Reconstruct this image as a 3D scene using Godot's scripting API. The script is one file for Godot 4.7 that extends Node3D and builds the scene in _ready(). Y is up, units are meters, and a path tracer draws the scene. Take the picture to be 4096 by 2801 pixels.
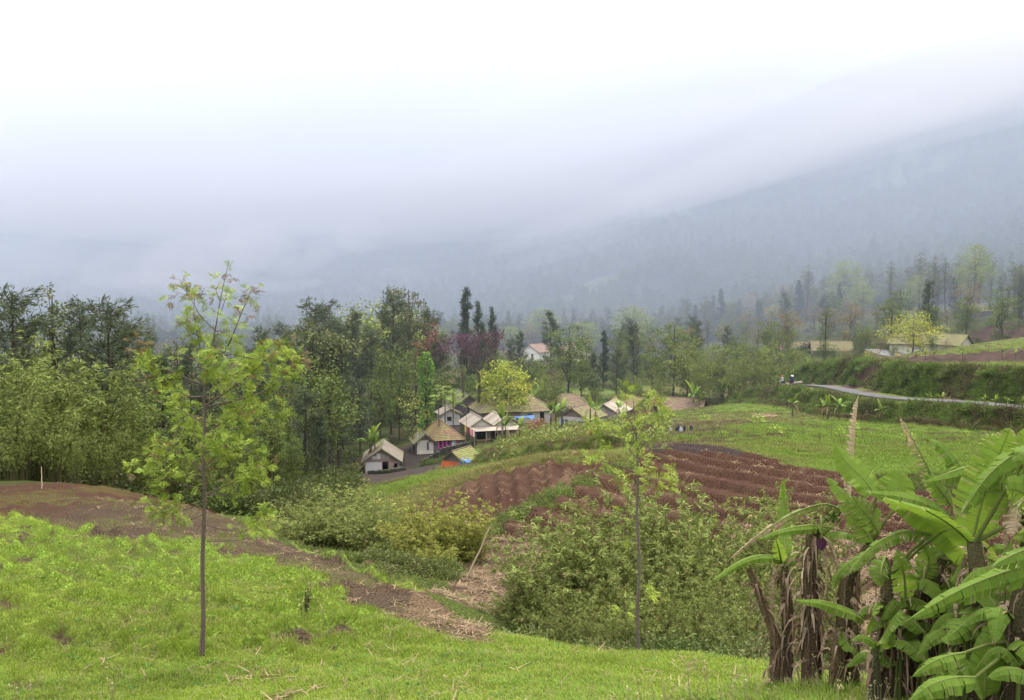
extends Node3D
# A misty upland valley: a grassy slope and banana clump in front, a gully, ploughed fields, a hamlet, woods and a clouded mountain. Metres, y up.

const EYE := 34.0
var rng := RandomNumberGenerator.new()
var n_big := FastNoiseLite.new()
var n_mid := FastNoiseLite.new()
var n_fine := FastNoiseLite.new()
var M := {}
var taken := {}
var t0 := 0

func _ready() -> void:
	t0 = Time.get_ticks_msec()
	rng.seed = 7
	set_camera()
	set_sky()
	set_noise()
	set_materials()
	build_relief()
	set_pads()
	stage("relief")
	build_ground()
	stage("ground")
	build_clouds()
	build_all()
	stage("all")

func stage(s: String) -> void:
	print("%s %d ms" % [s, Time.get_ticks_msec() - t0])

func set_camera() -> void:
	var c := Camera3D.new()
	c.name = "camera"
	c.position = Vector3(0, EYE, 0)
	c.rotation_degrees.x = -4.876
	c.fov = 38.42
	c.near = 0.1
	c.far = 9000.0
	add_child(c)
	c.current = true

func set_sky() -> void:
	var e := Environment.new()
	e.background_mode = Environment.BG_SKY
	e.background_energy_multiplier = 1.25
	var s := ProceduralSkyMaterial.new()
	s.sky_top_color = Color(0.98, 0.975, 0.985)
	s.sky_horizon_color = Color(0.485, 0.487, 0.508)
	s.sky_curve = 0.9
	s.ground_bottom_color = Color(0.30, 0.33, 0.26)
	s.ground_horizon_color = Color(0.62, 0.65, 0.68)
	s.sun_angle_max = 60.0
	s.sun_curve = 0.2
	var sky := Sky.new()
	sky.sky_material = s
	e.sky = sky
	e.tonemap_mode = Environment.TONE_MAPPER_LINEAR
	e.tonemap_exposure = 4.15
	e.volumetric_fog_enabled = true
	e.volumetric_fog_density = 0.0
	e.sdfgi_enabled = true
	e.ssao_enabled = true
	e.ssil_enabled = true
	var we := WorldEnvironment.new()
	we.name = "surroundings"
	we.environment = e
	add_child(we)
	var sun := DirectionalLight3D.new()
	sun.name = "sun"
	sun.light_energy = 0.5
	sun.light_angular_distance = 10.0
	sun.light_color = Color(1.0, 0.97, 0.92)
	sun.shadow_enabled = true
	sun.rotation_degrees = Vector3(-58, 155, 0)
	add_child(sun)

func set_noise() -> void:
	for p in [[n_big, 0.02, 3], [n_mid, 0.11, 3], [n_fine, 0.6, 2]]:
		var n: FastNoiseLite = p[0]
		n.seed = 11 + int(p[1] * 100)
		n.noise_type = FastNoiseLite.TYPE_SIMPLEX_SMOOTH
		n.frequency = p[1]
		n.fractal_octaves = p[2]

func numbered(called: String) -> String:
	taken[called] = taken.get(called, 0) + 1
	return called if taken[called] == 1 else "%s_%03d" % [called, taken[called] - 1]

func tag(o: Node, label: String, category: String, group := "", kind := "") -> Node:
	if label: o.set_meta("label", label)
	if category: o.set_meta("category", category)
	if group: o.set_meta("group", group)
	if kind: o.set_meta("kind", kind)
	return o

# a Node3D at a thing's foot, whose children are its parts
func thing(called: String, label: String, category: String, at := Vector3.ZERO, turn := 0.0, group := "", kind := "") -> Node3D:
	var o := Node3D.new()
	o.name = numbered(called)
	add_child(o)
	o.position = at
	o.rotation.y = turn
	tag(o, label, category, group, kind)
	return o

func part(called: String, mesh: Mesh, mat: Material, parent: Node, at := Vector3.ZERO, turn := 0.0) -> MeshInstance3D:
	var o := MeshInstance3D.new()
	o.name = called if parent != self else numbered(called)
	o.mesh = mesh
	if mat: o.material_override = mat
	parent.add_child(o, true)
	o.position = at
	o.rotation.y = turn
	return o

func flat(c: Color, rough := 0.85) -> StandardMaterial3D:
	var m := StandardMaterial3D.new()
	m.albedo_color = c.linear_to_srgb()
	m.roughness = rough
	m.metallic_specular = 0.3
	m.cull_mode = BaseMaterial3D.CULL_DISABLED
	return m

# a material tinted by vertex and copy colours
func tinted(rough := 0.8, through := 0.0, spec := 0.25) -> StandardMaterial3D:
	var m := flat(Color(1, 1, 1), rough)
	m.vertex_color_use_as_albedo = true
	m.metallic_specular = spec
	if through > 0.0:
		m.backlight_enabled = true
		m.backlight = Color(through, through, through * 0.75).linear_to_srgb()
	return m

# collects coloured triangles and makes one mesh of them
class Geo:
	var v := PackedVector3Array()
	var n := PackedVector3Array()
	var c := PackedColorArray()
	var i := PackedInt32Array()
	func tri(a: Vector3, b: Vector3, d: Vector3, col: Color) -> void:
		var k := v.size()
		var m := (d - a).cross(b - a).normalized()
		v.push_back(a); v.push_back(b); v.push_back(d)
		n.push_back(m); n.push_back(m); n.push_back(m)
		c.push_back(col); c.push_back(col); c.push_back(col)
		i.push_back(k); i.push_back(k + 1); i.push_back(k + 2)
	func quad(a: Vector3, b: Vector3, d: Vector3, e: Vector3, col: Color) -> void:
		var k := v.size()
		var m := (d - a).cross(b - a)
		if m.length_squared() < 1e-14: m = (e - a).cross(d - a)
		m = m.normalized()
		v.push_back(a); v.push_back(b); v.push_back(d); v.push_back(e)
		for q in 4:
			n.push_back(m); c.push_back(col)
		i.push_back(k); i.push_back(k + 1); i.push_back(k + 2)
		i.push_back(k); i.push_back(k + 2); i.push_back(k + 3)
	func vert(p: Vector3, nn: Vector3, col: Color) -> int:
		v.push_back(p); n.push_back(nn); c.push_back(col)
		return v.size() - 1
	func box(lo: Vector3, hi: Vector3, col: Color) -> void:
		var p := [Vector3(lo.x, lo.y, lo.z), Vector3(hi.x, lo.y, lo.z), Vector3(hi.x, hi.y, lo.z), Vector3(lo.x, hi.y, lo.z), Vector3(lo.x, lo.y, hi.z), Vector3(hi.x, lo.y, hi.z), Vector3(hi.x, hi.y, hi.z), Vector3(lo.x, hi.y, hi.z)]
		for q in [[0, 1, 2, 3], [5, 4, 7, 6], [4, 0, 3, 7], [1, 5, 6, 2], [3, 2, 6, 7], [4, 5, 1, 0]]:
			quad(p[q[0]], p[q[1]], p[q[2]], p[q[3]], col)
	# a tube through points with radii
	func tube(pts: Array, rad: Array, col: Color, sides := 6, jag := 0.0, rg: RandomNumberGenerator = null, tip_col = null) -> void:
		var first := v.size()
		var m := pts.size()
		for k in m:
			var dir: Vector3 = (pts[mini(k + 1, m - 1)] - pts[maxi(k - 1, 0)])
			if dir.length_squared() < 1e-12: dir = Vector3.UP
			dir = dir.normalized()
			var s := dir.cross(Vector3(0.31, 0.2, 0.93)).normalized()
			var t := dir.cross(s)
			var cc := col if tip_col == null else col.lerp(tip_col, float(k) / maxf(1.0, m - 1.0))
			for j in sides:
				var an := TAU * j / sides
				var nn := s * cos(an) + t * sin(an)
				var r: float = rad[k]
				if jag > 0.0: r *= 1.0 + rg.randf_range(-jag, jag)
				var sh := 1.0 if rg == null else rg.randf_range(0.85, 1.15)
				vert(pts[k] + nn * r, nn, Color(cc.r * sh, cc.g * sh, cc.b * sh))
		for k in m - 1:
			for j in sides:
				var a := first + k * sides + j
				var b := first + k * sides + (j + 1) % sides
				i.push_back(a); i.push_back(b + sides); i.push_back(b)
				i.push_back(a); i.push_back(a + sides); i.push_back(b + sides)
	func put(src: Geo, t: Transform3D, tint := Color(1, 1, 1)) -> void:
		var k := v.size()
		var nb := t.basis.inverse().transposed()
		for q in src.v.size():
			v.push_back(t * src.v[q])
			n.push_back((nb * src.n[q]).normalized())
			var cc := src.c[q]
			c.push_back(Color(cc.r * tint.r, cc.g * tint.g, cc.b * tint.b))
		for q in src.i: i.push_back(k + q)
	func mesh() -> ArrayMesh:
		var a := []
		a.resize(Mesh.ARRAY_MAX)
		a[Mesh.ARRAY_VERTEX] = v
		a[Mesh.ARRAY_NORMAL] = n
		a[Mesh.ARRAY_COLOR] = c
		a[Mesh.ARRAY_INDEX] = i
		var m := ArrayMesh.new()
		if v.size(): m.add_surface_from_arrays(Mesh.PRIMITIVE_TRIANGLES, a)
		return m

func scatter(called: String, mesh: Mesh, mat: Material, where: Array, tints: Array, parent: Node) -> MultiMeshInstance3D:
	var mm := MultiMesh.new()
	mm.transform_format = MultiMesh.TRANSFORM_3D
	mm.use_colors = true
	mm.mesh = mesh
	mm.instance_count = where.size()
	for k in where.size():
		mm.set_instance_transform(k, where[k])
		mm.set_instance_color(k, tints[k])
	var o := MultiMeshInstance3D.new()
	o.name = called if parent != self else numbered(called)
	o.multimesh = mm
	o.material_override = mat
	parent.add_child(o, true)
	return o

func rv(s: float) -> Vector3:
	return Vector3(rng.randf_range(-s, s), rng.randf_range(-s, s), rng.randf_range(-s, s))

func unit() -> Vector3:
	var z := rng.randf_range(-1, 1)
	var an := rng.randf_range(0, TAU)
	var r := sqrt(1 - z * z)
	return Vector3(r * cos(an), z, r * sin(an))

func shade(c: Color, lo: float, hi: float) -> Color:
	var k := rng.randf_range(lo, hi)
	return Color(c.r * k, c.g * k, c.b * k)

func mixc(a: Color, b: Color, t: float) -> Color:
	return a.lerp(b, t)

# ---- the relief: surveyed spots (x, y, z), joined by a thin-plate surface over (bearing, log of distance)
var survey := [
	-6.68, 28.63, -10, -10.62, 26.76, -16, -15.83, 24.83, -24, -23.61, 22.73, -36, -32.65, 21.09, -50, -44.28, 18.61, -68, -58.65, 13.02, -90, -84.44, 8.68, -130, -129.32, 5.8, -200, -193.31, 3.96, -300, -289.25, 2.07, -450, 
	-4.61, 28.46, -10.5, -7.42, 26.4, -17, -9.13, 25.49, -21, -11.7, 24.31, -27, -15.11, 23.05, -35, -19.78, 21.71, -46, -25.73, 19.88, -60, -29.98, 18.53, -70, -36.86, 14.22, -86, -55.56, 8.68, -130, -85.09, 5.8, -200, -127.21, 3.7, -300, 
	-190.35, 1.47, -450, -5.28, 26.62, -16.5, -6.37, 25.89, -20, -8.26, 24.67, -26, -10.75, 23.36, -34, -13.56, 22.12, -43, -16.99, 20.6, -54, -20.45, 17.73, -65, -26.73, 13.22, -85, -39.17, 8.81, -125, -62.38, 4.91, -200, -2.38, 28.72, -10, 
	-3.79, 26.85, -16, -4.72, 25.89, -20, -6.11, 24.67, -26, -7.73, 23.37, -33, -9.59, 21.88, -41, -11.21, 20.63, -48, -13.56, 17.31, -58, -16.8, 14.76, -72, -22.11, 11.42, -95, -30.17, 7.51, -130, -43.91, 5.09, -190, -71.3, 4.06, -310, 
	-2.55, 27.07, -15.5, -3.43, 25.68, -21, -4.32, 24.49, -26.5, -5.37, 23.22, -33, -6.49, 21.94, -40, -7.79, 19.16, -48, -9.72, 16.87, -60, -12.28, 14.73, -76, -15.32, 12.37, -95, -19.34, 7.92, -120, -22.53, 5.34, -140, -27.28, 5.09, -170, 
	-1.1, 27.29, -15, -1.46, 26.08, -20, -1.82, 25.02, -25, -2.22, 23.82, -30.5, -2.62, 21.71, -36, -3.2, 20.43, -44, -3.7, 19.67, -51, -4.48, 18.56, -62, -6.34, 15.35, -88, -7.93, 11.09, -110, -9.22, 7.92, -128, 
	-10.79, 6.27, -150, -13.62, 6.36, -190, 0.38, 28.99, -9.5, 0.58, 27.52, -14.5, 0.82, 25.88, -20.5, 0.91, 25.05, -23, 1.08, 22.68, -27, 1.35, 21.16, -34, 1.78, 19.92, -45, 2.12, 19.57, -54, 2.47, 19.45, -63, 
	2.81, 20.07, -72, 3.36, 16.94, -86, 3.79, 15.11, -97, 5.27, 11.04, -135, 6.24, 8.44, -160, 7.4, 6.36, -190, 1.83, 27.74, -14, 2.67, 25.83, -20.5, 3.52, 22.49, -27, 4.29, 21.39, -33, 5.56, 20.54, -43, 7.07, 19.8, -55, 
	8.72, 19.38, -68, 11.25, 17.57, -88, 12.78, 15.78, -100, 16.59, 12.47, -130, 20.4, 9.29, -160, 24.2, 7.21, -190, 3.3, 27.96, -13.5, 4.74, 26.14, -19.5, 6.34, 22.91, -26, 8.01, 21.69, -33, 10.13, 21.24, -42, 
	12.49, 20.58, -52, 15.8, 19.96, -66, 20.06, 18.47, -84, 24.32, 16.88, -102, 30.25, 14.39, -127, 35.7, 12.51, -150, 40.44, 10.63, -170, 3.24, 29.25, -9, 4.47, 28.41, -12.5, 5.53, 27.39, -15.5, 6.78, 26.08, -19, 
	9.25, 23.82, -26, 11.69, 22.91, -33, 14.8, 22.39, -42, 20.37, 20.61, -58, 26.28, 18.65, -75, 32.17, 17.24, -92, 38.42, 15.64, -110, 44.31, 14.33, -127, 55.71, 13.01, -160, 4.77, 29.29, -9, 6.33, 28.57, -12, 8.93, 27.11, -17, 
	12.56, 25.38, -24, 16.68, 23.99, -32, 22.33, 22.51, -43, 31.04, 20.69, -60, 38.72, 19.39, -75, 47.93, 17.64, -93, 56.65, 15.64, -110, 76.98, 15.25, -150, 117.54, 16.87, -230, 152.91, 20.89, -300, 193.25, 27.37, -380, 6.52, 29.29, -9, 
	8.65, 28.57, -12, 15.75, 25.9, -22, 29.81, 22.78, -42, 43.81, 20.81, -62, 64.81, 17.73, -92, 77.42, 15.78, -110, 105.15, 16.19, -150, 160.45, 19.91, -230, 263.71, 34, -380, -12.95, 27.55, -12, -27.71, 24.06, -26, -46.54, 21.24, -44, 
	-73.68, 17.84, -70, -136.42, 8.68, -130, -312.57, 1.04, -300, 9.2, 29.29, -9, 22.19, 25.9, -22, 45.93, 22.75, -46, 91.34, 17.73, -92, 148.08, 17.52, -150, 371.1, 40.61, -380, 53.58, 8.39, -190, 42.82, 17.56, -93, 
	54.24, 15.52, -118, 129.84, 19.67, -285, 77.98, 12.94, -240, 113.3, 18.7, -350, 145.35, 26.15, -450, 32.84, 6.9, -220, 47.62, 5.92, -320, 66.77, 10.38, -450, 0, 6.28, -225, 0, 6.5, -330, 0, 8.81, -480, 228.17, 41.83, -450, 
	345.5, 113.99, -687.2, 464.48, 237.12, -932, 647.43, 233.85, -1292, 354.61, 74.05, -514.4, 586.15, 214.21, -860, 553.27, 107.9, -572, 826.37, 210.6, -860, 170.48, 36.3, -528.8, 241.1, 86.08, -752, 330.56, 210.29, -1040, 434.9, 216.02, -1364, 
	71.15, 25.61, -481, 97.64, 51.27, -662.5, 133.28, 124.36, -910, 173.94, 121.17, -1185, 0, 16.95, -558, 0, 47.43, -772.5, 0, 117.7, -1075, 0, 110.05, -1350, -156.48, 9.03, -635, -203.31, 30.4, -827.5, -276.19, 97.66, -1130, 
	-357.64, 78.39, -1460, -337.55, 7.95, -662.5, -448.3, 30.16, -882.5, -598.86, 100.76, -1185, -767.61, 73.49, -1515, -686.14, 7.95, -662.5, -1105.53, 80.64, -1075, -1503.68, 72.06, -1460, 
]
const A0 := -1.1
const AS := 0.0125
const AN := 177
const L0 := 1.9
const LS := 0.025
const LN := 240
var relief := PackedFloat32Array()
var road := PackedVector2Array()
var road_end := [0.3, 3.2]
var pads := []     # [centre, radius, height, soft edge]

func kernel(r2: float) -> float:
	return 0.0 if r2 < 1e-12 else r2 * log(r2)

func build_relief() -> void:
	var m := survey.size() / 3
	var px := PackedFloat32Array(); var py := PackedFloat32Array(); var pt := PackedFloat32Array()
	for k in m:
		var d: float = -survey[k * 3 + 2]
		px.push_back(survey[k * 3] / d); py.push_back(log(d)); pt.push_back((EYE - survey[k * 3 + 1]) / d)
	var s := m + 3
	var rows := []
	for a in m:
		var r := PackedFloat64Array(); r.resize(s + 1)
		for b in m:
			r[b] = kernel((px[a] - px[b]) ** 2 + (py[a] - py[b]) ** 2)
		r[a] += 0.0006
		r[m] = 1.0; r[m + 1] = px[a]; r[m + 2] = py[a]; r[s] = pt[a]
		rows.push_back(r)
	for q in 3:
		var r := PackedFloat64Array(); r.resize(s + 1)
		for b in m: r[b] = 1.0 if q == 0 else (px[b] if q == 1 else py[b])
		rows.push_back(r)
	for a in s:
		var best := a
		for b in range(a + 1, s):
			if absf(rows[b][a]) > absf(rows[best][a]): best = b
		var sw = rows[a]; rows[a] = rows[best]; rows[best] = sw
		var ra: PackedFloat64Array = rows[a]
		for b in range(a + 1, s):
			var rb: PackedFloat64Array = rows[b]
			var f: float = rb[a] / ra[a]
			if f == 0.0: continue
			for q in range(a, s + 1): rb[q] -= f * ra[q]
			rows[b] = rb
	var w := PackedFloat64Array(); w.resize(s)
	for a in range(s - 1, -1, -1):
		var t: float = rows[a][s]
		for b in range(a + 1, s): t -= rows[a][b] * w[b]
		w[a] = t / rows[a][a]
	relief.resize(AN * LN)
	# every fourth node is computed, the nodes between are interpolated
	for j in range(0, LN, 3):
		for i in range(0, AN, 4):
			relief[j * AN + i] = spline(A0 + i * AS, L0 + j * LS, px, py, w, m)
	for j in range(0, LN, 3):
		for i in AN:
			if i % 4:
				var b := i - i % 4
				relief[j * AN + i] = cubic(relief[j * AN + maxi(b - 4, 0)], relief[j * AN + b], relief[j * AN + mini(b + 4, AN - 1)], relief[j * AN + mini(b + 8, AN - 1)], (i % 4) / 4.0)
	for j in LN:
		if j % 3 == 0 or j > LN - 3: 
			if j > LN - 3 and j % 3:
				for i in AN: relief[j * AN + i] = relief[(LN - 3) * AN + i]
			continue
		var b := j - j % 3
		for i in AN:
			relief[j * AN + i] = cubic(relief[maxi(b - 3, 0) * AN + i], relief[b * AN + i], relief[mini(b + 3, LN - 3) * AN + i], relief[mini(b + 6, LN - 3) * AN + i], (j % 3) / 3.0)
	for p in [Vector2(23.36, -205), Vector2(34.28, -195), Vector2(42.09, -184), Vector2(46.19, -172), Vector2(47.21, -160), Vector2(47.59, -150), Vector2(47.8, -139), Vector2(49.32, -130), Vector2(52.12, -123), Vector2(55.28, -117), Vector2(58.39, -112), Vector2(62.78, -106), Vector2(71.09, -98), Vector2(83.34, -88)]:
		road.push_back(p)
	var bent := Curve2D.new()
	for k in road.size():
		var t := (road[mini(k + 1, road.size() - 1)] - road[maxi(k - 1, 0)]) / 6.0
		bent.add_point(road[k], -t, t)
	bent.bake_interval = 4.0
	road_end = [0.3, 3.2]
	var baked := bent.get_baked_points()
	road_end[0] = 8.0; road_end[1] = 12.0
	road = baked

func cubic(a: float, b: float, c: float, d: float, t: float) -> float:
	return b + 0.5 * t * (c - a + t * (2 * a - 5 * b + 4 * c - d + t * (3 * (b - c) + d - a)))

func spline(x: float, y: float, px: PackedFloat32Array, py: PackedFloat32Array, w: PackedFloat64Array, m: int) -> float:
	var t := w[m] + w[m + 1] * x + w[m + 2] * y
	for k in m:
		var dx := x - px[k]
		var dy := y - py[k]
		var r := dx * dx + dy * dy
		if r > 1e-9: t += w[k] * r * log(r)
	return t

# [distance to the road's middle with the far side positive, share of its length]
func road_side(x: float, z: float) -> Vector2:
	var fx := x - 8.0
	var fz := -z - 80.0
	if fx < 0.0 or fz < 0.0 or fx >= 200.0 or fz >= 250.0: return road_side_of(x, z)
	if road_map.is_empty():
		for j in 252:
			for i in 202: road_map.push_back(road_side_of(8.0 + i, -80.0 - j))
	var i := int(fx)
	var j := int(fz)
	fx -= i; fz -= j
	var k := j * 202 + i
	return road_map[k].lerp(road_map[k + 1], fx).lerp(road_map[k + 202].lerp(road_map[k + 203], fx), fz)

var road_map := PackedVector2Array()
func road_side_of(x: float, z: float) -> Vector2:
	var best := 1e9
	var side := 0.0
	var along := 0.0
	var p := Vector2(x, z)
	for k in road.size() - 1:
		var a := road[k]
		var ab := road[k + 1] - a
		var t := clampf((p - a).dot(ab) / ab.length_squared(), 0, 1)
		var q := p - (a + ab * t)
		var l := q.length()
		if l < best:
			best = l
			side = l * (1.0 if ab.cross(q) < 0.0 else -1.0)
			along = k + t
	return Vector2(side, along)

func base_height(x: float, z: float) -> float:
	var d := maxf(-z, 7.0)
	var fi := clampf((x / d - A0) / AS, 0.0, AN - 1.001)
	var fj := clampf((log(d) - L0) / LS, 0.0, LN - 1.001)
	var i := int(fi)
	var j := int(fj)
	fi -= i; fj -= j
	var k := j * AN + i
	var t := lerpf(lerpf(relief[k], relief[k + 1], fi), lerpf(relief[k + AN], relief[k + AN + 1], fi), fj)
	return EYE - t * d

func ss(a: float, b: float, x: float) -> float:
	return smoothstep(a, b, x)

func ground_at(x: float, z: float) -> float:
	var h := base_height(x, z)
	var d := -z
	if d > 82.0 and d < 330.0 and x > 8.0:
		var rs := road_side(x, z)
		var s := rs.x
		var on := ss(road_end[0], road_end[1], rs.y)
		var far := 1.0 - ss(60.0, 130.0, s)
		if on > 0.0:
			h += on * (2.1 * ss(-6.6 + 0.8 * n_mid.get_noise_2d(x, z), -4.2, s) + 3.6 * ss(4.0, 6.6 + 1.5 * n_mid.get_noise_2d(x, z), s)) * far
	# the grassy bank under the hamlet's garden terrace
	if d > 70.0 and d < 135.0 and x > -12.0 and x < 26.0:
		h += bank_step(x, z)
	for p in pads:
		var l := Vector2(x, z).distance_to(p[0])
		if l < p[1] + p[3]:
			h = lerpf(p[2], h, ss(p[1], p[1] + p[3], l))
	return h

var bank := PackedVector2Array([Vector2(-6.07, -112), Vector2(-3.63, -106), Vector2(0.79, -99), Vector2(5.82, -95), Vector2(9.83, -93), Vector2(14.1, -94)])
func bank_step(x: float, z: float) -> float:
	var best := 1e9
	var side := 0.0
	var al := 0.0
	var p := Vector2(x, z)
	for k in bank.size() - 1:
		var a := bank[k]
		var ab := bank[k + 1] - a
		var t := clampf((p - a).dot(ab) / ab.length_squared(), 0, 1)
		var q := p - (a + ab * t)
		if q.length() < best:
			best = q.length(); al = k + t
			side = best * (1.0 if ab.cross(q) < 0.0 else -1.0)
	var on := ss(0.0, 0.8, al) * (1.0 - ss(3.6, 5.0, al))
	return on * 1.5 * ss(-0.6, 1.4, side + n_mid.get_noise_2d(x, z)) * (1.0 - ss(14.0, 40.0, side))

func on_ground(p: Vector2, sink := 0.0) -> Vector3:
	return Vector3(p.x, ground_at(p.x, p.y) - sink, p.y)

# ---- ground cover: outlines of the fields on the ground (x, z)
var meadow_line := PackedVector2Array([Vector2(-8.65, -10.16), Vector2(-76.62, -83.42), Vector2(-33.74, -65.2), Vector2(-29.48, -68.81), Vector2(-36.45, -100.73), Vector2(-23.72, -80.27), Vector2(-11.15, -47.73), Vector2(-6.46, -39.83), Vector2(-2.22, -30.42), Vector2(0.87, -21.85), Vector2(2.5, -19.17), Vector2(5.02, -18.88), Vector2(5.07, -14.2), Vector2(5.33, -10.08), Vector2(6.23, -8.31)])
var hill_soil := PackedVector2Array([Vector2(-69.02, -99.19), Vector2(-32.72, -63.22), Vector2(-28.81, -67.24), Vector2(-35.62, -98.43), Vector2(-28.36, -85.7), Vector2(-13.35, -49.61), Vector2(-10.98, -47.01), Vector2(-6.25, -38.48), Vector2(-2.14, -29.39), Vector2(1.36, -34.28), Vector2(1.97, -31.62), Vector2(-0.75, -20.31), Vector2(-2, -21.93), Vector2(-2.78, -23.51), Vector2(-4.59, -28.17), Vector2(-7.21, -34.02), Vector2(-10.62, -39.38), Vector2(-13.67, -41.72), Vector2(-15.47, -41.56), Vector2(-18.85, -45.23), Vector2(-22.05, -47.37), Vector2(-25.35, -48.85), Vector2(-36.09, -51.75)])
var mound_soil := PackedVector2Array([Vector2(-5.37, -38.33), Vector2(-6.76, -53.58), Vector2(-6.34, -66.98), Vector2(-3.17, -69.88), Vector2(-0.06, -70.96), Vector2(2.8, -71.51), Vector2(5.77, -70.96), Vector2(8.08, -70.42), Vector2(5.39, -66.21), Vector2(0.47, -58.31), Vector2(-2.31, -50.57), Vector2(-3.58, -43.86)])
var wide_soil := PackedVector2Array([Vector2(-2.47, -49.23), Vector2(0.71, -56.76), Vector2(5.48, -65.45), Vector2(8.67, -70.15), Vector2(13.19, -91.14), Vector2(16.53, -85.04), Vector2(19.37, -78.13), Vector2(21.14, -69.08), Vector2(22.12, -62.26), Vector2(23.1, -55.25), Vector2(23.39, -45.06), Vector2(24.26, -35.22), Vector2(15.26, -22.02), Vector2(11.26, -29.84), Vector2(9.25, -34.95), Vector2(2.55, -41.08)])
var straw_bank := PackedVector2Array([Vector2(-2.41, -30.31), Vector2(-2.41, -48.1), Vector2(-0.75, -52.76), Vector2(1.34, -51.56), Vector2(3.02, -48.85), Vector2(2.97, -41.88), Vector2(0.63, -36.6), Vector2(-1.12, -30.31)])
var straw_low := PackedVector2Array([Vector2(8.44, -47.37), Vector2(12.2, -50.77), Vector2(14.54, -41.24), Vector2(18.47, -35.49), Vector2(10.14, -19.32), Vector2(9.17, -27.53), Vector2(7.48, -34.02)])
var yard := PackedVector2Array([Vector2(-18.87, -113.94), Vector2(-21.72, -140.81), Vector2(-16.84, -144.65), Vector2(-15.9, -154.44), Vector2(-8.17, -150.91), Vector2(-5.21, -134.97), Vector2(-5.75, -126.91), Vector2(-10.14, -128.88), Vector2(-9.52, -92.2), Vector2(-13.08, -97.3)])
var yard_lane := PackedVector2Array([Vector2(-10.29, -143), Vector2(-6.48, -143), Vector2(-6.17, -160), Vector2(-11.46, -170)])
var top_soil := PackedVector2Array([Vector2(45.54, -150), Vector2(55.86, -141), Vector2(69.04, -134), Vector2(86.84, -128), Vector2(101.69, -150), Vector2(79.29, -154), Vector2(63.36, -160)])
var far_soil := PackedVector2Array([Vector2(89.7, -215), Vector2(114.02, -250), Vector2(135.88, -265), Vector2(167.15, -265), Vector2(132.91, -210), Vector2(105.42, -205)])
var forest_soil := PackedVector2Array([Vector2(-23.07, -92), Vector2(-17.56, -98), Vector2(-17.92, -125), Vector2(-22.79, -150), Vector2(-29.48, -150), Vector2(-29.5, -110)])

func in_field(p: Vector2, poly: PackedVector2Array) -> bool:
	return Geometry2D.is_point_in_polygon(p, poly)

func set_materials() -> void:
	var bumps := NoiseTexture2D.new()
	bumps.width = 512
	bumps.height = 512
	bumps.seamless = true
	var fn := FastNoiseLite.new()
	fn.seed = 5
	fn.frequency = 0.03
	fn.fractal_octaves = 5
	bumps.noise = fn
	var grain := NoiseTexture2D.new()
	grain.width = 512
	grain.height = 512
	grain.seamless = true
	var gn := FastNoiseLite.new()
	gn.seed = 9
	gn.frequency = 0.05
	gn.fractal_octaves = 4
	grain.noise = gn
	var ramp := Gradient.new()
	ramp.set_color(0, Color(0.55, 0.55, 0.55)); ramp.set_color(1, Color(1, 1, 1))
	ramp.set_offset(0, 0.25); ramp.set_offset(1, 0.75)
	grain.color_ramp = ramp
	M.earth = tinted(0.95, 0.0, 0.12)
	M.earth.uv1_triplanar = true
	M.earth.uv1_world_triplanar = true
	M.earth.uv1_scale = Vector3(0.37, 0.37, 0.37)
	M.earth.heightmap_enabled = true
	M.earth.heightmap_scale = 9.0
	M.earth.heightmap_texture = bumps
	M.earth.albedo_texture = grain
	M.far = tinted(0.95, 0.0, 0.1)
	M.grain = grain
	M.bumps = bumps
	M.blade = tinted(0.6, 0.5, 0.14)
	M.leaf = tinted(0.6, 0.36, 0.14)
	M.bark = tinted(0.9, 0.0, 0.15)
	M.bark.uv1_triplanar = true
	M.bark.uv1_scale = Vector3(3, 1.2, 3)
	M.bark.albedo_texture = grain
	M.bark.heightmap_enabled = true
	M.bark.heightmap_texture = bumps
	M.bark.heightmap_scale = 1.2
	M.banana_leaf = tinted(0.5, 0.95, 0.17)
	M.dry = tinted(0.85, 0.35, 0.15)
	M.paint = tinted(0.75, 0.0, 0.3)
	M.earth_flat = tinted(0.8, 0.0, 0.25)

const GRASS := Color(0.195, 0.255, 0.036)
const SOIL := Color(0.076, 0.042, 0.028)
const DARK_SOIL := Color(0.050, 0.034, 0.027)
const STRAW := Color(0.18, 0.125, 0.08)
const DIRT := Color(0.060, 0.052, 0.050)

# [field number, colour, how much grass, little heave of the ground]
var f_id := 0
var f_col := Color()
var f_grass := 0.0
var f_up := 0.0

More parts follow.
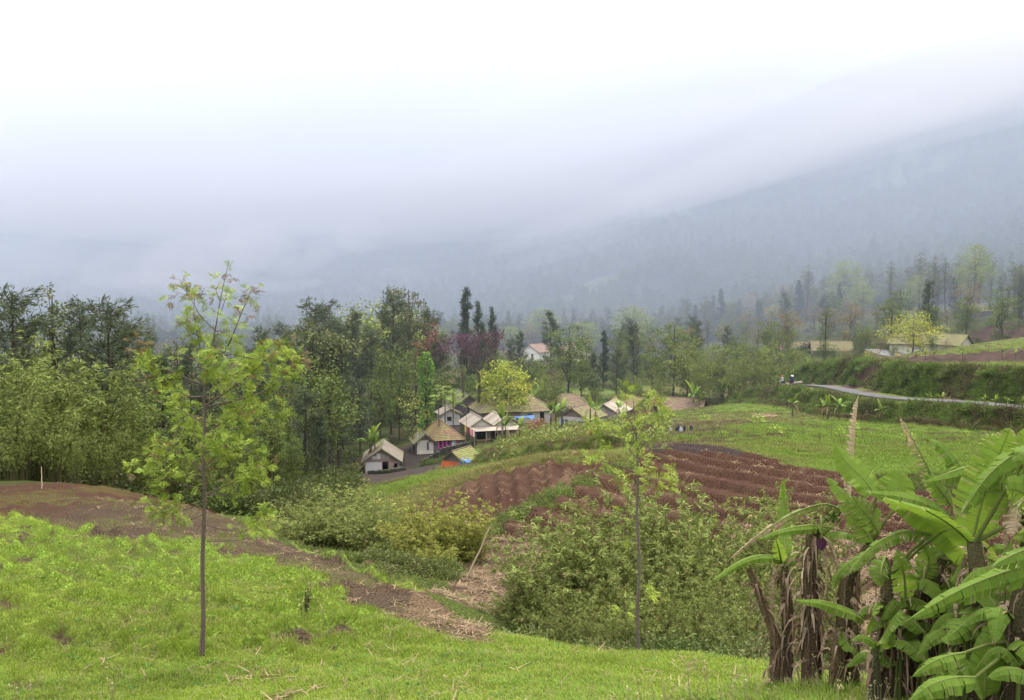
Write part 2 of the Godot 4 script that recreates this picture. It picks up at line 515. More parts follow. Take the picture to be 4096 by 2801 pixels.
func field_at(x: float, z: float) -> void:
	var d := -z
	var nb := n_big.get_noise_2d(x, z)
	var nm := n_mid.get_noise_2d(x, z)
	var nf := n_fine.get_noise_2d(x, z)
	var p := Vector2(x + nm * 1.1 + nf * 0.5, z + n_mid.get_noise_2d(x + 90, z) * 1.6 + nf * 0.6)
	f_id = 0; f_up = 0.0; f_grass = 0.0
	if d > 430.0:
		f_col = Color(0.035, 0.050, 0.022).lerp(Color(0.060, 0.070, 0.028), clampf(0.5 + nb, 0, 1))
		return
	if d < 100.0 and in_field(p, meadow_line):
		f_id = 1
		var rowed := ss(2.0, -5.0, x + nb * 5) * ss(17.0, 23.0, d) * ss(62.0, 46.0, d)
		var s := (x - z) * 0.47
		var row := pow(0.5 + 0.5 * sin(TAU * (s + 0.55 * n_mid.get_noise_2d(x * 0.8, z * 0.8))), 1.3)
		var lump := clampf(0.62 + 1.1 * n_fine.get_noise_2d(x * 1.25, z * 1.25), 0.0, 1.3)
		f_up = (0.05 + 0.36 * rowed) * row * lump + 0.05 * nm
		f_grass = 1.0
		f_col = GRASS.lerp(Color(0.155, 0.245, 0.036), clampf(0.3 + nb * 1.2, 0, 1)).lerp(Color(0.16, 0.2, 0.05), clampf(nm * 0.9, 0, 0.6))
		var hollow := rowed * ss(0.5, 0.1, row * lump) * (0.5 + 0.5 * ss(-0.2, 0.2, nm + 0.5 * nf))
		var bare := ss(0.30, 0.52, n_mid.get_noise_2d(x * 2.2 + 40, z * 2.2) + 0.25 * nf + rowed * (0.25 - row * 0.5)) 
		bare = maxf(bare, hollow * 0.5)
		if x < -4.0 and d > 38.0: bare = maxf(bare, ss(0.0, 0.3, nm + 0.5 * nf + (d - 46.0) * 0.03))
		if in_field(p, hill_soil):
			f_id = 4
			bare = 0.82 + 0.18 * ss(-0.25, 0.15, nm + 0.6 * nf)
			f_up = f_up * 0.3 + 0.16 * nf
			f_col = f_col.lerp(Color(0.13, 0.16, 0.05), 0.6)
		f_grass = (1.0 - bare * 0.93) * ((0.26 if x > -14.0 else 0.6) if f_id == 4 else 1.0)
		var soil := SOIL.lerp(Color(0.085, 0.06, 0.04), clampf(0.5 + nb * 2, 0, 1))
		if x > -3.0: soil = soil.lerp(Color(0.15, 0.105, 0.065), clampf(0.45 + nf + nm, 0, 0.9))
		f_col = f_col.lerp(soil, bare)
		return
	if in_field(p, straw_bank) or (in_field(p, straw_low) and nm + nf > -0.25):
		f_id = 0
		f_col = STRAW.lerp(DARK_SOIL, clampf(0.25 + nm * 0.8 + nf * 0.9, 0, 1))
		f_up = 0.14 * nf + 0.2 * nm
		return
	if d < 110.0 and in_field(p, mound_soil):
		f_id = 2
		var s := (x + 0.12 * z + 0.01 * z * z * 0.1) / 1.15 + nm * 0.25
		f_up = 0.20 * sin(TAU * s) + 0.12 * nf + 0.14 * nm
		f_col = SOIL.lerp(Color(0.105, 0.062, 0.042), clampf(0.4 + nm + 0.8 * nf, 0, 1)).lerp(Color(0.20, 0.14, 0.08), clampf(nf * 1.6 + nm - 0.55, 0, 0.7))
		return
	if d < 110.0 and in_field(p, wide_soil):
		f_id = 3
		var s := (x * 0.91 - z * 0.42) / 2.7 + nm * 0.035
		var fr := s - floorf(s)
		f_up = 0.55 * ss(0.0, 0.15, fr) - 0.55 * fr - 0.2 * ss(0.88, 1.0, fr) + 0.11 * nf + 0.02 * sin((x * 0.42 + z * 0.91) * 7.0)
		f_col = SOIL.lerp(Color(0.088, 0.050, 0.033), clampf(0.4 + nm + 0.9 * nf, 0, 1)).lerp(Color(0.22, 0.16, 0.1), clampf(nf * 1.5 + nm - 0.75, 0, 0.6))
		if d > 78.0 + nm * 3.0: f_col = f_col.lerp(DIRT, 0.7)
		return
	if d > 100 and (in_field(p, yard) or in_field(p, yard_lane)):
		f_col = DIRT.lerp(Color(0.075, 0.06, 0.05), clampf(0.5 + nm, 0, 1))
		return
	if in_field(p, top_soil) or in_field(p, far_soil):
		f_col = Color(0.10, 0.066, 0.052).lerp(DARK_SOIL, clampf(0.5 + nf + nm, 0, 1))
		f_up = 0.2 * sin((x + z * 0.4) * 2.4) + 0.1 * nf
		return
	if in_field(p, forest_soil):
		f_col = Color(0.065, 0.04, 0.03).lerp(Color(0.05, 0.055, 0.02), clampf(0.4 + nm * 2, 0, 1))
		f_up = 0.15 * nf
		return
	# rough grass of the far fields, woods and gully
	f_up = 0.10 * nm + 0.05 * nf
	if x > -12.0 + nb * 6 and d > 66.0 and d < 225.0:
		f_grass = 0.8
		f_col = Color(0.125, 0.185, 0.034).lerp(Color(0.15, 0.145, 0.055), clampf(0.35 + nb * 1.6 + nm * 0.6, 0, 1))
		if x < 24.0 and d > 92.0 and d < 165.0:    # garden rows by the hamlet
			var s := sin((z * 0.9 + x * 0.35) * 1.9 + nm * 3.0)
			f_col = f_col.lerp(Color(0.10, 0.085, 0.05), clampf(0.2 + s * 0.4 + nf, 0, 0.8))
			f_up += 0.1 * s
		var rs := road_side(x, z)
		if absf(rs.x) > 3.8 and absf(rs.x) < 8.5 and d > 85 and x > 12:
			f_col = Color(0.075, 0.115, 0.024).lerp(Color(0.075, 0.06, 0.035), clampf(0.35 + nm * 1.3 + nf, 0, 1))
			f_grass = 1.0
			f_up += 0.5 * nm + 0.3 * nf
		elif d > 88.0:
			f_col = f_col.lerp(Color(0.10, 0.075, 0.05), ss(0.15, 0.45, n_mid.get_noise_2d(x * 0.45, z * 1.4 + 70) + 0.3 * nf))
	else:
		f_grass = 0.5
		f_col = Color(0.060, 0.062, 0.026).lerp(Color(0.075, 0.10, 0.024), clampf(0.5 + nm * 1.6, 0, 1))

func build_ground() -> void:
	ground_sheet(["ground", "meadow", "mound_field", "ploughed_field", "hillside_field"], 2.0, 5.4, 0.0066, 0.0026, 0.64, 0.0)
	ground_sheet(["hills"], 5.38, 6.2, 0.02, 0.007, 0.95, 0.05)
	ground_sheet(["mountain"], 6.18, 7.45, 0.010, 0.006, 0.95, 0.3)
	ground_sheet(["valley_ground"], 1.6, 5.4, 0.06, 0.03, 1.08, 0.6)

func ground_sheet(called: Array, l0: float, l1: float, ls: float, as_: float, amax: float, sink: float) -> void:
	var nl := int((l1 - l0) / ls)
	var na := int(2 * amax / as_)
	var w := na + 1
	var v := PackedVector3Array(); var c := PackedColorArray(); var n := PackedVector3Array(); var id := PackedByteArray()
	for j in nl + 1:
		var d := exp(l0 + (l1 - l0) * j / nl)
		for i in w:
			var x := (-amax + 2 * amax * i / na) * d
			field_at(x, -d)
			v.push_back(Vector3(x, ground_at(x, -d) + f_up - sink - (0.045 * d if sink > 0.5 else 0.0), -d))
			c.push_back(f_col)
			id.push_back(f_id if called.size() > 1 else 0)
	for j in nl + 1:
		for i in w:
			var dx := v[j * w + mini(i + 1, na)] - v[j * w + maxi(i - 1, 0)]
			var dz := v[mini(j + 1, nl) * w + i] - v[maxi(j - 1, 0) * w + i]
			n.push_back(dx.cross(dz).normalized())
	for f in called.size():
		var g := Geo.new()
		var has := PackedInt32Array()
		has.resize(v.size())
		has.fill(-1)
		for j in nl:
			for i in na:
				var k := j * w + i
				if id[k] != f: continue
				for q in [k, k + w, k + w + 1, k, k + w + 1, k + 1]:
					if has[q] < 0: has[q] = g.vert(v[q], n[q], c[q])
					g.i.push_back(has[q])
		if g.v.size() == 0: continue
		var o := part(called[f], g.mesh(), M.earth if l0 < 6.0 else M.far, self)
		o.set_meta("kind", "structure")

func surface(x: float, z: float) -> float:
	field_at(x, z)
	return ground_at(x, z) + f_up

func build_all() -> void:
	build_grass()
	stage("grass")
	build_woods()
	stage("trees")
	build_hamlet()
	stage("hamlet")
	build_road()
	stage("road")
	build_gully()
	stage("gully")
	build_saplings()
	stage("saplings")
	build_bananas()
	stage("bananas")

func tuft(blades: int, tall: float, wide: float, thick: float, droop: float) -> Geo:
	var g := Geo.new()
	for k in blades:
		var an := rng.randf() * TAU
		var r := wide * sqrt(rng.randf())
		var foot := Vector3(cos(an) * r, -0.02, sin(an) * r)
		var h := tall * rng.randf_range(0.55, 1.15)
		var lean := Vector3(cos(an), 0, sin(an)).rotated(Vector3.UP, rng.randf_range(-1, 1)) * h * rng.randf_range(0.2, 0.7) * droop
		var side := Vector3(-sin(an), 0, cos(an)).rotated(Vector3.UP, rng.randf_range(-1.5, 1.5)) * thick
		var mid := foot + Vector3(0, h * 0.6, 0) + lean * 0.35
		var tip := foot + Vector3(0, h * (1.0 - 0.25 * droop * rng.randf()), 0) + lean
		var col := shade(Color(1, 1, 1), 0.7, 1.15)
		g.quad(foot - side, foot + side, mid + side * 0.8, mid - side * 0.8, col)
		g.tri(mid - side * 0.8, mid + side * 0.8, tip, Color(col.r * 1.08, col.g * 1.05, col.b))
	return g

func build_grass() -> void:
	var kinds := []
	for k in 4: kinds.push_back(tuft(12, 0.115, 0.16, 0.0055, 1.2).mesh())
	var tall := tuft(9, 0.22, 0.10, 0.006, 1.3).mesh()
	var where := [[], [], [], [], []]
	var tints := [[], [], [], [], []]
	for k in 165000:
		var d := 1.0 / rng.randf_range(1.0 / 105.0, 1.0 / 9.5)
		var x := rng.randf_range(-0.58, 0.58) * d
		var y := surface(x, -d)
		if f_id != 1 and f_id != 4: continue
		if rng.randf() > f_grass: continue
		var q := rng.randi() % 4
		var s := rng.randf_range(0.7, 1.25) * (0.8 + d * 0.013)
		var patch := n_mid.get_noise_2d(x * 1.7 + 13, -d * 1.7)
		if d < 22.0 and patch > 0.2 and rng.randf() < 0.16: q = 4
		var up := clampf(0.75 + f_up * 2.2, 0.6, 1.3)
		var t := Transform3D(Basis(Vector3.UP, rng.randf() * TAU).scaled(Vector3(s, s * up, s)), Vector3(x, y, -d))
		where[q].push_back(t)
		var c := GRASS.lerp(Color(0.165, 0.262, 0.036), rng.randf() * 0.6)
		c = c.lerp(Color(0.215, 0.255, 0.055), clampf(0.3 + patch, 0, 0.7)).lerp(Color(0.095, 0.17, 0.03), clampf(-0.3 - 1.4 * n_mid.get_noise_2d(x * 0.6 + 77, d * 0.6), 0, 0.5)).lerp(f_col, 0.3)
		if q == 4: c = Color(0.150, 0.235, 0.036)
		if rng.randf() < 0.05: c = Color(0.27, 0.23, 0.12)
		tints[q].push_back(shade(c, 0.85, 1.2))
	var o := thing("grass", "short bright green grass covering the near meadow slope", "grass", Vector3.ZERO, 0.0, "", "stuff")
	# broad-leaved weeds and dry stems among the blades
	var rosette := Geo.new()
	for k in 9:
		var an := TAU * k / 9.0 + rng.randf() * 0.4
		leaf(rosette, Vector3.ZERO, Vector3(cos(an), rng.randf_range(0.2, 0.9), sin(an)).normalized(), rng.randf_range(0.07, 0.13), 0.022, shade(Color(0.7, 0.7, 0.7), 0.8, 1.1))
	var stalk := Geo.new()
	for k in 3:
		var e := Vector3(rng.randf_range(-0.1, 0.1), rng.randf_range(0.22, 0.4), rng.randf_range(-0.1, 0.1))
		stalk.tube([Vector3.ZERO, e * 0.6, e], [0.003, 0.0025, 0.002], Color(0.9, 0.9, 0.9), 3)
		for j in 5: leaf(stalk, e + rv(0.015), (unit() + Vector3.UP).normalized(), 0.03, 0.006, Color(0.8, 0.8, 0.8))
	var ww := [[], []]
	var wt := [[], []]
	for k in 1100:
		var d := 1.0 / rng.randf_range(1.0 / 50.0, 1.0 / 10.0)
		var x := rng.randf_range(-0.58, 0.5) * d
		var y := surface(x, -d)
		if f_id != 1 or n_mid.get_noise_2d(x * 1.1 + 31, d * 1.1) < -0.05: continue
		var q := 0 if rng.randf() < 0.7 else 1
		var s := rng.randf_range(0.7, 1.5)
		ww[q].push_back(Transform3D(Basis(Vector3.UP, rng.randf() * TAU).scaled(Vector3(s, s, s)), Vector3(x, y + 0.03, -d)))
		wt[q].push_back(shade(Color(0.10, 0.19, 0.05) if q == 0 else Color(0.30, 0.27, 0.14), 0.7, 1.3))
	scatter("weeds", rosette.mesh(), M.blade, ww[0], wt[0], o)
	scatter("seed_stems", stalk.mesh(), M.blade, ww[1], wt[1], o)
	for q in 5: scatter("blades", kinds[q] if q < 4 else tall, M.blade, where[q], tints[q], o)
	# rougher grass on the fields and banks beyond the gully
	where = []; tints = []
	var rough := tuft(14, 0.42, 0.4, 0.022, 1.4).mesh()
	for k in 90000:
		var d := 1.0 / rng.randf_range(1.0 / 210.0, 1.0 / 40.0)
		var x := rng.randf_range(-0.2, 0.58) * d
		var y := surface(x, -d)
		if f_id != 0 or rng.randf() > f_grass: continue
		var rs := road_side(x, -d)
		if absf(rs.x) < 3.6 and rs.y > 0.2: continue
		var steep := absf(rs.x) < 8.5 and x > 12
		var s := rng.randf_range(0.6, 1.3) * (1.6 if steep else 0.75)
		where.push_back(Transform3D(Basis(Vector3.UP, rng.randf() * TAU).scaled(Vector3(s, s * rng.randf_range(0.6, 1.3), s)), Vector3(x, y, -d)))
		tints.push_back(shade(f_col, 0.8, 1.5))
	var r := thing("rough_grass", "rough olive green grass of the fields and road banks beyond the gully", "grass", Vector3.ZERO, 0.0, "", "stuff")
	scatter("blades", rough, M.blade, where, tints, r)

func build_clouds() -> void:
	# mist lying over the far valley floor
	var mist := thing("valley_mist", "thin blue mist lying over the far valley below the mountain", "mist", Vector3(120, 30, -900), 0.0, "", "stuff")
	var mm := FogMaterial.new()
	mm.albedo = Color(0.85, 0.905, 1.0)
	mm.density = 0.0024
	var bank_of := FogVolume.new()
	bank_of.name = "cloud_of_mist"
	bank_of.shape = RenderingServer.FOG_VOLUME_SHAPE_ELLIPSOID
	bank_of.size = Vector3(2600, 460, 1300)
	bank_of.material = mm
	mist.add_child(bank_of)
	# a fainter haze that begins among the hamlet's trees
	var hm := FogMaterial.new()
	hm.albedo = Color(0.85, 0.905, 1.0)
	hm.density = 0.00022
	var haze := FogVolume.new()
	haze.name = "cloud_of_haze"
	haze.shape = RenderingServer.FOG_VOLUME_SHAPE_ELLIPSOID
	haze.size = Vector3(1500, 150, 780)
	haze.material = hm
	mist.add_child(haze)
	haze.position = Vector3(-80, -15, 420)
	var at := Vector3(0, 80, -660)
	var o := thing("cloud_bank", "low white cloud bank hanging over the misty mountain slope", "cloud", at, 0.0, "", "stuff")
	var white := []
	for q in 6:
		var m := FogMaterial.new()
		m.albedo = Color(0.985, 0.98, 1.0)
		m.density = [0.0009, 0.0014, 0.0018, 0.0025, 0.0036, 0.005][q]
		white.push_back(m)
	# [x, y, z, half width, half height, half depth, how thick]
	for c in cloud_puffs:
		var f := FogVolume.new()
		f.name = "cloud"
		f.shape = RenderingServer.FOG_VOLUME_SHAPE_ELLIPSOID
		f.size = Vector3(c[3], c[4], c[5]) * 2.0
		f.material = white[c[6]]
		o.add_child(f, true)
		f.position = Vector3(c[0], c[1], c[2]) - at
		f.rotation.z = c[7]

var cloud_puffs := [
	[-459.04, 39.58, -754, 252, 15, 320, 1, -0.11],
	[-298.42, 66.07, -770, 254, 15, 276, 1, -0.06],
	[-113.49, 71.91, -741, 199, 10, 314, 1, 0.06],
	[40.18, 85.52, -758, 231, 11, 220, 1, 0.09],
	[174.37, 101.54, -614, 201, 13, 264, 1, 0.31],
	[268.44, 118.37, -499, 156, 11, 210, 1, 0.25],
	[-342.69, 75.53, -710, 181, 20, 268, 3, -0.12],
	[-132.31, 79.4, -723, 234, 23, 243, 3, -0.00],
	[67.38, 89.6, -684, 172, 28, 283, 3, 0.18],
	[221.37, 131.42, -582, 146, 21, 184, 3, 0.41],
	[312.06, 149.12, -504, 168, 20, 172, 3, 0.31],
	[-420.45, 84.04, -705, 227, 46, 209, 2, 0.11],
	[-201.02, 97.12, -723, 240, 45, 307, 2, 0.01],
	[66.5, 127.61, -706, 181, 36, 276, 2, 0.42],
	[233.26, 148.4, -530, 158, 38, 172, 2, 0.32],
	# torn wisps below it
	[-234.54, 163.51, -672, 268, 44, 268, 1, 0.05],
	[97.7, 157.84, -672, 268, 38, 268, 1, 0.12],
	[299.82, 163.51, -672, 166, 29, 192, 2, 0.35],
	[-220.34, 34, -606, 32, 12, 70, 5, 0.30],
	[-191.83, 21.46, -575, 28, 8, 64, 5, -0.20],
	[-155.39, 37.73, -572, 25, 11, 70, 5, 0.60],
	[-132.92, 43.43, -542, 14, 14, 64, 5, 0.90],
	[-126.44, 34, -613, 19, 5, 64, 5, 0.50],
	[-165.66, 34, -540, 23, 16, 76, 5, 0.40],
	[-86.18, 50.32, -578, 11, 10, 64, 5, 0.90],
	[-74.54, 59.02, -607, 16, 7, 64, 4, 0.60],
	[-217.61, 22.05, -548, 19, 7, 57, 4, 0.30],
	[-136.67, 20.96, -598, 25, 4, 57, 4, 0.10],
	[-280.82, 25.94, -616, 21, 8, 70, 4, 0.30],
	[-252.91, 41.7, -590, 25, 10, 70, 4, 0.50],
	[-105.78, 44.49, -603, 15, 6, 64, 4, 0.40],
	[-153.41, 24.48, -546, 25, 5, 64, 4, -0.10],
	[-275.85, 36.49, -573, 19, 10, 64, 4, 0.60],
	[75.98, 72.09, -550, 25, 7, 76, 3, 0.35],
	[125.84, 87.77, -607, 21, 8, 70, 3, 0.20],
	[162.46, 98.22, -562, 25, 7, 76, 3, 0.50],
	[198.09, 115.62, -575, 21, 10, 70, 3, 0.30],
	[256.38, 123.33, -620, 19, 5, 64, 3, 0.60],
	[282.28, 137.06, -608, 23, 8, 70, 3, 0.40],
	[-30.12, 63.48, -618, 25, 6, 76, 2, -0.10],
	[22.05, 53.97, -575, 38, 8, 83, 1, 0.20],
	[34.81, 44.05, -578, 44, 6, 83, 1, 0.30],
]

# ---- trees: each kind is grown a few times, then set out as things of their own
func leaf(g: Geo, p: Vector3, dir: Vector3, lng: float, wid: float, col: Color) -> void:
	var s := dir.cross(unit()).normalized() * wid
	var m := p + dir * lng * 0.45
	g.quad(p, m + s, p + dir * lng, m - s, Color(col.r * 1.5, col.g * 1.5, col.b * 1.5))

func limb(g: Geo, a: Vector3, b: Vector3, ra: float, rb: float, col: Color, sag := 0.0, sides := 5) -> void:
	var pts := []
	var rad := []
	for k in 5:
		var t := k / 4.0
		pts.push_back(a.lerp(b, t) + Vector3(0, sag * 4 * t * (1 - t), 0) + (rv(0.03) * (b - a).length() if k > 0 and k < 4 else Vector3.ZERO))
		rad.push_back(lerpf(ra, rb, t))
	g.tube(pts, rad, col, sides)

# a broadleaved tree: crown from share lo of its height to the top, half width w
func grow_broad(h: float, w: float, lo: float, clumps: int, per: int, size: float, col: Color, bark: Color, flatness := 1.0, open := 0.35) -> Array:
	var tr := Geo.new()
	var cr := Geo.new()
	var bend := rv(0.03 * h); bend.y = 0
	tr.tube([Vector3(0, -0.4, 0), bend * 0.3 + Vector3(0, h * 0.2, 0), bend + Vector3(0, h * lo, 0), bend * 1.4 + Vector3(0, h * (lo + 0.3 * (1 - lo)), 0), bend * 0.8 + Vector3(0, h * 0.93, 0)], [h * 0.016, h * 0.013, h * 0.011, h * 0.008, h * 0.003], bark, 6, 0.1, rng)
	var mid := h * (lo + 1.0) * 0.5
	var hy := h * (1.0 - lo) * 0.5
	for k in clumps:
		var q := unit()
		var r := pow(rng.randf(), open)
		var shape := 1.0 - 0.35 * maxf(q.y, 0) * (1.0 - flatness)
		var at := Vector3(q.x * w * r * shape, mid + q.y * hy * r, q.z * w * r * shape)
		at += Vector3(n_mid.get_noise_3d(at.x * 3, at.y * 3, k), 0, n_mid.get_noise_3d(at.z * 3, at.y * 3, k + 50)) * w * 0.4
		if k % 3 == 0: limb(tr, Vector3(0, h * lerpf(lo * 0.85, 0.75, rng.randf()), 0) + bend, at, h * 0.005, h * 0.0015, bark, -hy * 0.1, 3)
		var cs := w * rng.randf_range(0.16, 0.32)
		var cc := shade(col, 0.72, 1.28)
		cc = cc.lerp(Color(cc.r * 1.25, cc.g * 1.02, cc.b * 0.9), rng.randf())
		for j in per:
			var o := unit()
			o.y *= 0.62
			var p := at + o * cs * pow(rng.randf(), 0.45)
			var dir := (o + Vector3(0, rng.randf_range(-0.7, 0.35), 0) + rv(0.5)).normalized()
			leaf(cr, p, dir, size * rng.randf_range(0.7, 1.3), size * 0.33, shade(cc, 0.85, 1.15))
	return [tr.mesh(), cr.mesh()]

# a feathery she-oak: whorled rising limbs hung with fine needle sprays
func grow_feather(h: float, w: float, lo: float, sprays: int, col: Color, bark: Color, cone := 0.8) -> Array:
	var tr := Geo.new()
	var cr := Geo.new()
	tr.tube([Vector3(0, -0.4, 0), Vector3(rng.randf_range(-0.1, 0.1), h * 0.4, 0), Vector3(rng.randf_range(-0.2, 0.2), h * 0.75, 0.1), Vector3(0, h * 0.99, 0)], [h * 0.014, h * 0.011, h * 0.006, h * 0.001], bark, 5, 0.08, rng)
	var limbs := 46
	for k in limbs:
		var t := pow((k + rng.randf()) / limbs, 0.9)
		var y := h * lerpf(lo, 0.97, t)
		var fat := lerpf(1.0, pow(1.0 - t, 0.75), cone) * lerpf(0.55, 1.0, ss(0.0, 0.18, t))
		var reach := w * (fat + 0.04) * rng.randf_range(0.55, 1.15)
		var an := rng.randf() * TAU
		var tip := Vector3(cos(an) * reach, y + reach * rng.randf_range(0.15, 0.75), sin(an) * reach)
		var foot := Vector3(0, y - reach * 0.1, 0)
		tr.tube([foot, foot.lerp(tip, 0.55) - Vector3(0, reach * 0.05, 0), tip], [h * 0.0035, h * 0.002, 0.012], bark, 3)
		var cc := shade(col, 0.75, 1.25)
		var m := int(sprays / float(limbs) * (0.5 + fat))
		for j in m:
			var f := pow(rng.randf(), 0.7)
			var p := foot.lerp(tip, f) + rv(0.10 * w + 0.1)
			var dir := (Vector3(cos(an), rng.randf_range(-0.25, 1.0), sin(an)) + rv(0.8)).normalized()
			for b in 3:
				leaf(cr, p + rv(0.12), (dir + rv(0.45)).normalized(), rng.randf_range(0.4, 0.85), 0.045, shade(cc, 0.8, 1.2))
	return [tr.mesh(), cr.mesh()]

# a bamboo grove: arching culms feathered with narrow hanging leaves
func grow_bamboo(h: float, w: float, culms: int, sprays: int, col: Color, size := 0.42, lo := 0.3) -> Array:
	var tr := Geo.new()
	var cr := Geo.new()
	for k in culms:
		var an := rng.randf() * TAU
		var out := w * sqrt(rng.randf())
		var foot := Vector3(cos(an), 0, sin(an)) * out * 0.42 + Vector3(0, -0.3, 0)
		var hh := h * (rng.randf_range(0.5, 0.95) if k % 4 else rng.randf_range(0.9, 1.08))
		var lean := Vector3(cos(an), 0, sin(an)).rotated(Vector3.UP, rng.randf_range(-0.5, 0.5)) * out
		var pts := []
		var rad := []
		for q in 7:
			var t := q / 6.0
			var y := hh * (t - 0.14 * t * t * t * t * (out / w) * 2.0)
			pts.push_back(foot + Vector3(lean.x * t * t * 0.75, y, lean.z * t * t * 0.75))
			rad.push_back(lerpf(0.05, 0.012, t) * h / 12.0)
		tr.tube(pts, rad, shade(Color(0.13, 0.14, 0.05).lerp(Color(0.22, 0.19, 0.10), rng.randf()), 0.6, 1.1), 4)
		var cc := shade(col, 0.78, 1.22)
		for j in sprays:
			var t := lerpf(lo, 1.0, pow(rng.randf(), 0.8))
			var f := t * 6.0
			var q := mini(int(f), 5)
			var p: Vector3 = pts[q].lerp(pts[q + 1], f - q)
			var o := unit(); o.y *= 0.5
			p += o * w * 0.26 * rng.randf() * (1.25 - 0.55 * t)
			var dir := (o * 0.8 + Vector3(lean.x, 0, lean.z) / maxf(w, 0.1) * 0.3 + Vector3(0, -0.45, 0)).normalized()
			var c3 := shade(cc, 0.8, 1.2)
			for b in 5:
				leaf(cr, p + rv(0.05), (dir + rv(0.75)).normalized(), size * rng.randf_range(0.7, 1.35), size * 0.105, c3)
	return [tr.mesh(), cr.mesh()]

# a leafless tree: limbs that fork until they are a haze of twigs
func fork(g: Geo, cr: Geo, p: Vector3, dir: Vector3, lng: float, r: float, level: int, bark: Color, twig: Color) -> void:
	var e := p + dir * lng
	var gg := g if level < 4 else cr
	if level < 4:
		gg.tube([p, p.lerp(e, 0.5) + rv(lng * 0.05), e], [r, r * 0.85, r * 0.7], bark, 4 if level < 2 else 3)
	else:
		var s := dir.cross(unit()).normalized() * 0.035
		gg.quad(p - s, p + s, e + s * 0.4, e - s * 0.4, shade(twig, 0.7, 1.3))
	if level >= 7: return
	for k in 2 if level % 2 else 3:
		fork(g, cr, e - dir * lng * rng.randf_range(0, 0.3), (dir + unit() * 0.62 + Vector3(0, 0.16, 0)).normalized(), lng * rng.randf_range(0.66, 0.84), r * 0.62, level + 1, bark, twig)

func grow_bare(h: float, spread: float, bark: Color, twig: Color) -> Array:
	var tr := Geo.new()
	var cr := Geo.new()
	var top := Vector3(rng.randf_range(-0.3, 0.3), h * 0.52, 0)
	tr.tube([Vector3(0, -0.4, 0), top * 0.5 + rv(0.1), top], [h * 0.014, h * 0.012, h * 0.010], bark, 6)
	for k in 5:
		var an := TAU * k / 5 + rng.randf()
		fork(tr, cr, top - Vector3(0, h * 0.04 * k * 0.5, 0), Vector3(cos(an) * spread, 0.9, sin(an) * spread).normalized(), h * 0.15, h * 0.006, 1, bark, twig)
	return [tr.mesh(), cr.mesh()]

# a trunk wrapped in climbing leaves
func grow_column(h: float, w: float, col: Color) -> Array:
	var tr := Geo.new()
	var cr := Geo.new()
	tr.tube([Vector3(0, -0.4, 0), Vector3(0.1, h * 0.5, 0), Vector3(0, h * 0.98, 0)], [0.2, 0.17, 0.1], Color(0.1, 0.08, 0.05), 6)
	for k in 1500:
		var an := rng.randf() * TAU
		var y := h * rng.randf_range(0.02, 1.0)
		var r := w * (0.75 + 0.5 * n_mid.get_noise_2d(an * 4, y * 4)) * (1.0 - 0.5 * ss(0.9, 1.0, y / h))
		leaf(cr, Vector3(cos(an) * r, y, sin(an) * r), (Vector3(cos(an), -0.7, sin(an)) + rv(0.4)).normalized(), 0.34, 0.13, shade(col, 0.7, 1.3))
	return [tr.mesh(), cr.mesh()]

# a papaya: bare pole, star of lobed leaves
func grow_papaya(h: float, col: Color) -> Array:
	var tr := Geo.new()
	var cr := Geo.new()
	tr.tube([Vector3(0, -0.2, 0), Vector3(0.05, h * 0.5, 0), Vector3(0, h * 0.9, 0)], [0.09, 0.07, 0.05], Color(0.16, 0.15, 0.11), 6)
	for k in 13:
		var an := rng.randf() * TAU
		var el := rng.randf_range(-0.1, 0.9)
		var dir := Vector3(cos(an), el, sin(an)).normalized()
		var p := Vector3(0, h * 0.88, 0)
		var e := p + dir * rng.randf_range(0.6, 1.0)
		tr.tube([p, e], [0.02, 0.012], Color(0.2, 0.22, 0.08), 3)
		var cc := shade(col, 0.75, 1.3)
		for b in 7:
			leaf(cr, e, (dir * 0.5 + Vector3(0, -0.35, 0) + Vector3(cos(an + (b - 3) * 0.7), 0, sin(an + (b - 3) * 0.7))).normalized(), rng.randf_range(0.4, 0.6), 0.11, cc)
	return [tr.mesh(), cr.mesh()]

# a banana plant seen from afar
func grow_banana(h: float, blades: int, col: Color, dead := 2) -> Array:
	var tr := Geo.new()
	var cr := Geo.new()
	var top := Vector3(rng.randf_range(-0.1, 0.1), h * 0.55, 0)
	tr.tube([Vector3(0, -0.15, 0), top * 0.5, top], [0.13, 0.11, 0.07], Color(0.13, 0.12, 0.06), 6, 0.15, rng)
	for k in blades + dead:
		var an := TAU * k / 7.0 + rng.randf()
		var gone := k >= blades
		var el := lerpf(1.4, 0.3, float(k) / blades) + rng.randf_range(-0.15, 0.15)
		var lng := h * rng.randf_range(0.42, 0.6)
		if gone: el = -0.3
		var p := top
		var dir := Vector3(cos(an) * cos(el), sin(el), sin(an) * cos(el))
		var cc := shade(col, 0.7, 1.25)
		if k < 2: cc = cc.lerp(Color(0.24, 0.30, 0.05), 0.6)
		if gone: cc = Color(0.20, 0.15, 0.09)
		var side := dir.cross(Vector3.UP).normalized()
		var was_p := p
		var was_w := 0.02
		for q in 7:
			var t := (q + 1) / 7.0
			p += dir * lng / 7.0
			dir = (dir + Vector3(0, -0.16 if not gone else -0.4, 0)).normalized()
			var wd := h * (0.075 if not gone else 0.03) * sin(pow(t, 0.75) * PI * 0.97) + 0.01
			if q == 0: wd = 0.03
			var up := side.cross(dir).normalized() * wd * 0.25
			var jag := rng.randf_range(0.8, 1.1)
			cr.quad(was_p, was_p + side * was_w + up * 0.5, p + side * wd * jag + up, p, shade(cc, 0.9, 1.1))
			cr.quad(was_p, p, p - side * wd * jag + up, was_p - side * was_w + up * 0.5, shade(cc, 0.9, 1.1))
			was_p = p; was_w = wd
	return [tr.mesh(), cr.mesh()]

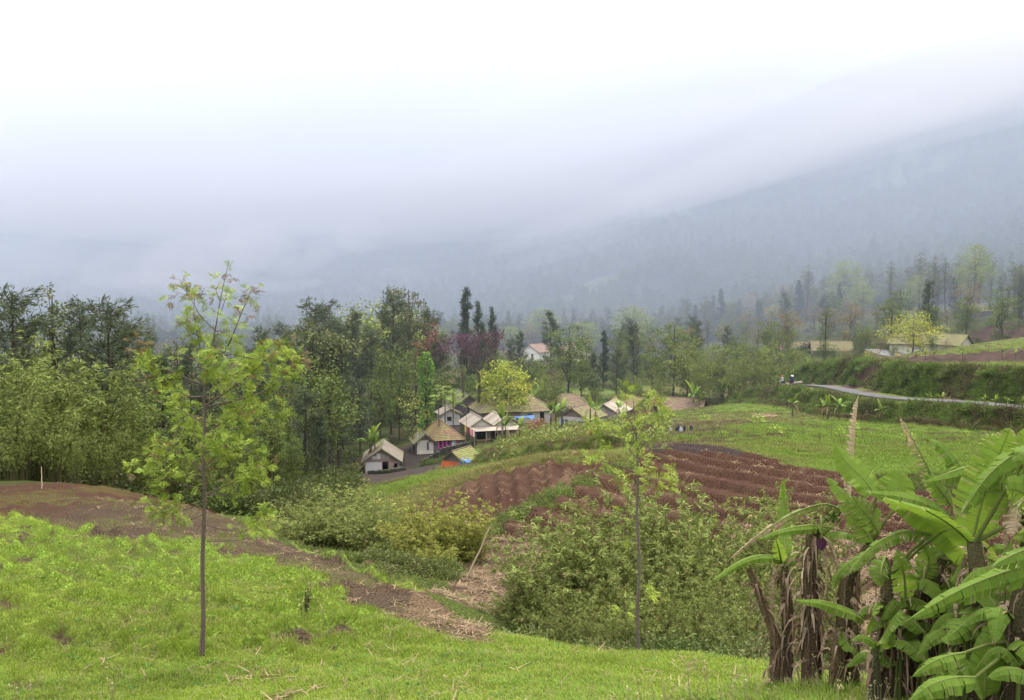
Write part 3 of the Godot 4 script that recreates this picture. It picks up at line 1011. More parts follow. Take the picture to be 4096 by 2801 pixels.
# a rounded bush of small leaves, about one metre across
func grow_bush(n: int, size: float, col: Color) -> Geo:
	var cr := Geo.new()
	for k in n:
		var q := unit()
		q.y = absf(q.y)
		var r := pow(rng.randf(), 0.35)
		var p := Vector3(q.x * 0.5, q.y * 0.62, q.z * 0.5) * r * (1.0 + 0.5 * n_mid.get_noise_3d(q.x * 14, q.y * 14, q.z * 14))
		leaf(cr, p, (q + Vector3(0, -0.2, 0) + rv(0.7)).normalized(), size * rng.randf_range(0.7, 1.3), size * 0.28, shade(col, 0.65, 1.3))
	return cr

var grown := {}     # kind -> list of [trunk mesh, crown mesh, height]

func grow_kinds() -> void:
	var bark := Color(0.10, 0.08, 0.06)
	var pale := Color(0.17, 0.15, 0.12)
	grown.feather = []; grown.broad = []; grown.pale = []; grown.bamboo = []; grown.slim = []; grown.olive = []; grown.banana = []; grown.cypress = []
	for k in 4: grown.feather.push_back(grow_feather(16, 2.7 + 0.4 * k, 0.16, 1500, Color(0.050, 0.062, 0.034), bark, 0.72) + [16.0])
	for k in 2: grown.cypress.push_back(grow_feather(16, 2.4, 0.1, 1900, Color(0.036, 0.052, 0.030), bark, 1.0) + [16.0])
	for k in 4: grown.broad.push_back(grow_broad(14, 3.6, 0.22, 95, 26, 0.36, Color(0.058, 0.085, 0.024), bark) + [14.0])
	for k in 3: grown.pale.push_back(grow_broad(15, 6.2, 0.3, 130, 26, 0.42, Color(0.115, 0.155, 0.046), bark, 0.4, 0.3) + [15.0])
	for k in 4: grown.bamboo.push_back(grow_bamboo(13, 4.2, 26, 42, Color(0.088, 0.108, 0.030)) + [13.0])
	for k in 4: grown.slim.push_back(grow_broad(18, 2.3, 0.42, 60, 22, 0.36, Color(0.062, 0.080, 0.032), bark, 0.5) + [18.0])
	for k in 3: grown.olive.push_back(grow_broad(12, 3.4, 0.3, 80, 16, 0.3, Color(0.105, 0.095, 0.045), pale, 0.6, 0.4) + [12.0])
	for k in 4: grown.banana.push_back(grow_banana(3.6, 7, Color(0.105, 0.165, 0.035), 1 + k % 2) + [3.6])

# set one tree of a kind so that its top reaches the given height
func plant(kind: String, called: String, at: Vector2, top: float, label: String, group := "", wide := 1.0, category := "tree") -> Node3D:
	var v: Array = grown[kind][rng.randi() % grown[kind].size()]
	return stand(v, called, at, top, label, group, wide, category)

func stand(v: Array, called: String, at: Vector2, top: float, label: String, group := "", wide := 1.0, category := "tree") -> Node3D:
	var foot := on_ground(at)
	var s: float = maxf(top - foot.y, 1.5) / v[2]
	var o := thing(called, label, category, foot, rng.randf() * TAU, group)
	var sw := sqrt(s) * wide if s > 1.0 else s * wide
	part("trunk" if kind_has_trunk(called) else "stem", v[0], M.bark, o).scale = Vector3(sw, s, sw)
	part("crown" if kind_has_trunk(called) else "foliage", v[1], M.leaf, o).scale = Vector3(sw, s, sw)
	return o

func kind_has_trunk(called: String) -> bool:
	return called.ends_with("tree") or called.begins_with("casuarina")

# [kind, x, height of the top, z, width factor]
var marked_trees := [
	["grove", -38.73, 29.03, -80, 1.30],
	["grove", -38.23, 28.81, -86, 1.25],
	["grove", -39.17, 28.51, -76, 1.20],
	["grove", -35.02, 26.63, -84, 1.10],
	["grove", -33.1, 23.79, -86, 0.90],
	["grove", -34.05, 24.88, -74, 1.00],
	["grove", -36.02, 24.49, -72, 1.00],
	["grove", -31.75, 22.8, -77, 0.90],
	["grove", -30.96, 20.65, -84, 0.90],
	["grove", -32.24, 22.4, -73, 0.80],
	["grove", -31.64, 20.21, -92, 0.90],
	["grove", -43.33, 28.39, -80, 1.20],
	["grove", -27.78, 19.03, -88, 0.80],
	["grove", -27.55, 19.89, -97, 0.90],
	["grove", -42.48, 26.1, -90, 1.20],
	["dark", -58.75, 31.17, -118, 1.50],
	["dark", -57.98, 29.67, -110, 1.20],
	["dark", -52.62, 29.63, -122, 1.00],
	["dark", -43.5, 30.23, -108, 1.25],
	["dark", -44.61, 27.81, -116, 0.90],
	["dark", -37.9, 24.52, -108, 1.00],
	["dark", -41.21, 24.18, -128, 1.00],
	["dark", -39.57, 23.97, -158, 0.90],
	["dark", -35.77, 22.75, -135, 1.00],
	["dark", -43.1, 22.89, -188, 0.90],
	["dark", -24.45, 23.45, -140, 1.00],
	["dark", -23.34, 20.2, -112, 1.10],
	["dark", -25.61, 17.52, -150, 1.25],
	["dark", -21.66, 17.21, -112, 1.10],
	["dark", -23.28, 16.49, -152, 1.00],
	["dark", -29.75, 20.81, -120, 1.10],
	["dark", -36.67, 21.68, -122, 1.10],
	["dark", -51.21, 24.19, -140, 1.00],
	["dark", -31.25, 21.72, -140, 1.00],
	["slimleft", -58.27, 31.49, -128, 1.25],
	["slimleft", -62.84, 28.32, -130, 1.00],
	["slimleft", -50.25, 23.49, -150, 1.00],
	["broadleft", -37.3, 21.93, -98, 1.00],
	["broadleft", -32.79, 20.79, -100, 1.10],
	["broadleft", -30.75, 20.7, -112, 1.00],
	["broadleft", -25.4, 18.87, -104, 1.00],
	["broadleft", -42.25, 21.56, -118, 1.00],
	["broadleft", -50.19, 23.03, -125, 1.10],
	["broadleft", -22.26, 16.99, -100, 0.80],
	["broadleft", -25.2, 17.67, -96, 0.80],
	["mid_dark", -31.02, 24.5, -178, 1.00],
	["mid_dark", -27.32, 26.11, -172, 0.80],
	["mid_dark", -33.31, 24.85, -182, 1.00],
	["mid_dark", -21.68, 29.08, -182, 1.00],
	["mid_dark", -16.57, 24.99, -202, 0.90],
	["mid_dark", -32.92, 27.98, -168, 1.60],
	["mid_dark", 1.88, 18.16, -238, 1.00],
	["mid_dark", 9.85, 22.18, -255, 1.10],
	["mid_dark", -0.2, 16.87, -230, 0.90],
	["mid_dark", -24.76, 22.89, -175, 1.00],
	["mid_dark", -13.18, 21.03, -185, 1.00],
	["mid_dark", 20.95, 17.34, -200, 1.00],
	["mid_dark", 16.52, 16.01, -205, 1.00],
	["cypress", -9.29, 29.28, -208, 1.00],
	["cypress", -6.8, 26.52, -204, 0.80],
	["cypress", -4.18, 25.01, -212, 0.70],
	["cypress", -17.18, 24.73, -204, 0.80],
	["cypress", 20.29, 19.42, -222, 1.00],
	["cypress", 69.68, 25.81, -335, 1.10],
	["cypress", 62.32, 20.33, -340, 1.00],
	["cypress", 90.87, 29.01, -318, 1.00],
	["cypress", 99.19, 28.41, -305, 0.80],
	["cypress", 70.24, 23.3, -350, 0.90],
	["mid_broad", -20.47, 21.49, -168, 0.90],
	["mid_broad", -18.37, 15.34, -162, 0.90],
	["mid_broad", -21.17, 17.13, -160, 0.90],
	["mid_broad", -16.12, 20.25, -165, 1.00],
	["mid_broad", 11.52, 22.52, -205, 1.15],
	["mid_broad", 31.99, 23, -198, 1.15],
	["mid_broad", 3.43, 16.01, -205, 1.00],
	["mid_broad", 5.85, 13.44, -195, 1.00],
	["mid_broad", 13.91, 16.45, -200, 1.00],
	["mid_broad", 28.69, 16.92, -205, 1.00],
	["mid_broad", 20.72, 13.19, -182, 0.90],
	["mid_broad", -9.68, 16.61, -180, 0.90],
	["mid_broad", -12.28, 16.63, -172, 0.80],
	["mid_broad", -3.6, 17.75, -195, 0.90],
	["mid_broad", 7.88, 11.58, -182, 0.80],
	["mid_broad", 14.94, 12.62, -180, 0.80],
	["mid_broad", 1.43, 11.82, -180, 0.80],
	["mid_broad", 34.17, 16.89, -195, 1.00],
	["mid_broad", -27.46, 22.16, -135, 1.00],
	["mid_broad", -23.52, 21.64, -128, 1.00],
	["mid_broad", -26.69, 18.94, -118, 1.00],
	["mid_pale", -26.3, 26.84, -200, 1.30],
	["mid_pale", -21.76, 24.59, -205, 1.10],
	["mid_pale", -31.22, 23.69, -205, 1.00],
	["mid_pale", 10.57, 19.87, -330, 1.10],
	["mid_pale", 36.57, 21.94, -300, 1.00],
	["mid_pale", -0.26, 15.62, -300, 1.00],
	["mid_pale", 21.39, 17.5, -290, 1.00],
	["bamboo_row", 34.53, 21.65, -188, 1.20],
	["bamboo_row", 39.91, 21.86, -190, 1.20],
	["bamboo_row", 44.21, 21.88, -187, 1.20],
	["bamboo_row", 49.93, 21.35, -190, 1.20],
	["bamboo_row", 55.43, 19.45, -193, 1.10],
	["bamboo_row", 35.89, 18.84, -182, 1.00],
	["bamboo_row", 40.26, 18.21, -180, 1.00],
	["bamboo_row", 45.26, 18.12, -181, 1.00],
	["bamboo_row", 50.9, 16.64, -184, 1.00],
	["bamboo_row", 58.16, 17.15, -192, 0.90],
	["bamboo_row", 27.41, 15.41, -184, 1.00],
	["bamboo_row", 23.04, 15.01, -188, 1.00],
	["right_slim", 95.17, 33.72, -325, 1.00],
	["right_slim", 115.09, 32.3, -325, 1.00],
	["right_slim", 110.84, 35.03, -295, 0.70],
	["right_slim", 120.99, 37.63, -298, 1.00],
	["right_slim", 119.4, 36.49, -286, 0.90],
	["right_slim", 124.27, 36.13, -288, 0.80],
	["right_slim", 131.86, 36.06, -296, 0.90],
	["right_slim", 131.86, 35.85, -284, 0.80],
	["right_slim", 140.89, 36.58, -296, 1.00],
	["right_slim", 137.94, 34.96, -276, 1.10],
	["right_slim", 135.86, 34, -268, 1.00],
	["right_slim", 139.53, 35.18, -270, 1.00],
	["right_slim", 138.23, 29.12, -280, 0.80],
	["right_slim", 118.39, 34, -300, 0.80],
	["right_slim", 144.79, 36.35, -270, 1.00],
	["right_slim", 118.54, 31.56, -280, 0.70],
	["right_slim", 131.65, 31.47, -290, 0.70],
	["right_slim", 138.67, 32.76, -285, 0.70],
	["right_pale", 106.91, 35.4, -322, 0.90],
	["right_pale", 129.16, 40.13, -282, 0.75],
	["right_pale", 86.53, 21.02, -330, 1.00],
	["right_pale", 104.78, 28.77, -300, 0.80],
	["right_pale", 117.08, 30.84, -290, 0.80],
	["right_olive", 69.62, 21.11, -295, 1.10],
	["right_olive", 78.66, 22.2, -300, 1.10],
	["right_olive", 81.74, 20.21, -292, 1.10],
	["right_olive", 85.98, 22.54, -285, 1.20],
	["right_olive", 87.82, 21.98, -275, 1.20],
	["right_olive", 94.14, 23.75, -276, 1.30],
	["right_olive", 98.03, 23.38, -270, 1.30],
	["right_olive", 96.35, 20.88, -250, 1.10],
	["right_olive", 82.58, 18.8, -248, 1.00],
	["right_olive", 67.61, 17.91, -245, 1.00],
	["right_olive", 62.51, 18.37, -255, 1.00],
	["right_olive", 84, 18.02, -228, 0.90],
	["right_olive", 110.51, 22.86, -255, 1.00],
	["right_olive", 98.89, 19.29, -240, 1.00],
	["right_olive", 60.87, 17.5, -290, 1.00],
	["right_olive", 50.7, 16.23, -290, 1.00],
	["right_olive", 102.08, 17.02, -228, 0.90],
	["right_olive", 83.96, 18.57, -235, 1.00],
	["green_round", 70.36, 17.36, -226, 1.00],
	["green_round", 72.04, 16.13, -224, 0.90],
	["green_round", 61.91, 15.34, -224, 0.90],
	["green_round", 81.53, 17.3, -214, 0.80],
	["green_round", 86.28, 17.8, -210, 0.80],
	["right_olive", 89.94, 18.76, -207, 0.90],
	["right_olive", 73.56, 15.99, -222, 0.90],
	["green_round", 83.21, 20.38, -198, 0.75],
	["green_round", 73.71, 14.87, -218, 0.80],
	["green_round", 63.23, 15.14, -215, 0.90],
]
const KIND_OF := {
	"grove": ["bamboo", "bamboo_grove", "feathery olive green bamboo grove crowded behind the grassy knoll", "bamboo groves behind the knoll", "bamboo"],
	"dark": ["feather", "casuarina", "dark grey green casuarina among the woods beyond the grassy knoll", "casuarinas beyond the knoll", "tree"],
	"slimleft": ["slim", "tall_tree", "tall slender tree with a high crown above the bamboo groves", "tall trees above the bamboo", "tree"],
	"broadleft": ["broad", "leafy_tree", "mid green leafy tree on the slope between knoll and hamlet", "leafy trees below the hamlet", "tree"],
	"mid_dark": ["feather", "casuarina", "dusky casuarina in the woods behind the hamlet", "casuarinas behind the hamlet", "tree"],
	"cypress": ["cypress", "conifer_tree", "dark narrow cone shaped conifer standing above the valley woods", "cone shaped conifers", "tree"],
	"mid_broad": ["broad", "leafy_tree", "grey green leafy tree close behind the hamlet roofs", "leafy trees behind the hamlet", "tree"],
	"mid_pale": ["pale", "spreading_tree", "pale green spreading tree rising over the darker valley woods", "pale spreading trees", "tree"],
	"bamboo_row": ["bamboo", "bamboo_grove", "blue green bamboo grove in the row beside the road bend", "bamboo groves by the road bend", "bamboo"],
	"right_slim": ["slim", "tall_tree", "tall thin tree with bare lower trunk on the slope above the road", "tall thin trees above the road", "tree"],
	"right_pale": ["pale", "spreading_tree", "hazy pale green tree on the slope above the road", "pale trees above the road", "tree"],
	"right_olive": ["olive", "olive_tree", "sparse brownish olive tree in the woods beyond the road bend", "brownish trees beyond the road", "tree"],
	"green_round": ["broad", "leafy_tree", "fresh green round tree beside the road terrace", "round trees by the terrace", "tree"],
}

func build_woods() -> void:
	grow_kinds()
	for t in marked_trees:
		var k: Array = KIND_OF[t[0]]
		plant(k[0], k[1], Vector2(t[1], t[3]), t[2], k[2], k[3], t[4], k[4])
	# trees that single themselves out
	var bark := Color(0.12, 0.10, 0.08)
	stand(grow_bare(17, 0.75, Color(0.15, 0.12, 0.10), Color(0.10, 0.058, 0.078)) + [16.0], "bare_tree", Vector2(-5.63, -166), Vector3(-6.71, 23.97, -166).y, "leafless tree with a purple haze of twigs behind the hamlet", "", 1.15)
	stand(grow_bare(15, 0.6, Color(0.15, 0.12, 0.10), Color(0.10, 0.06, 0.075)) + [15.0], "bare_tree", Vector2(-8.38, -170), Vector3(-9.11, 22.83, -170).y, "thinner leafless tree beside the purple twigged one", "", 1.0)
	stand(grow_broad(13, 3.2, 0.45, 70, 22, 0.34, Color(0.11, 0.062, 0.052), bark) + [13.0], "russet_tree", Vector2(-14.65, -188), Vector3(-14.62, 22.89, -188).y, "dull russet leaved tree next to the purple twigged tree")
	stand(grow_broad(9, 3.6, 0.12, 130, 34, 0.36, Color(0.165, 0.205, 0.040), bark, 1.0, 0.3) + [9.0], "willow_tree", Vector2(-1.1, -166), Vector3(-1.1, 18.26, -166).y, "rounded bright yellow green tree right behind the hamlet roofs", "", 1.05)
	stand(grow_column(8, 0.8, Color(0.075, 0.13, 0.03)) + [8.0], "vine_covered_tree", Vector2(-13.07, -152), Vector3(-13.05, 20.87, -152).y, "bare trunk wrapped in bright green climbing leaves")
	stand(grow_broad(16, 4.4, 0.62, 90, 30, 0.36, Color(0.050, 0.066, 0.030), bark, 0.2, 0.4) + [16.0], "umbrella_tree", Vector2(-27.72, -140), Vector3(-27.91, 26.04, -140).y, "flat topped umbrella shaped tree with a bare trunk", "", 1.15)
	stand(grow_broad(19, 3.6, 0.5, 80, 26, 0.36, Color(0.060, 0.072, 0.036), bark, 1.0) + [19.0], "tall_tree", Vector2(-19.58, -188), Vector3(-19.5, 31.05, -188).y, "tallest round headed tree over the pale green crown")
	stand(grow_broad(10, 4.6, 0.36, 110, 22, 0.30, Color(0.16, 0.185, 0.034), Color(0.15, 0.12, 0.09), 0.5, 0.3) + [10.0], "forked_tree", Vector2(80.98, -203), Vector3(79.54, 24.33, -203).y, "yellow green tree with open forked branches on the road terrace", "", 1.2)
	stand(grow_broad(7, 2.0, 0.3, 50, 18, 0.3, Color(0.15, 0.16, 0.034), bark) + [7.0], "young_tree", Vector2(74.73, -208), Vector3(74.88, 16.67, -208).y, "small yellow green tree at the terrace edge")
	stand(grow_broad(8, 2.4, 0.25, 40, 12, 0.26, Color(0.12, 0.145, 0.04), Color(0.15, 0.15, 0.09), 1.0, 0.5) + [8.0], "sparse_tree", Vector2(-14.45, -146), Vector3(-14.44, 16.01, -146).y, "sparse young tree with thin green trunk beside the hamlet")
	var pap := grow_papaya(5.0, Color(0.12, 0.16, 0.045)) + [5.0]
	for p in [Vector3(-10, 16.11, -149), Vector3(-8.94, 15.13, -151), Vector3(-10.85, 15.04, -147)]:
		stand(pap, "papaya", Vector2(p.x, p.z), p.y, "papaya with a bare pole stem above the hamlet slope", "papayas above the hamlet", 1.0, "papaya")
	for p in banana_far:
		var b := Vector2(p.x, p.z)
		var home: bool = p.x < 18.0 or (p.z < -160.0 and p.x < 50.0)
		plant("banana", "banana_plant", b, p.y, "banana plant growing by the hamlet houses" if home else ("banana plant at the foot of the road bank" if p.y < 19.0 else "banana plant on the terrace above the road"), "banana plants by the hamlet" if home else ("banana plants under the road bank" if p.y < 19.0 else "banana plants above the road"), 1.0, "banana plant")
	fill_woods()
	stage("woods")
	build_undergrowth()
	build_forest()

var banana_far := [Vector3(-1.34, 14.85, -138), Vector3(-0.9, 13.73, -136), Vector3(1.12, 12.7, -140), Vector3(5.83, 13.85, -150), Vector3(6.59, 13.65, -149), Vector3(7.54, 14.05, -151), Vector3(11.96, 14.06, -152), Vector3(12.85, 12.97, -153), Vector3(16.97, 12.78, -158), Vector3(17.09, 11.16, -157), Vector3(22.85, 12.93, -168), Vector3(24.34, 12.55, -168), Vector3(25.39, 11.92, -170), Vector3(32.44, 13.49, -178), Vector3(33.65, 11.91, -178), Vector3(37.96, 13.58, -180), Vector3(39.38, 13.15, -181), Vector3(41.16, 12.62, -180), Vector3(44.02, 12.55, -182), Vector3(47.52, 12.62, -180), Vector3(-19.68, 12.07, -138), Vector3(-19.21, 11.6, -139), Vector3(-19.76, 7.05, -128), Vector3(-20.46, 6.69, -127), Vector3(-18.93, 13.38, -92), Vector3(-18.32, 13.26, -92), Vector3(-17.32, 13.42, -90), Vector3(-9.33, 13.58, -160), Vector3(1.75, 11.28, -172), Vector3(3.92, 12.03, -185), Vector3(5.64, 12.51, -188), Vector3(36.08, 17.49, -128), Vector3(39.98, 17.47, -126), Vector3(41.04, 17.77, -125), Vector3(44.83, 17.48, -121), Vector3(40.06, 16.81, -128), Vector3(49.86, 18.02, -119), Vector3(50.47, 18.67, -118), Vector3(51.01, 18.15, -118), Vector3(54.1, 17.92, -114), Vector3(54.86, 18.32, -113), Vector3(56.12, 18.07, -113), Vector3(57.37, 17.96, -112), Vector3(60.64, 20.31, -150), Vector3(61.19, 20.32, -145), Vector3(64.27, 21.54, -142), Vector3(63.54, 20.69, -141), Vector3(68.63, 21.1, -140), Vector3(69.45, 21.89, -138), Vector3(61.31, 19.58, -155), Vector3(56.74, 16.32, -190), Vector3(61.99, 19.51, -150)]

# the wood between the marked trees
func fill_woods() -> void:
	for k in 215:
		var d := rng.randf_range(120.0, 400.0)
		var a := rng.randf_range(-0.56, 0.56)
		if k > 150:
			d = rng.randf_range(222.0, 360.0)
			a = rng.randf_range(0.1, 0.56)
			if in_field(Vector2(a * d, -d), far_soil): continue
		var x := a * d
		if x > 10.0 and d < 215.0: continue
		if d < 172.0 and a > -0.17 - (d - 120) * 0.0012: continue
		if d > 225.0 and a > 0.30 and k < 150 and rng.randf() < 0.5: continue
		var p := Vector2(x, -d)
		if road_side(x, -d).length() < 12.0 and d < 225: continue
		var y := ground_at(x, -d)
		var q := rng.randf()
		var h := rng.randf_range(7.0, 12.5)
		var zone := "beyond the knoll" if a < -0.2 else ("behind the hamlet" if a < 0.2 else "beyond the road bend")
		if q < 0.28: plant("feather", "casuarina", p, y + h * 1.15, "mid sized casuarina deep in the wood " + zone, "casuarinas in the wood " + zone)
		elif q < 0.62: plant("broad", "leafy_tree", p, y + h, "leafy tree filling the wood " + zone, "leafy trees in the wood " + zone, 1.2)
		elif q < 0.78: plant("olive", "olive_tree", p, y + h, "thin brownish tree filling the wood " + zone, "brownish trees in the wood " + zone, 1.2)
		elif q < 0.90: plant("bamboo", "bamboo_grove", p, y + h, "bamboo grove deep in the wood " + zone, "bamboo in the wood " + zone, 1.0, "bamboo")
		else: plant("slim", "tall_tree", p, y + h * 1.35, "slender tall tree deep in the wood " + zone, "tall trees in the wood " + zone)

func build_undergrowth() -> void:
	var bush := []
	for k in 3: bush.push_back(grow_bush(240, 0.11, Color(1, 1, 1)).mesh())
	var where := [[], [], []]
	var tints := [[], [], []]
	for k in 6500:
		var d := 1.0 / rng.randf_range(1.0 / 380.0, 1.0 / 78.0)
		var a := rng.randf_range(-0.56, 0.56)
		var x := a * d
		if a > -0.16 and d < 172.0: continue
		if x > 12.0 and d < 215.0: continue
		if d < 100 and in_field(Vector2(x, -d), meadow_line): continue
		if near_house(x, -d): continue
		var s := rng.randf_range(1.2, 3.6)
		var q := rng.randi() % 3
		where[q].push_back(Transform3D(Basis(Vector3.UP, rng.randf() * TAU).scaled(Vector3(s, s * rng.randf_range(0.6, 1.2), s)), Vector3(x, ground_at(x, -d) - 0.1, -d)))
		tints[q].push_back(shade(Color(0.055, 0.080, 0.024).lerp(Color(0.09, 0.085, 0.04), rng.randf() * 0.7), 0.7, 1.3))
	var o := thing("undergrowth", "tangled green undergrowth beneath the valley woods", "undergrowth", Vector3.ZERO, 0.0, "", "stuff")
	for q in 3: scatter("bushes", bush[q], M.leaf, where[q], tints[q], o)
	# shaggy bushes clothing the banks above and below the road
	where = [[], [], []]; tints = [[], [], []]
	for k in 5200:
		var f := rng.randf_range(1.0, road.size() - 1.6)
		var i := int(f)
		var ab := (road[i + 1] - road[i])
		var nrm := Vector2(-ab.y, ab.x).normalized() * -1.0
		var side := rng.randf_range(4.1, 7.4) * (1.0 if rng.randf() < 0.6 else -1.0)
		if k % 5 == 0: side = rng.randf_range(2.0, 3.6)
		var p := road[i].lerp(road[i + 1], f - i) - nrm * side
		var rs := road_side(p.x, p.y)
		if absf(rs.x) < 3.9 and (k % 5 or rs.x > 0.0 or absf(rs.x) < 1.9): continue
		var nm := n_mid.get_noise_2d(p.x, p.y)
		if nm < -0.22 and rs.x < 0.0: continue
		var s := rng.randf_range(0.7, 1.9) if k % 5 else rng.randf_range(0.6, 1.3)
		var q := rng.randi() % 3
		where[q].push_back(Transform3D(Basis(Vector3.UP, rng.randf() * TAU).scaled(Vector3(s, s * rng.randf_range(0.5, 0.9), s)), Vector3(p.x, ground_at(p.x, p.y) - 0.12, p.y)))
		tints[q].push_back(shade(Color(0.085, 0.125, 0.028).lerp(Color(0.085, 0.075, 0.036), clampf(0.3 + nm * 1.5, 0, 1)), 0.7, 1.4))
	var b := thing("bank_bushes", "shaggy green and brown bushes clothing the road banks", "bushes", Vector3.ZERO, 0.0, "", "stuff")
	for q in 3: scatter("bushes", bush[q], M.leaf, where[q], tints[q], b)

func near_house(x: float, z: float) -> bool:
	for p in pads:
		if Vector2(x, z).distance_to(p[0]) < p[1] + 0.6: return true
	return false

# the far wood that reads as one mass, up the mountain into the cloud
func build_forest() -> void:
	var crowns := []
	for k in 3:
		var v: Array = grow_broad(9, 3.4, 0.05, 40, 16, 0.8, Color(1, 1, 1), Color(0.1, 0.08, 0.06), 0.6, 0.4)
		crowns.push_back(v[1])
	crowns.push_back(grow_feather(12, 2.2, 0.05, 420, Color(0.62, 0.68, 0.5), Color(0.1, 0.08, 0.06), 0.9)[1])
	var where := [[], [], [], []]
	var tints := [[], [], [], []]
	for k in 34000:
		var d := 1.0 / rng.randf_range(1.0 / 1300.0, 1.0 / 330.0)
		var a := rng.randf_range(-0.62, 0.62)
		if k % 2: d = lerpf(380.0, 1150.0, sqrt(rng.randf()))
		var x := a * d
		var nb := n_big.get_noise_2d(x * 0.5, d * 0.5)
		if rng.randf() < ss(0.12, 0.4, nb) and d > 450: continue
		var y := ground_at(x, -d)
		var q := rng.randi() % 4
		var s := rng.randf_range(0.55, 1.15) * (0.75 + d * 0.0004)
		where[q].push_back(Transform3D(Basis(Vector3.UP, rng.randf() * TAU).scaled(Vector3(s, s * rng.randf_range(0.8, 1.3), s)), Vector3(x, y - 0.5, -d)))
		var c := Color(0.050, 0.072, 0.024).lerp(Color(0.105, 0.115, 0.040), clampf(0.35 + n_mid.get_noise_2d(x * 0.15, d * 0.15) + rng.randf_range(-0.35, 0.35), 0, 1))
		tints[q].push_back(shade(c, 0.7, 1.3))
	var o := thing("forest", "hazy forest covering the mountain side beyond the valley", "forest", Vector3.ZERO, 0.0, "", "stuff")
	for q in 4: scatter("crowns", crowns[q], M.leaf, where[q], tints[q], o)

# ---- the hamlet
const TILE := Color(0.155, 0.088, 0.058)
const TILE_GREY := Color(0.125, 0.105, 0.085)
const MOSS := Color(0.125, 0.140, 0.032)
const SHEET := Color(0.235, 0.205, 0.165)
const WHITEWASH := Color(0.36, 0.345, 0.325)
const PLANK := Color(0.125, 0.095, 0.075)
const PINK := Color(0.62, 0.07, 0.36)

# a slope of overlapping tile courses from eave a-b up to ridge d-c; moss grows in patches
func tile_slope(a: Vector3, b: Vector3, c: Vector3, d: Vector3, col: Color, moss: float, course := 0.3) -> ArrayMesh:
	var g := Geo.new()
	var up := (b - a).cross(d - a).normalized()
	if up.y < 0: up = -up
	var rows := maxi(2, int(((a + b) * 0.5).distance_to((c + d) * 0.5) / course))
	for k in rows:
		var t0 := float(k) / rows
		var t1 := minf(1.0, (k + 1.12) / rows)
		var l0 := a.lerp(d, t0); var r0 := b.lerp(c, t0)
		var l1 := a.lerp(d, t1); var r1 := b.lerp(c, t1)
		var m := maxi(1, int(l0.distance_to(r0) / 0.34))
		for j in m:
			var s0 := float(j) / m
			var s1 := (j + 1.0) / m
			var lift := up * rng.randf_range(0.05, 0.075)
			var p := l0.lerp(r0, s0) + lift; var q := l0.lerp(r0, s1) + lift
			var e := l1.lerp(r1, s1) + up * 0.012; var f := l1.lerp(r1, s0) + up * 0.012
			var mo := clampf(moss + 0.8 * n_mid.get_noise_3d(p.x * 2.2 + a.x * 9, p.y * 2.2, p.z * 2.2) + rng.randf_range(-0.15, 0.15), 0, 1)
			var cc := shade(col.lerp(MOSS, mo), 0.78, 1.2)
			g.quad(p, q, e, f, cc)
			g.quad(p - up * 0.06, q - up * 0.06, q, p, cc)
	# underside
	g.quad(a - up * 0.03, b - up * 0.03, c - up * 0.03, d - up * 0.03, Color(0.09, 0.07, 0.05))
	return g.mesh()

# corrugated sheet
func sheet_slope(a: Vector3, b: Vector3, c: Vector3, d: Vector3, col: Color) -> ArrayMesh:
	var g := Geo.new()
	var up := (b - a).cross(d - a).normalized()
	if up.y < 0: up = -up
	var m := int(a.distance_to(b) / 0.09)
	var panel := 0
	var cc := col
	for j in m:
		if j % 10 == 0:
			panel += 1
			cc = shade(col, 0.72, 1.12)
		var h0 := up * (0.03 if j % 2 else 0.0)
		var h1 := up * (0.0 if j % 2 else 0.03)
		var s0 := float(j) / m
		var s1 := (j + 1.0) / m
		g.quad(a.lerp(b, s0) + h0, a.lerp(b, s1) + h1, d.lerp(c, s1) + h1, d.lerp(c, s0) + h0, cc)
	g.quad(a - up * 0.03, b - up * 0.03, c - up * 0.03, d - up * 0.03, Color(0.12, 0.10, 0.08))
	return g.mesh()

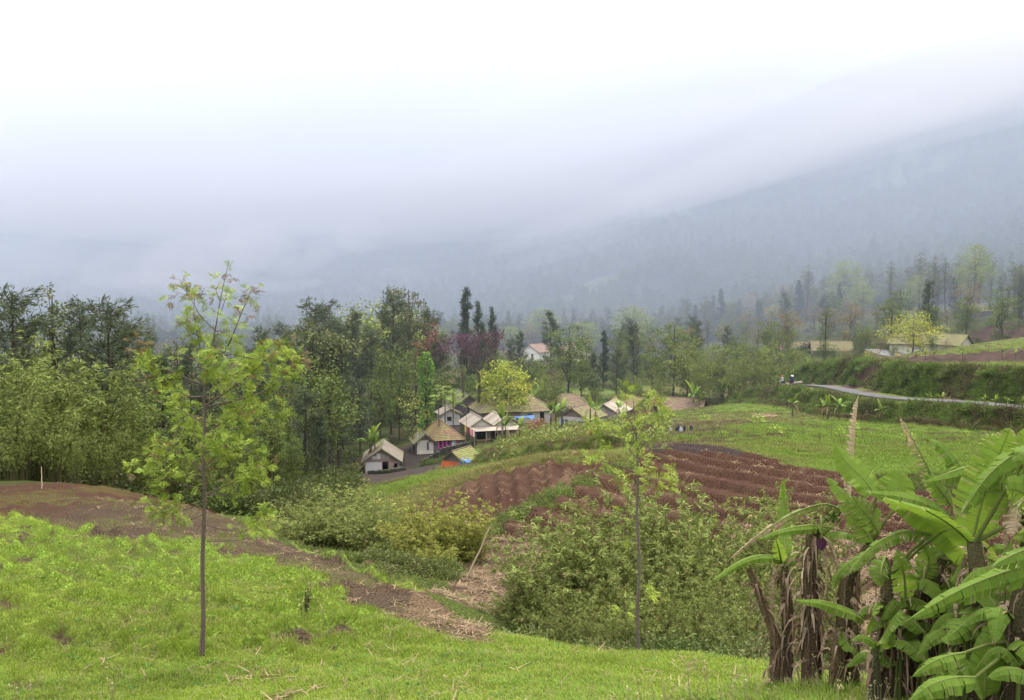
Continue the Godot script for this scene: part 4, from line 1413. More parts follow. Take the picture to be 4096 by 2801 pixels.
# a wall slab of width w and height h in the x-y plane, thickness behind it, with holes [x0, y0, x1, y1]
func wall_slab(w: float, h: float, holes: Array, col: Color, low_col = null) -> ArrayMesh:
	var g := Geo.new()
	var xs := [-w / 2, w / 2]
	var ys := [-0.5, h, 0.42]
	for o in holes:
		xs.push_back(o[0]); xs.push_back(o[2]); ys.push_back(o[1]); ys.push_back(o[3])
	xs.sort(); ys.sort()
	for i in xs.size() - 1:
		for j in ys.size() - 1:
			if xs[i + 1] - xs[i] < 0.005 or ys[j + 1] - ys[j] < 0.005: continue
			var cx: float = (xs[i] + xs[i + 1]) / 2
			var cy: float = (ys[j] + ys[j + 1]) / 2
			var gap := false
			for o in holes:
				if cx > o[0] and cx < o[2] and cy > o[1] and cy < o[3]: gap = true
			if gap: continue
			var cc := col
			if low_col != null and cy < 0.42: cc = low_col
			# split into patches so that stains vary over the plaster
			var nx := maxi(1, int((xs[i + 1] - xs[i]) / 0.35))
			var ny := maxi(1, int((ys[j + 1] - ys[j]) / 0.35))
			for a in nx:
				for b in ny:
					var x0: float = lerpf(xs[i], xs[i + 1], float(a) / nx); var x1: float = lerpf(xs[i], xs[i + 1], (a + 1.0) / nx)
					var y0: float = lerpf(ys[j], ys[j + 1], float(b) / ny); var y1: float = lerpf(ys[j], ys[j + 1], (b + 1.0) / ny)
					var st := 1.0 + 0.22 * n_mid.get_noise_2d(x0 * 8 + col.r * 300, y0 * 8) + rng.randf_range(-0.04, 0.04)
					var c2 := Color(cc.r * st, cc.g * st, cc.b * st)
					g.quad(Vector3(x0, y0, 0), Vector3(x1, y0, 0), Vector3(x1, y1, 0), Vector3(x0, y1, 0), c2)
					g.quad(Vector3(x1, y0, -0.1), Vector3(x0, y0, -0.1), Vector3(x0, y1, -0.1), Vector3(x1, y1, -0.1), c2)
			var p0 := Vector3(xs[i], ys[j], 0); var p1 := Vector3(xs[i + 1], ys[j], 0); var p2 := Vector3(xs[i + 1], ys[j + 1], 0); var p3 := Vector3(xs[i], ys[j + 1], 0)
			var bk := Vector3(0, 0, -0.1)
			g.quad(p1, p1 + bk, p2 + bk, p2, cc); g.quad(p0 + bk, p0, p3, p3 + bk, cc); g.quad(p3, p2, p2 + bk, p3 + bk, cc); g.quad(p0 + bk, p1 + bk, p1, p0, cc)
	return g.mesh()

func plate(called: String, o: Node, lo: Vector3, hi: Vector3, col: Color) -> MeshInstance3D:
	var g := Geo.new()
	g.box(lo, hi, col)
	return part(called, g.mesh(), M.paint, o)

func window_in(face: Node3D, x0: float, y0: float, x1: float, y1: float, frame: Color, across: int, down: int) -> void:
	var g := Geo.new()
	var t := 0.06
	g.box(Vector3(x0 - t, y0 - t, -0.06), Vector3(x1 + t, y0, 0.03), frame); g.box(Vector3(x0 - t, y1, -0.06), Vector3(x1 + t, y1 + t, 0.03), frame)
	g.box(Vector3(x0 - t, y0, -0.06), Vector3(x0, y1, 0.03), frame); g.box(Vector3(x1, y0, -0.06), Vector3(x1 + t, y1, 0.03), frame)
	for k in range(1, across):
		var x := lerpf(x0, x1, float(k) / across)
		g.box(Vector3(x - 0.03, y0, -0.05), Vector3(x + 0.03, y1, 0.02), frame)
	for k in range(1, down):
		var y := lerpf(y0, y1, float(k) / down)
		g.box(Vector3(x0, y - 0.02, -0.045), Vector3(x1, y + 0.02, 0.015), frame)
	var f := part("window", g.mesh(), M.paint, face.get_parent())
	f.transform = face.transform
	var gl := Geo.new()
	gl.quad(Vector3(x0, y0, -0.03), Vector3(x1, y0, -0.03), Vector3(x1, y1, -0.03), Vector3(x0, y1, -0.03), Color(1, 1, 1))
	part("pane", gl.mesh(), M.glass, f)

# o: the thing; w across the front, l back along the ridge, hw wall height, rise of the roof; front faces +z
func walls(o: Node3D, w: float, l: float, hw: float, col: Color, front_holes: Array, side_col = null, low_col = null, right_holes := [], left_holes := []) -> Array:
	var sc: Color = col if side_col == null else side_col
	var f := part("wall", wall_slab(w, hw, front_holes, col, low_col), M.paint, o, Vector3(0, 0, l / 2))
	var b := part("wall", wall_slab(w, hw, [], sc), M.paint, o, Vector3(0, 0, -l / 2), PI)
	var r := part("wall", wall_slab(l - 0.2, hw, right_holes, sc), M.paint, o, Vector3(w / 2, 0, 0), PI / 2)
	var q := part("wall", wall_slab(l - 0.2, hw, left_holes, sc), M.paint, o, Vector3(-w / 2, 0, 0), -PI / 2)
	return [f, b, r, q]

func gable_roof(o: Node3D, w: float, l: float, hw: float, rise: float, over: float, col: Color, moss: float, gable_col: Color, corrugated := false) -> void:
	var drop := rise * over / (w / 2)
	var e := w / 2 + over
	var z := l / 2 + over * 0.8
	for s in [-1.0, 1.0]:
		var a := Vector3(s * e, hw - drop, z); var b := Vector3(s * e, hw - drop, -z); var c := Vector3(0, hw + rise, -z); var d := Vector3(0, hw + rise, z)
		part("roof_slope", sheet_slope(a, b, c, d, col) if corrugated else tile_slope(a, b, c, d, col, moss), M.paint, o)
	var g := Geo.new()
	g.tube([Vector3(0, hw + rise + 0.03, z + 0.02), Vector3(0, hw + rise + 0.03, -z - 0.02)], [0.1, 0.1], shade(col, 0.8, 1.0), 6)
	part("ridge", g.mesh(), M.paint, o)
	for s in [-1.0, 1.0]:
		var gg := Geo.new()
		var zz: float = s * (l / 2 - 0.01)
		gg.tri(Vector3(-w / 2, hw, zz), Vector3(w / 2, hw, zz), Vector3(0, hw + rise - 0.05, zz), gable_col)
		gg.tri(Vector3(-w / 2, hw, zz - 0.06 * s), Vector3(w / 2, hw, zz - 0.06 * s), Vector3(0, hw + rise - 0.05, zz - 0.06 * s), gable_col)
		part("gable", gg.mesh(), M.paint, o)
		# barge boards
		var bb := Geo.new()
		for t in [-1.0, 1.0]:
			var p := Vector3(t * e, hw - drop - 0.02, s * z); var q := Vector3(0, hw + rise - 0.02, s * z)
			bb.quad(p, q, q - Vector3(0, 0.16, 0), p - Vector3(0, 0.16, 0), shade(MOSS.lerp(PLANK, 0.5), 0.8, 1.1))
		part("barge_board", bb.mesh(), M.paint, o)

func hip_roof(o: Node3D, w: float, l: float, hw: float, rise: float, over: float, col: Color, moss: float, hip_run := -1.0) -> void:
	var e := w / 2 + over
	var z := l / 2 + over
	var y0 := hw - rise * over / (w / 2) * 0.8
	var y1 := hw + rise
	var rz := maxf(0.05, z - (e if hip_run < 0 else hip_run))
	var cn := [Vector3(-e, y0, z), Vector3(e, y0, z), Vector3(e, y0, -z), Vector3(-e, y0, -z)]
	var f := Vector3(0, y1, rz)
	var b := Vector3(0, y1, -rz)
	part("roof_slope", tile_slope(cn[0], cn[1], f, f, col, moss), M.paint, o)
	part("roof_slope", tile_slope(cn[2], cn[3], b, b, col, moss), M.paint, o)
	part("roof_slope", tile_slope(cn[1], cn[2], b, f, col, moss), M.paint, o)
	part("roof_slope", tile_slope(cn[3], cn[0], f, b, col, moss), M.paint, o)
	for q in [[cn[0], f], [cn[1], f], [cn[2], b], [cn[3], b], [f, b]]:
		var g := Geo.new()
		g.tube([q[0] + Vector3(0, 0.07, 0), q[1] + Vector3(0, 0.07, 0)], [0.09, 0.09], shade(col.lerp(Color(0.22, 0.17, 0.12), 0.4), 0.9, 1.1), 5)
		part("ridge", g.mesh(), M.paint, o)

# [called, label, x, z, turn, floor height] set level on the ground with a yard pad
func site(called: String, label: String, at: Vector3, turn_deg: float) -> Node3D:
	return thing(called, label, "house", at, deg_to_rad(turn_deg), "houses of the hamlet")

var sites := {
	"gable": Vector3(-18.11, 5.3, -139), "pink": Vector3(-10.52, 6.52, -149), "hut": Vector3(-6.34, 8.51, -124), "front": Vector3(-3.73, 7.5, -153), "mossy": Vector3(-2.94, 7.63, -166),
	"dark": Vector3(-8.43, 7.13, -173), "lean": Vector3(-10.27, 8.28, -161), "white": Vector3(3.22, 6.9, -173), "back": Vector3(10.6, 4.96, -187), "window": Vector3(11.62, 6.73, -166),
	"sheet": Vector3(16.99, 6.83, -172), "low": Vector3(30.12, 6.61, -180), "between": Vector3(21.51, 6.61, -180),
}

func set_pads() -> void:
	for k in sites:
		var p: Vector3 = sites[k]
		var r: float = {"hut": 2.6, "gable": 5.2, "pink": 6.5, "front": 6.0, "back": 6.0, "window": 5.5, "low": 6.0}.get(k, 4.5)
		pads.push_back([Vector2(p.x, p.z), r, p.y, 3.5 if k != "hut" else 2.5])

func build_hamlet() -> void:
	M.glass = StandardMaterial3D.new()
	M.glass.albedo_color = Color(0.25, 0.3, 0.34, 0.35)
	M.glass.transparency = BaseMaterial3D.TRANSPARENCY_ALPHA
	M.glass.roughness = 0.08
	M.glass.cull_mode = BaseMaterial3D.CULL_DISABLED
	var o: Node3D
	var wl: Array
	# the brown roofed house with white panels
	o = site("gabled_house", "brown roofed gabled house with white panels and dark open doorway", sites.gable, 5)
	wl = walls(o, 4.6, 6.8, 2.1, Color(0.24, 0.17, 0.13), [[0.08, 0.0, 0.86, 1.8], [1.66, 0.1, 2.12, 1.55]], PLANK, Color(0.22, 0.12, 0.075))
	gable_roof(o, 4.6, 6.8, 2.1, 1.55, 0.5, TILE_GREY, 0.1, Color(0.19, 0.16, 0.135))
	for k in 2: plate("white_panel", wl[0], Vector3(-2.2 + k * 1.72, 0.5, 0.012), Vector3(-0.49 + k * 0.5, 1.75, 0.035), Color(0.42, 0.415, 0.40))
	plate("door_frame", wl[0], Vector3(0.02, 0.0, -0.02), Vector3(0.09, 1.86, 0.05), Color(0.30, 0.12, 0.06)); plate("door_frame", wl[0], Vector3(0.85, 0.0, -0.02), Vector3(0.92, 1.86, 0.05), Color(0.30, 0.12, 0.06))
	for k in 7: plate("shutter_slat", wl[0], Vector3(0.98, 0.45 + k * 0.17, 0.012), Vector3(1.58, 0.58 + k * 0.17, 0.04), shade(Color(0.27, 0.24, 0.21), 0.85, 1.1))
	for k in 4: plate("gable_panel", wl[0], Vector3(-1.35 + k * 0.62, 2.18, 0.02), Vector3(-0.8 + k * 0.62, 2.18 + [0.42, 0.75, 0.7, 0.5][k], 0.04), shade(Color(0.42, 0.40, 0.37) if k < 2 else Color(0.24, 0.20, 0.17), 0.9, 1.1))
	plate("lintel_board", wl[0], Vector3(-2.25, 1.8, 0.012), Vector3(2.25, 2.08, 0.045), Color(0.20, 0.145, 0.115))
	# bench, firewood and blue cloth beside it
	var f := sites.gable as Vector3
	var bench := thing("bamboo_bench", "low bamboo bench before the white panelled house", "bench", f + Vector3(-0.9, 0.0, 4.3))
	plate("seat", bench, Vector3(-0.9, 0.36, -0.15), Vector3(0.9, 0.42, 0.15), Color(0.3, 0.24, 0.16))
	for x in [-0.75, 0.75]:
		var lg := Geo.new()
		lg.tube([Vector3(x - 0.12, 0, 0.1), Vector3(x + 0.12, 0.37, -0.1)], [0.03, 0.03], Color(0.3, 0.24, 0.16), 5)
		part("leg", lg.mesh(), M.paint, bench)
	var pile := thing("firewood_pile", "sloping stack of split firewood against the gabled house", "firewood", f + Vector3(-2.9, 0, 1.6), 0.0, "", "")
	for k in 16:
		var lg := Geo.new()
		var zz := rng.randf_range(-1.4, 1.6)
		lg.tube([Vector3(-0.5 + rng.randf_range(-0.3, 0.2), 0.0, zz), Vector3(0.35, rng.randf_range(0.8, 1.5), zz + rng.randf_range(-0.4, 0.4))], [0.06, 0.04], shade(Color(0.26, 0.18, 0.11), 0.6, 1.2), 5)
		part("log", lg.mesh(), M.paint, pile)
	# the house with the pink window
	o = site("pink_window_house", "tile roofed house with bright pink window frame and pale door", sites.pink, 15)
	wl = walls(o, 4.5, 7.6, 2.2, Color(0.115, 0.10, 0.095), [[-1.25, 0.75, 0.55, 1.85], [0.72, 0.05, 1.4, 1.85]], PLANK, Color(0.10, 0.09, 0.088))
	hip_roof(o, 4.5, 7.6, 2.2, 1.9, 0.5, TILE, 0.32)
	window_in(wl[0], -1.25, 0.75, 0.55, 1.85, PINK, 3, 3)
	for k in 3: plate("window_frame", wl[0], Vector3(-1.28 + k * 0.62, 0.68, 0.02), Vector3(-1.16 + k * 0.62, 1.92, 0.06), PINK)
	plate("door", wl[0], Vector3(0.74, 0.05, -0.05), Vector3(1.06, 1.83, 0.0), Color(0.52, 0.56, 0.52)); plate("door", wl[0], Vector3(1.07, 0.05, -0.08), Vector3(1.38, 1.83, -0.03), Color(0.30, 0.45, 0.40))
	plate("door_frame", wl[0], Vector3(1.4, 0.0, -0.05), Vector3(1.52, 1.95, 0.05), PINK)
	for k in 14: plate("grey_block", wl[0], Vector3(1.58 + 0.02 * (k % 2), 0.1 + k * 0.145, 0.008), Vector3(2.2 - 0.3 * (k % 2), 0.225 + k * 0.145, 0.03), shade(Color(0.20, 0.17, 0.16), 0.8, 1.15))
	# its whitewashed outhouse, joined on
	var an := Vector3(sites.pink.x - 2.55, sites.pink.y, sites.pink.z + 3.0)
	o = site("whitewashed_outhouse", "small whitewashed outhouse with tarpaulin patched roof joined to the pink windowed house", an, 15)
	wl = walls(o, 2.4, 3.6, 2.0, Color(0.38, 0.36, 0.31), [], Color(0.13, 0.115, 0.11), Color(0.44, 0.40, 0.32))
	gable_roof(o, 2.4, 3.6, 2.0, 0.95, 0.55, TILE_GREY, 0.35, Color(0.13, 0.11, 0.10))
	for k in 3:
		var tp := Geo.new()
		var q := Vector3(-0.9 + k * 0.75, 2.62 - 0.35 * absf(k - 1.3), 0.4 + 0.5 * k)
		cloth(tp, q, Vector3(0.75, -0.1, 0.1), Vector3(0.1, 0.2 * (1.0 if k == 0 else -1.0), -0.7), 0.06, [Color(0.16, 0.25, 0.52), Color(0.62, 0.64, 0.68), Color(0.60, 0.62, 0.66)][k])
		part("roof_tarpaulin", tp.mesh(), M.paint, o, Vector3(0, 0.14, 0))
	var gar := Geo.new()
	cloth(gar, Vector3(0.25, 1.75, 0.06), Vector3(0.22, 0, 0), Vector3(0.02, -1.15, 0), 0.05, Color(0.03, 0.035, 0.09))
	var gm := part("hung_garment", gar.mesh(), M.paint, self, Vector3.ZERO)
	gm.transform = o.transform * Transform3D(Basis(), Vector3(0, 0, 1.82))
	tag(gm, "dark blue garment hanging on the whitewashed outhouse wall", "garment")
	# the orange tarpaulin hut
	o = site("tarpaulin_hut", "small hut with mossy tiled roof, orange tarpaulin wall and blue sheet", sites.hut, -30)
	wl = walls(o, 2.7, 3.9, 1.55, Color(0.11, 0.095, 0.085), [], Color(0.10, 0.085, 0.075))
	gable_roof(o, 2.7, 3.9, 1.55, 1.0, 0.35, Color(0.13, 0.10, 0.06), 0.75, Color(0.085, 0.075, 0.07))
	var tarp := Geo.new()
	cloth(tarp, Vector3(-1.5, 1.25, 2.05), Vector3(2.7, 0.0, 0.05), Vector3(0, -1.4, 0.12), 0.10, Color(0.42, 0.105, 0.035))
	part("orange_tarpaulin", tarp.mesh(), M.paint, o)
	var tb := Geo.new()
	cloth(tb, Vector3(0.9, 1.75, 2.1), Vector3(1.15, -0.35, -0.25), Vector3(0.25, -0.25, -1.5), 0.14, Color(0.08, 0.17, 0.40))
	cloth(tb, Vector3(1.2, 1.6, 2.16), Vector3(0.85, -0.25, -0.3), Vector3(-0.05, -0.75, 0.1), 0.16, Color(0.09, 0.19, 0.43))
	part("blue_tarpaulin", tb.mesh(), M.paint, o)
	# the front house under pale sheets
	o = site("pale_roofed_house", "wide house under pale corrugated sheets with a long awning and mossy plank side", sites.front, 17)
	wl = walls(o, 7.2, 6.4, 2.3, Color(0.20, 0.17, 0.145), [[-2.9, 0.25, -1.2, 1.7], [-0.4, 0.0, 0.6, 1.75], [1.2, 0.5, 2.0, 1.6]], Color(0.085, 0.095, 0.035), Color(0.30, 0.22, 0.13))
	for s in [-1, 1]:
		var half := Node3D.new()
		half.name = "roof"
		o.add_child(half, true)
		half.position = Vector3(1.8 * s, 0, 0)
		gable_roof(half, 3.6, 6.4, 2.3, 1.15, 0.25, SHEET, 0.0, Color(0.36, 0.33, 0.29), true)
	part("awning", sheet_slope(Vector3(-3.9, 1.75, 4.7), Vector3(3.9, 1.75, 4.7), Vector3(3.9, 2.22, 3.2), Vector3(-3.9, 2.22, 3.2), SHEET), M.paint, o)
	for x in [-3.7, -1.5, 0.9, 3.6]: plate("awning_post", o, Vector3(x - 0.04, -0.3, 4.45), Vector3(x + 0.04, 1.8, 4.53), Color(0.30, 0.25, 0.18))
	# behind it
	o = site("mossy_roofed_house", "large hip roofed house with moss streaked tiles behind the pale sheets", sites.mossy, 17)
	walls(o, 6.6, 8.0, 2.6, PLANK, [], Color(0.34, 0.32, 0.30))
	hip_roof(o, 6.6, 8.0, 2.6, 2.1, 0.45, Color(0.13, 0.10, 0.065), 0.45)
	o = site("dark_gabled_house", "dark grey gabled house with mossy roof and bare plank gable", sites.dark, 16)
	walls(o, 5.8, 8.4, 2.7, Color(0.12, 0.095, 0.095), [], Color(0.10, 0.085, 0.08))
	gable_roof(o, 5.8, 8.4, 2.7, 2.1, 0.5, Color(0.085, 0.082, 0.07), 0.38, Color(0.12, 0.098, 0.10))
	o = site("lean_to_house", "little white house with pale lean-to roof below the dark gable", sites.lean, 17)
	wl = walls(o, 3.0, 3.2, 2.0, WHITEWASH, [[-0.6, 0.7, 0.1, 1.4]], WHITEWASH)
	gable_roof(o, 3.0, 3.2, 2.0, 0.75, 0.45, SHEET, 0.0, WHITEWASH, true)
	o = site("white_walled_house", "white walled house with brown hipped roof behind the blue sheet stall", sites.white, 20)
	walls(o, 5.6, 6.8, 2.5, WHITEWASH, [[-1.8, 0.9, -1.0, 1.8], [0.4, 0.0, 1.2, 1.9]], Color(0.46, 0.44, 0.43))
	hip_roof(o, 5.6, 6.8, 2.5, 1.9, 0.6, TILE.lerp(TILE_GREY, 0.3), 0.3)
	o = site("broad_roofed_house", "broad brown roof with level ridge at the back of the hamlet", sites.back, 94)
	walls(o, 6.2, 8.4, 2.7, WHITEWASH, [], WHITEWASH)
	hip_roof(o, 6.2, 8.4, 2.7, 2.1, 0.6, TILE.lerp(TILE_GREY, 0.4), 0.18)
	o = site("blue_window_house", "whitewashed house with mossy roof and pale blue framed windows", sites.window, -32)
	wl = walls(o, 5.2, 6.2, 2.3, Color(0.36, 0.34, 0.325), [[-2.2, 0.5, -0.9, 1.8], [0.3, 0.45, 2.2, 1.75]], Color(0.34, 0.32, 0.30), null, [], [[-1.6, 1.2, -1.1, 1.75], [0.9, 0.3, 1.9, 1.6]])
	gable_roof(o, 5.2, 6.2, 2.3, 1.5, 0.55, Color(0.13, 0.095, 0.06), 0.45, Color(0.15, 0.12, 0.1))
	window_in(wl[0], -2.2, 0.5, -0.9, 1.8, Color(0.42, 0.50, 0.62), 2, 3); window_in(wl[0], 0.3, 0.45, 2.2, 1.75, Color(0.45, 0.52, 0.64), 3, 3)
	window_in(wl[3], -1.6, 1.2, -1.1, 1.75, Color(0.16, 0.2, 0.27), 1, 1); window_in(wl[3], 0.9, 0.3, 1.9, 1.6, Color(0.2, 0.25, 0.28), 3, 3)
	o = site("sheet_roofed_house", "house under one long pale sheet roof beside the blue windowed house", sites.sheet, -24)
	walls(o, 5.0, 6.5, 2.2, Color(0.20, 0.17, 0.16), [], Color(0.18, 0.15, 0.14))
	gable_roof(o, 5.0, 6.5, 2.2, 1.35, 0.4, Color(0.27, 0.235, 0.18), 0.0, Color(0.16, 0.13, 0.125), true)
	o = site("low_roofed_house", "long low brown tiled roof sunk behind the grassy slope", sites.low, 68)
	walls(o, 5.5, 9.0, 1.7, Color(0.20, 0.14, 0.11), [], Color(0.22, 0.15, 0.11))
	gable_roof(o, 5.5, 9.0, 1.7, 1.7, 0.5, TILE.lerp(TILE_GREY, 0.35), 0.02, PLANK)
	o = site("brown_roofed_house", "brown roofed house half hidden by banana leaves", sites.between, 30)
	walls(o, 5.4, 7.0, 2.0, Color(0.16, 0.085, 0.07), [], PLANK)
	gable_roof(o, 5.4, 7.0, 2.0, 1.7, 0.5, TILE.lerp(MOSS, 0.2), 0.25, PLANK)
	far_houses()
	yard_things()

# a hanging or lying piece of cloth with folds
func cloth(g: Geo, p: Vector3, a: Vector3, b: Vector3, fold: float, col: Color) -> void:
	var n := a.cross(b).normalized()
	var ph := rng.randf() * 6
	var grid := []
	for j in 9:
		for i in 13:
			var s := i / 12.0
			var t := j / 8.0
			grid.push_back(p + a * s + b * t + n * fold * (sin(s * 13 + ph + t * 2) * (0.3 + t) + 0.6 * sin(s * 5 - t * 4)) + b * 0.07 * sin(s * 9 + ph) * t)
	for j in 8:
		for i in 12:
			var k := j * 13 + i
			g.quad(grid[k], grid[k + 1], grid[k + 14], grid[k + 13], shade(col, 0.92, 1.08))

func far_houses() -> void:
	var list := [
		["ridge_house", "lone mossy roofed house on the slope among tall trees", Vector3(129.83, 18.9, -283), -48.0, 7.0, 8.0, Color(0.12, 0.095, 0.05), 0.35, Color(0.12, 0.09, 0.075), 2.4],
		["terrace_house", "hipped mossy roofed house half hidden by roadside trees", Vector3(91.65, 14, -228), 70.0, 5.0, 10.5, Color(0.12, 0.10, 0.055), 0.25, Color(0.46, 0.42, 0.36), 2.4],
		["terrace_house", "ochre roofed house beyond the fresh green round tree", Vector3(78.03, 10.88, -245), 80.0, 6.0, 9.0, Color(0.13, 0.105, 0.06), 0.2, Color(0.28, 0.24, 0.19), 2.6],
		["terrace_house", "pinkish roofed house beyond the bamboo by the road", Vector3(73.63, 9.62, -262), 75.0, 5.0, 8.0, Color(0.15, 0.105, 0.075), 0.1, Color(0.3, 0.25, 0.2), 2.4],
		["terrace_house", "house with a sloping roof end beside the roadside fork tree", Vector3(93.52, 15.14, -215), 40.0, 5.5, 8.0, Color(0.12, 0.10, 0.055), 0.2, Color(0.36, 0.32, 0.26), 2.2],
		["valley_house", "pinkish tiled house with white gable glimpsed among valley trees", Vector3(7.53, 7.1, -285), -40.0, 6.5, 8.0, Color(0.22, 0.13, 0.105), 0.0, Color(0.6, 0.58, 0.52), 2.6],
		["valley_house", "reddish hipped house next to a tall forked valley tree", Vector3(16.96, 7.68, -275), 20.0, 7.0, 8.0, Color(0.20, 0.13, 0.11), 0.0, Color(0.5, 0.45, 0.30), 2.8],
		["valley_house", "distant white house with rusty red roof in the mist", Vector3(-134.64, 5.68, -355), 60.0, 6.5, 11.0, Color(0.24, 0.12, 0.09), 0.0, Color(0.6, 0.58, 0.55), 2.8],
		["valley_house", "small shadowy wooden house among trunks above the hamlet", Vector3(-11.87, 9.92, -192), 75.0, 4.5, 5.0, Color(0.12, 0.10, 0.07), 0.3, Color(0.10, 0.08, 0.07), 2.0],
	]
	for q in list:
		var at: Vector3 = q[2]
		var g := ground_at(at.x, at.z)
		pads.push_back([Vector2(at.x, at.z), 0.0, g, 0.01])
		var o := thing(q[0], q[1], "house", at, deg_to_rad(q[3]), "distant houses")
		walls(o, q[4], q[5], q[9], q[8], [[-1.4, 0.8, -0.6, 1.7], [0.5, 0.0, 1.3, 1.8]])
		if q[0] == "terrace_house" and q[5] > 10.0: hip_roof(o, q[4], q[5], q[9], 2.0, 0.6, q[6], q[7])
		else: gable_roof(o, q[4], q[5], q[9], 1.8, 0.6, q[6], q[7], q[8])
		if at.y - g > 0.3:
			plate("plinth", o, Vector3(-q[4] / 2 - 0.3, g - at.y - 0.5, -q[5] / 2 - 0.3), Vector3(q[4] / 2 + 0.3, -0.05, q[5] / 2 + 0.3), Color(0.12, 0.10, 0.085))

func pole(called: String, label: String, a: Vector3, b: Vector3, r: float, col: Color, group := "") -> MeshInstance3D:
	var g := Geo.new()
	var pts := []
	var rad := []
	for k in 6:
		pts.push_back((b - a) * (k / 5.0) + Vector3(0, 0, 0) + rv(0.012 * (b - a).length()) * (1.0 if k > 0 and k < 5 else 0.0))
		rad.push_back(r * lerpf(1.0, 0.65, k / 5.0))
	g.tube(pts, rad, col, 6, 0.08, rng)
	var o := part(called, g.mesh(), M.bark, self, a)
	tag(o, label, "pole", group)
	return o

func yard_things() -> void:
	# washing lines between bamboo poles beside the pink windowed house
	var a := Vector3(-7.15, 10.35, -148); var b := Vector3(-6.38, 10.61, -144)
	var line := thing("washing_line", "bamboo washing rail between house and pale roofed neighbour", "washing line", a)
	var g := Geo.new()
	g.tube([Vector3.ZERO, Vector3(-5.32, 10.13, -143) - a], [0.03, 0.03], Color(0.4, 0.33, 0.2), 5)
	part("rail", g.mesh(), M.paint, line)
	for q in [Vector3(-7.02, 10.22, -148), Vector3(-5.39, 10.19, -143)]:
		var pg := Geo.new()
		var foot := Vector3(q.x, ground_at(q.x, q.z), q.z)
		pg.tube([foot - a, q - a], [0.035, 0.03], Color(0.28, 0.23, 0.15), 5)
		part("post", pg.mesh(), M.paint, line)
	var cols := [Color(0.5, 0.42, 0.16), Color(0.3, 0.12, 0.1), Color(0.05, 0.05, 0.1), Color(0.35, 0.05, 0.07), Color(0.6, 0.35, 0.35), Color(0.5, 0.08, 0.09), Color(0.65, 0.63, 0.6)]
	var names := ["ochre", "maroon", "navy", "red", "rose", "scarlet", "white"]
	for k in 7:
		var t := (k + 0.7) / 8.0
		var c := Geo.new()
		var d := (Vector3(-5.32, 10.13, -143) - a)
		cloth(c, Vector3.ZERO, d * 0.105, Vector3(0, -0.75 - 0.3 * rng.randf(), 0), 0.04, cols[k])
		var o := part("washing", c.mesh(), M.paint, self, a + d * t + Vector3(0, -0.03, 0))
		tag(o, "%s piece of washing hanging on the bamboo rail" % names[k], "clothes", "washing on the rail")
	# poles
	pole("bamboo_pole", "tall bamboo pole standing before the pale corrugated roof", on_ground(Vector2(-6.69, -145)), Vector3(-6.67, 13.68, -145), 0.05, Color(0.3, 0.25, 0.16), "hamlet poles")
	pole("bamboo_pole", "bamboo pole by the awning of the pale roofed house", on_ground(Vector2(-2.07, -146)), Vector3(-2.13, 11.33, -146), 0.05, Color(0.4, 0.33, 0.2), "hamlet poles")
	pole("bamboo_pole", "bamboo pole leaning beside the tarpaulin hut", on_ground(Vector2(-6.84, -122)), Vector3(-6.61, 10.24, -122), 0.04, Color(0.28, 0.22, 0.15), "hamlet poles")
	# blue sheet stall between the houses
	var at := on_ground(Vector2(1.98, -160))
	var st := thing("blue_sheet_stall", "blue sheet stretched over posts between the white walled houses", "awning", at)
	var bl := Geo.new()
	cloth(bl, Vector3(-1.6, 1.7, -0.8), Vector3(3.2, 0.1, 0.2), Vector3(0, -0.2, 1.2), 0.10, Color(0.045, 0.11, 0.26))
	part("sheet", bl.mesh(), M.paint, st)
	for x in [-1.5, 1.5]: plate("post", st, Vector3(x, -0.2, 0.2), Vector3(x + 0.07, 1.6, 0.27), Color(0.2, 0.16, 0.11))
	var og := Geo.new()
	cloth(og, Vector3(-0.3, 1.25, 0), Vector3(0.55, 0, 0), Vector3(0, -1.1, 0.1), 0.08, Color(0.65, 0.17, 0.07))
	tag(part("orange_cloth", og.mesh(), M.paint, self, on_ground(Vector2(1.09, -154))), "orange cloth hanging near the blue sheet stall", "cloth")
	# a rust brown bush and the retaining wall of stones
	var bush := grow_bush(700, 0.09, Color(0.16, 0.085, 0.045)).mesh()
	var bo := thing("russet_bush", "rust brown bush in front of the white walled house", "bush", on_ground(Vector2(4.15, -156)))
	part("foliage", bush, M.leaf, bo).scale = Vector3(3.6, 2.6, 2.6)
	stone_wall("stone_wall", "rough dark stone retaining wall below the pink windowed yard", [Vector2(-12.79, -139), Vector2(-10.59, -138.5), Vector2(-8.15, -139), Vector2(-6.22, -140)], 1.4)
	stone_wall("stone_wall", "mossy stone wall beside the steps of the pale roofed house", [Vector2(-6.48, -143), Vector2(-5.48, -147)], 1.6)
	stone_wall("stone_wall", "low earth stained stone edge below the gabled house yard", [Vector2(-18.78, -129), Vector2(-16.19, -129), Vector2(-14.22, -131)], 0.45)

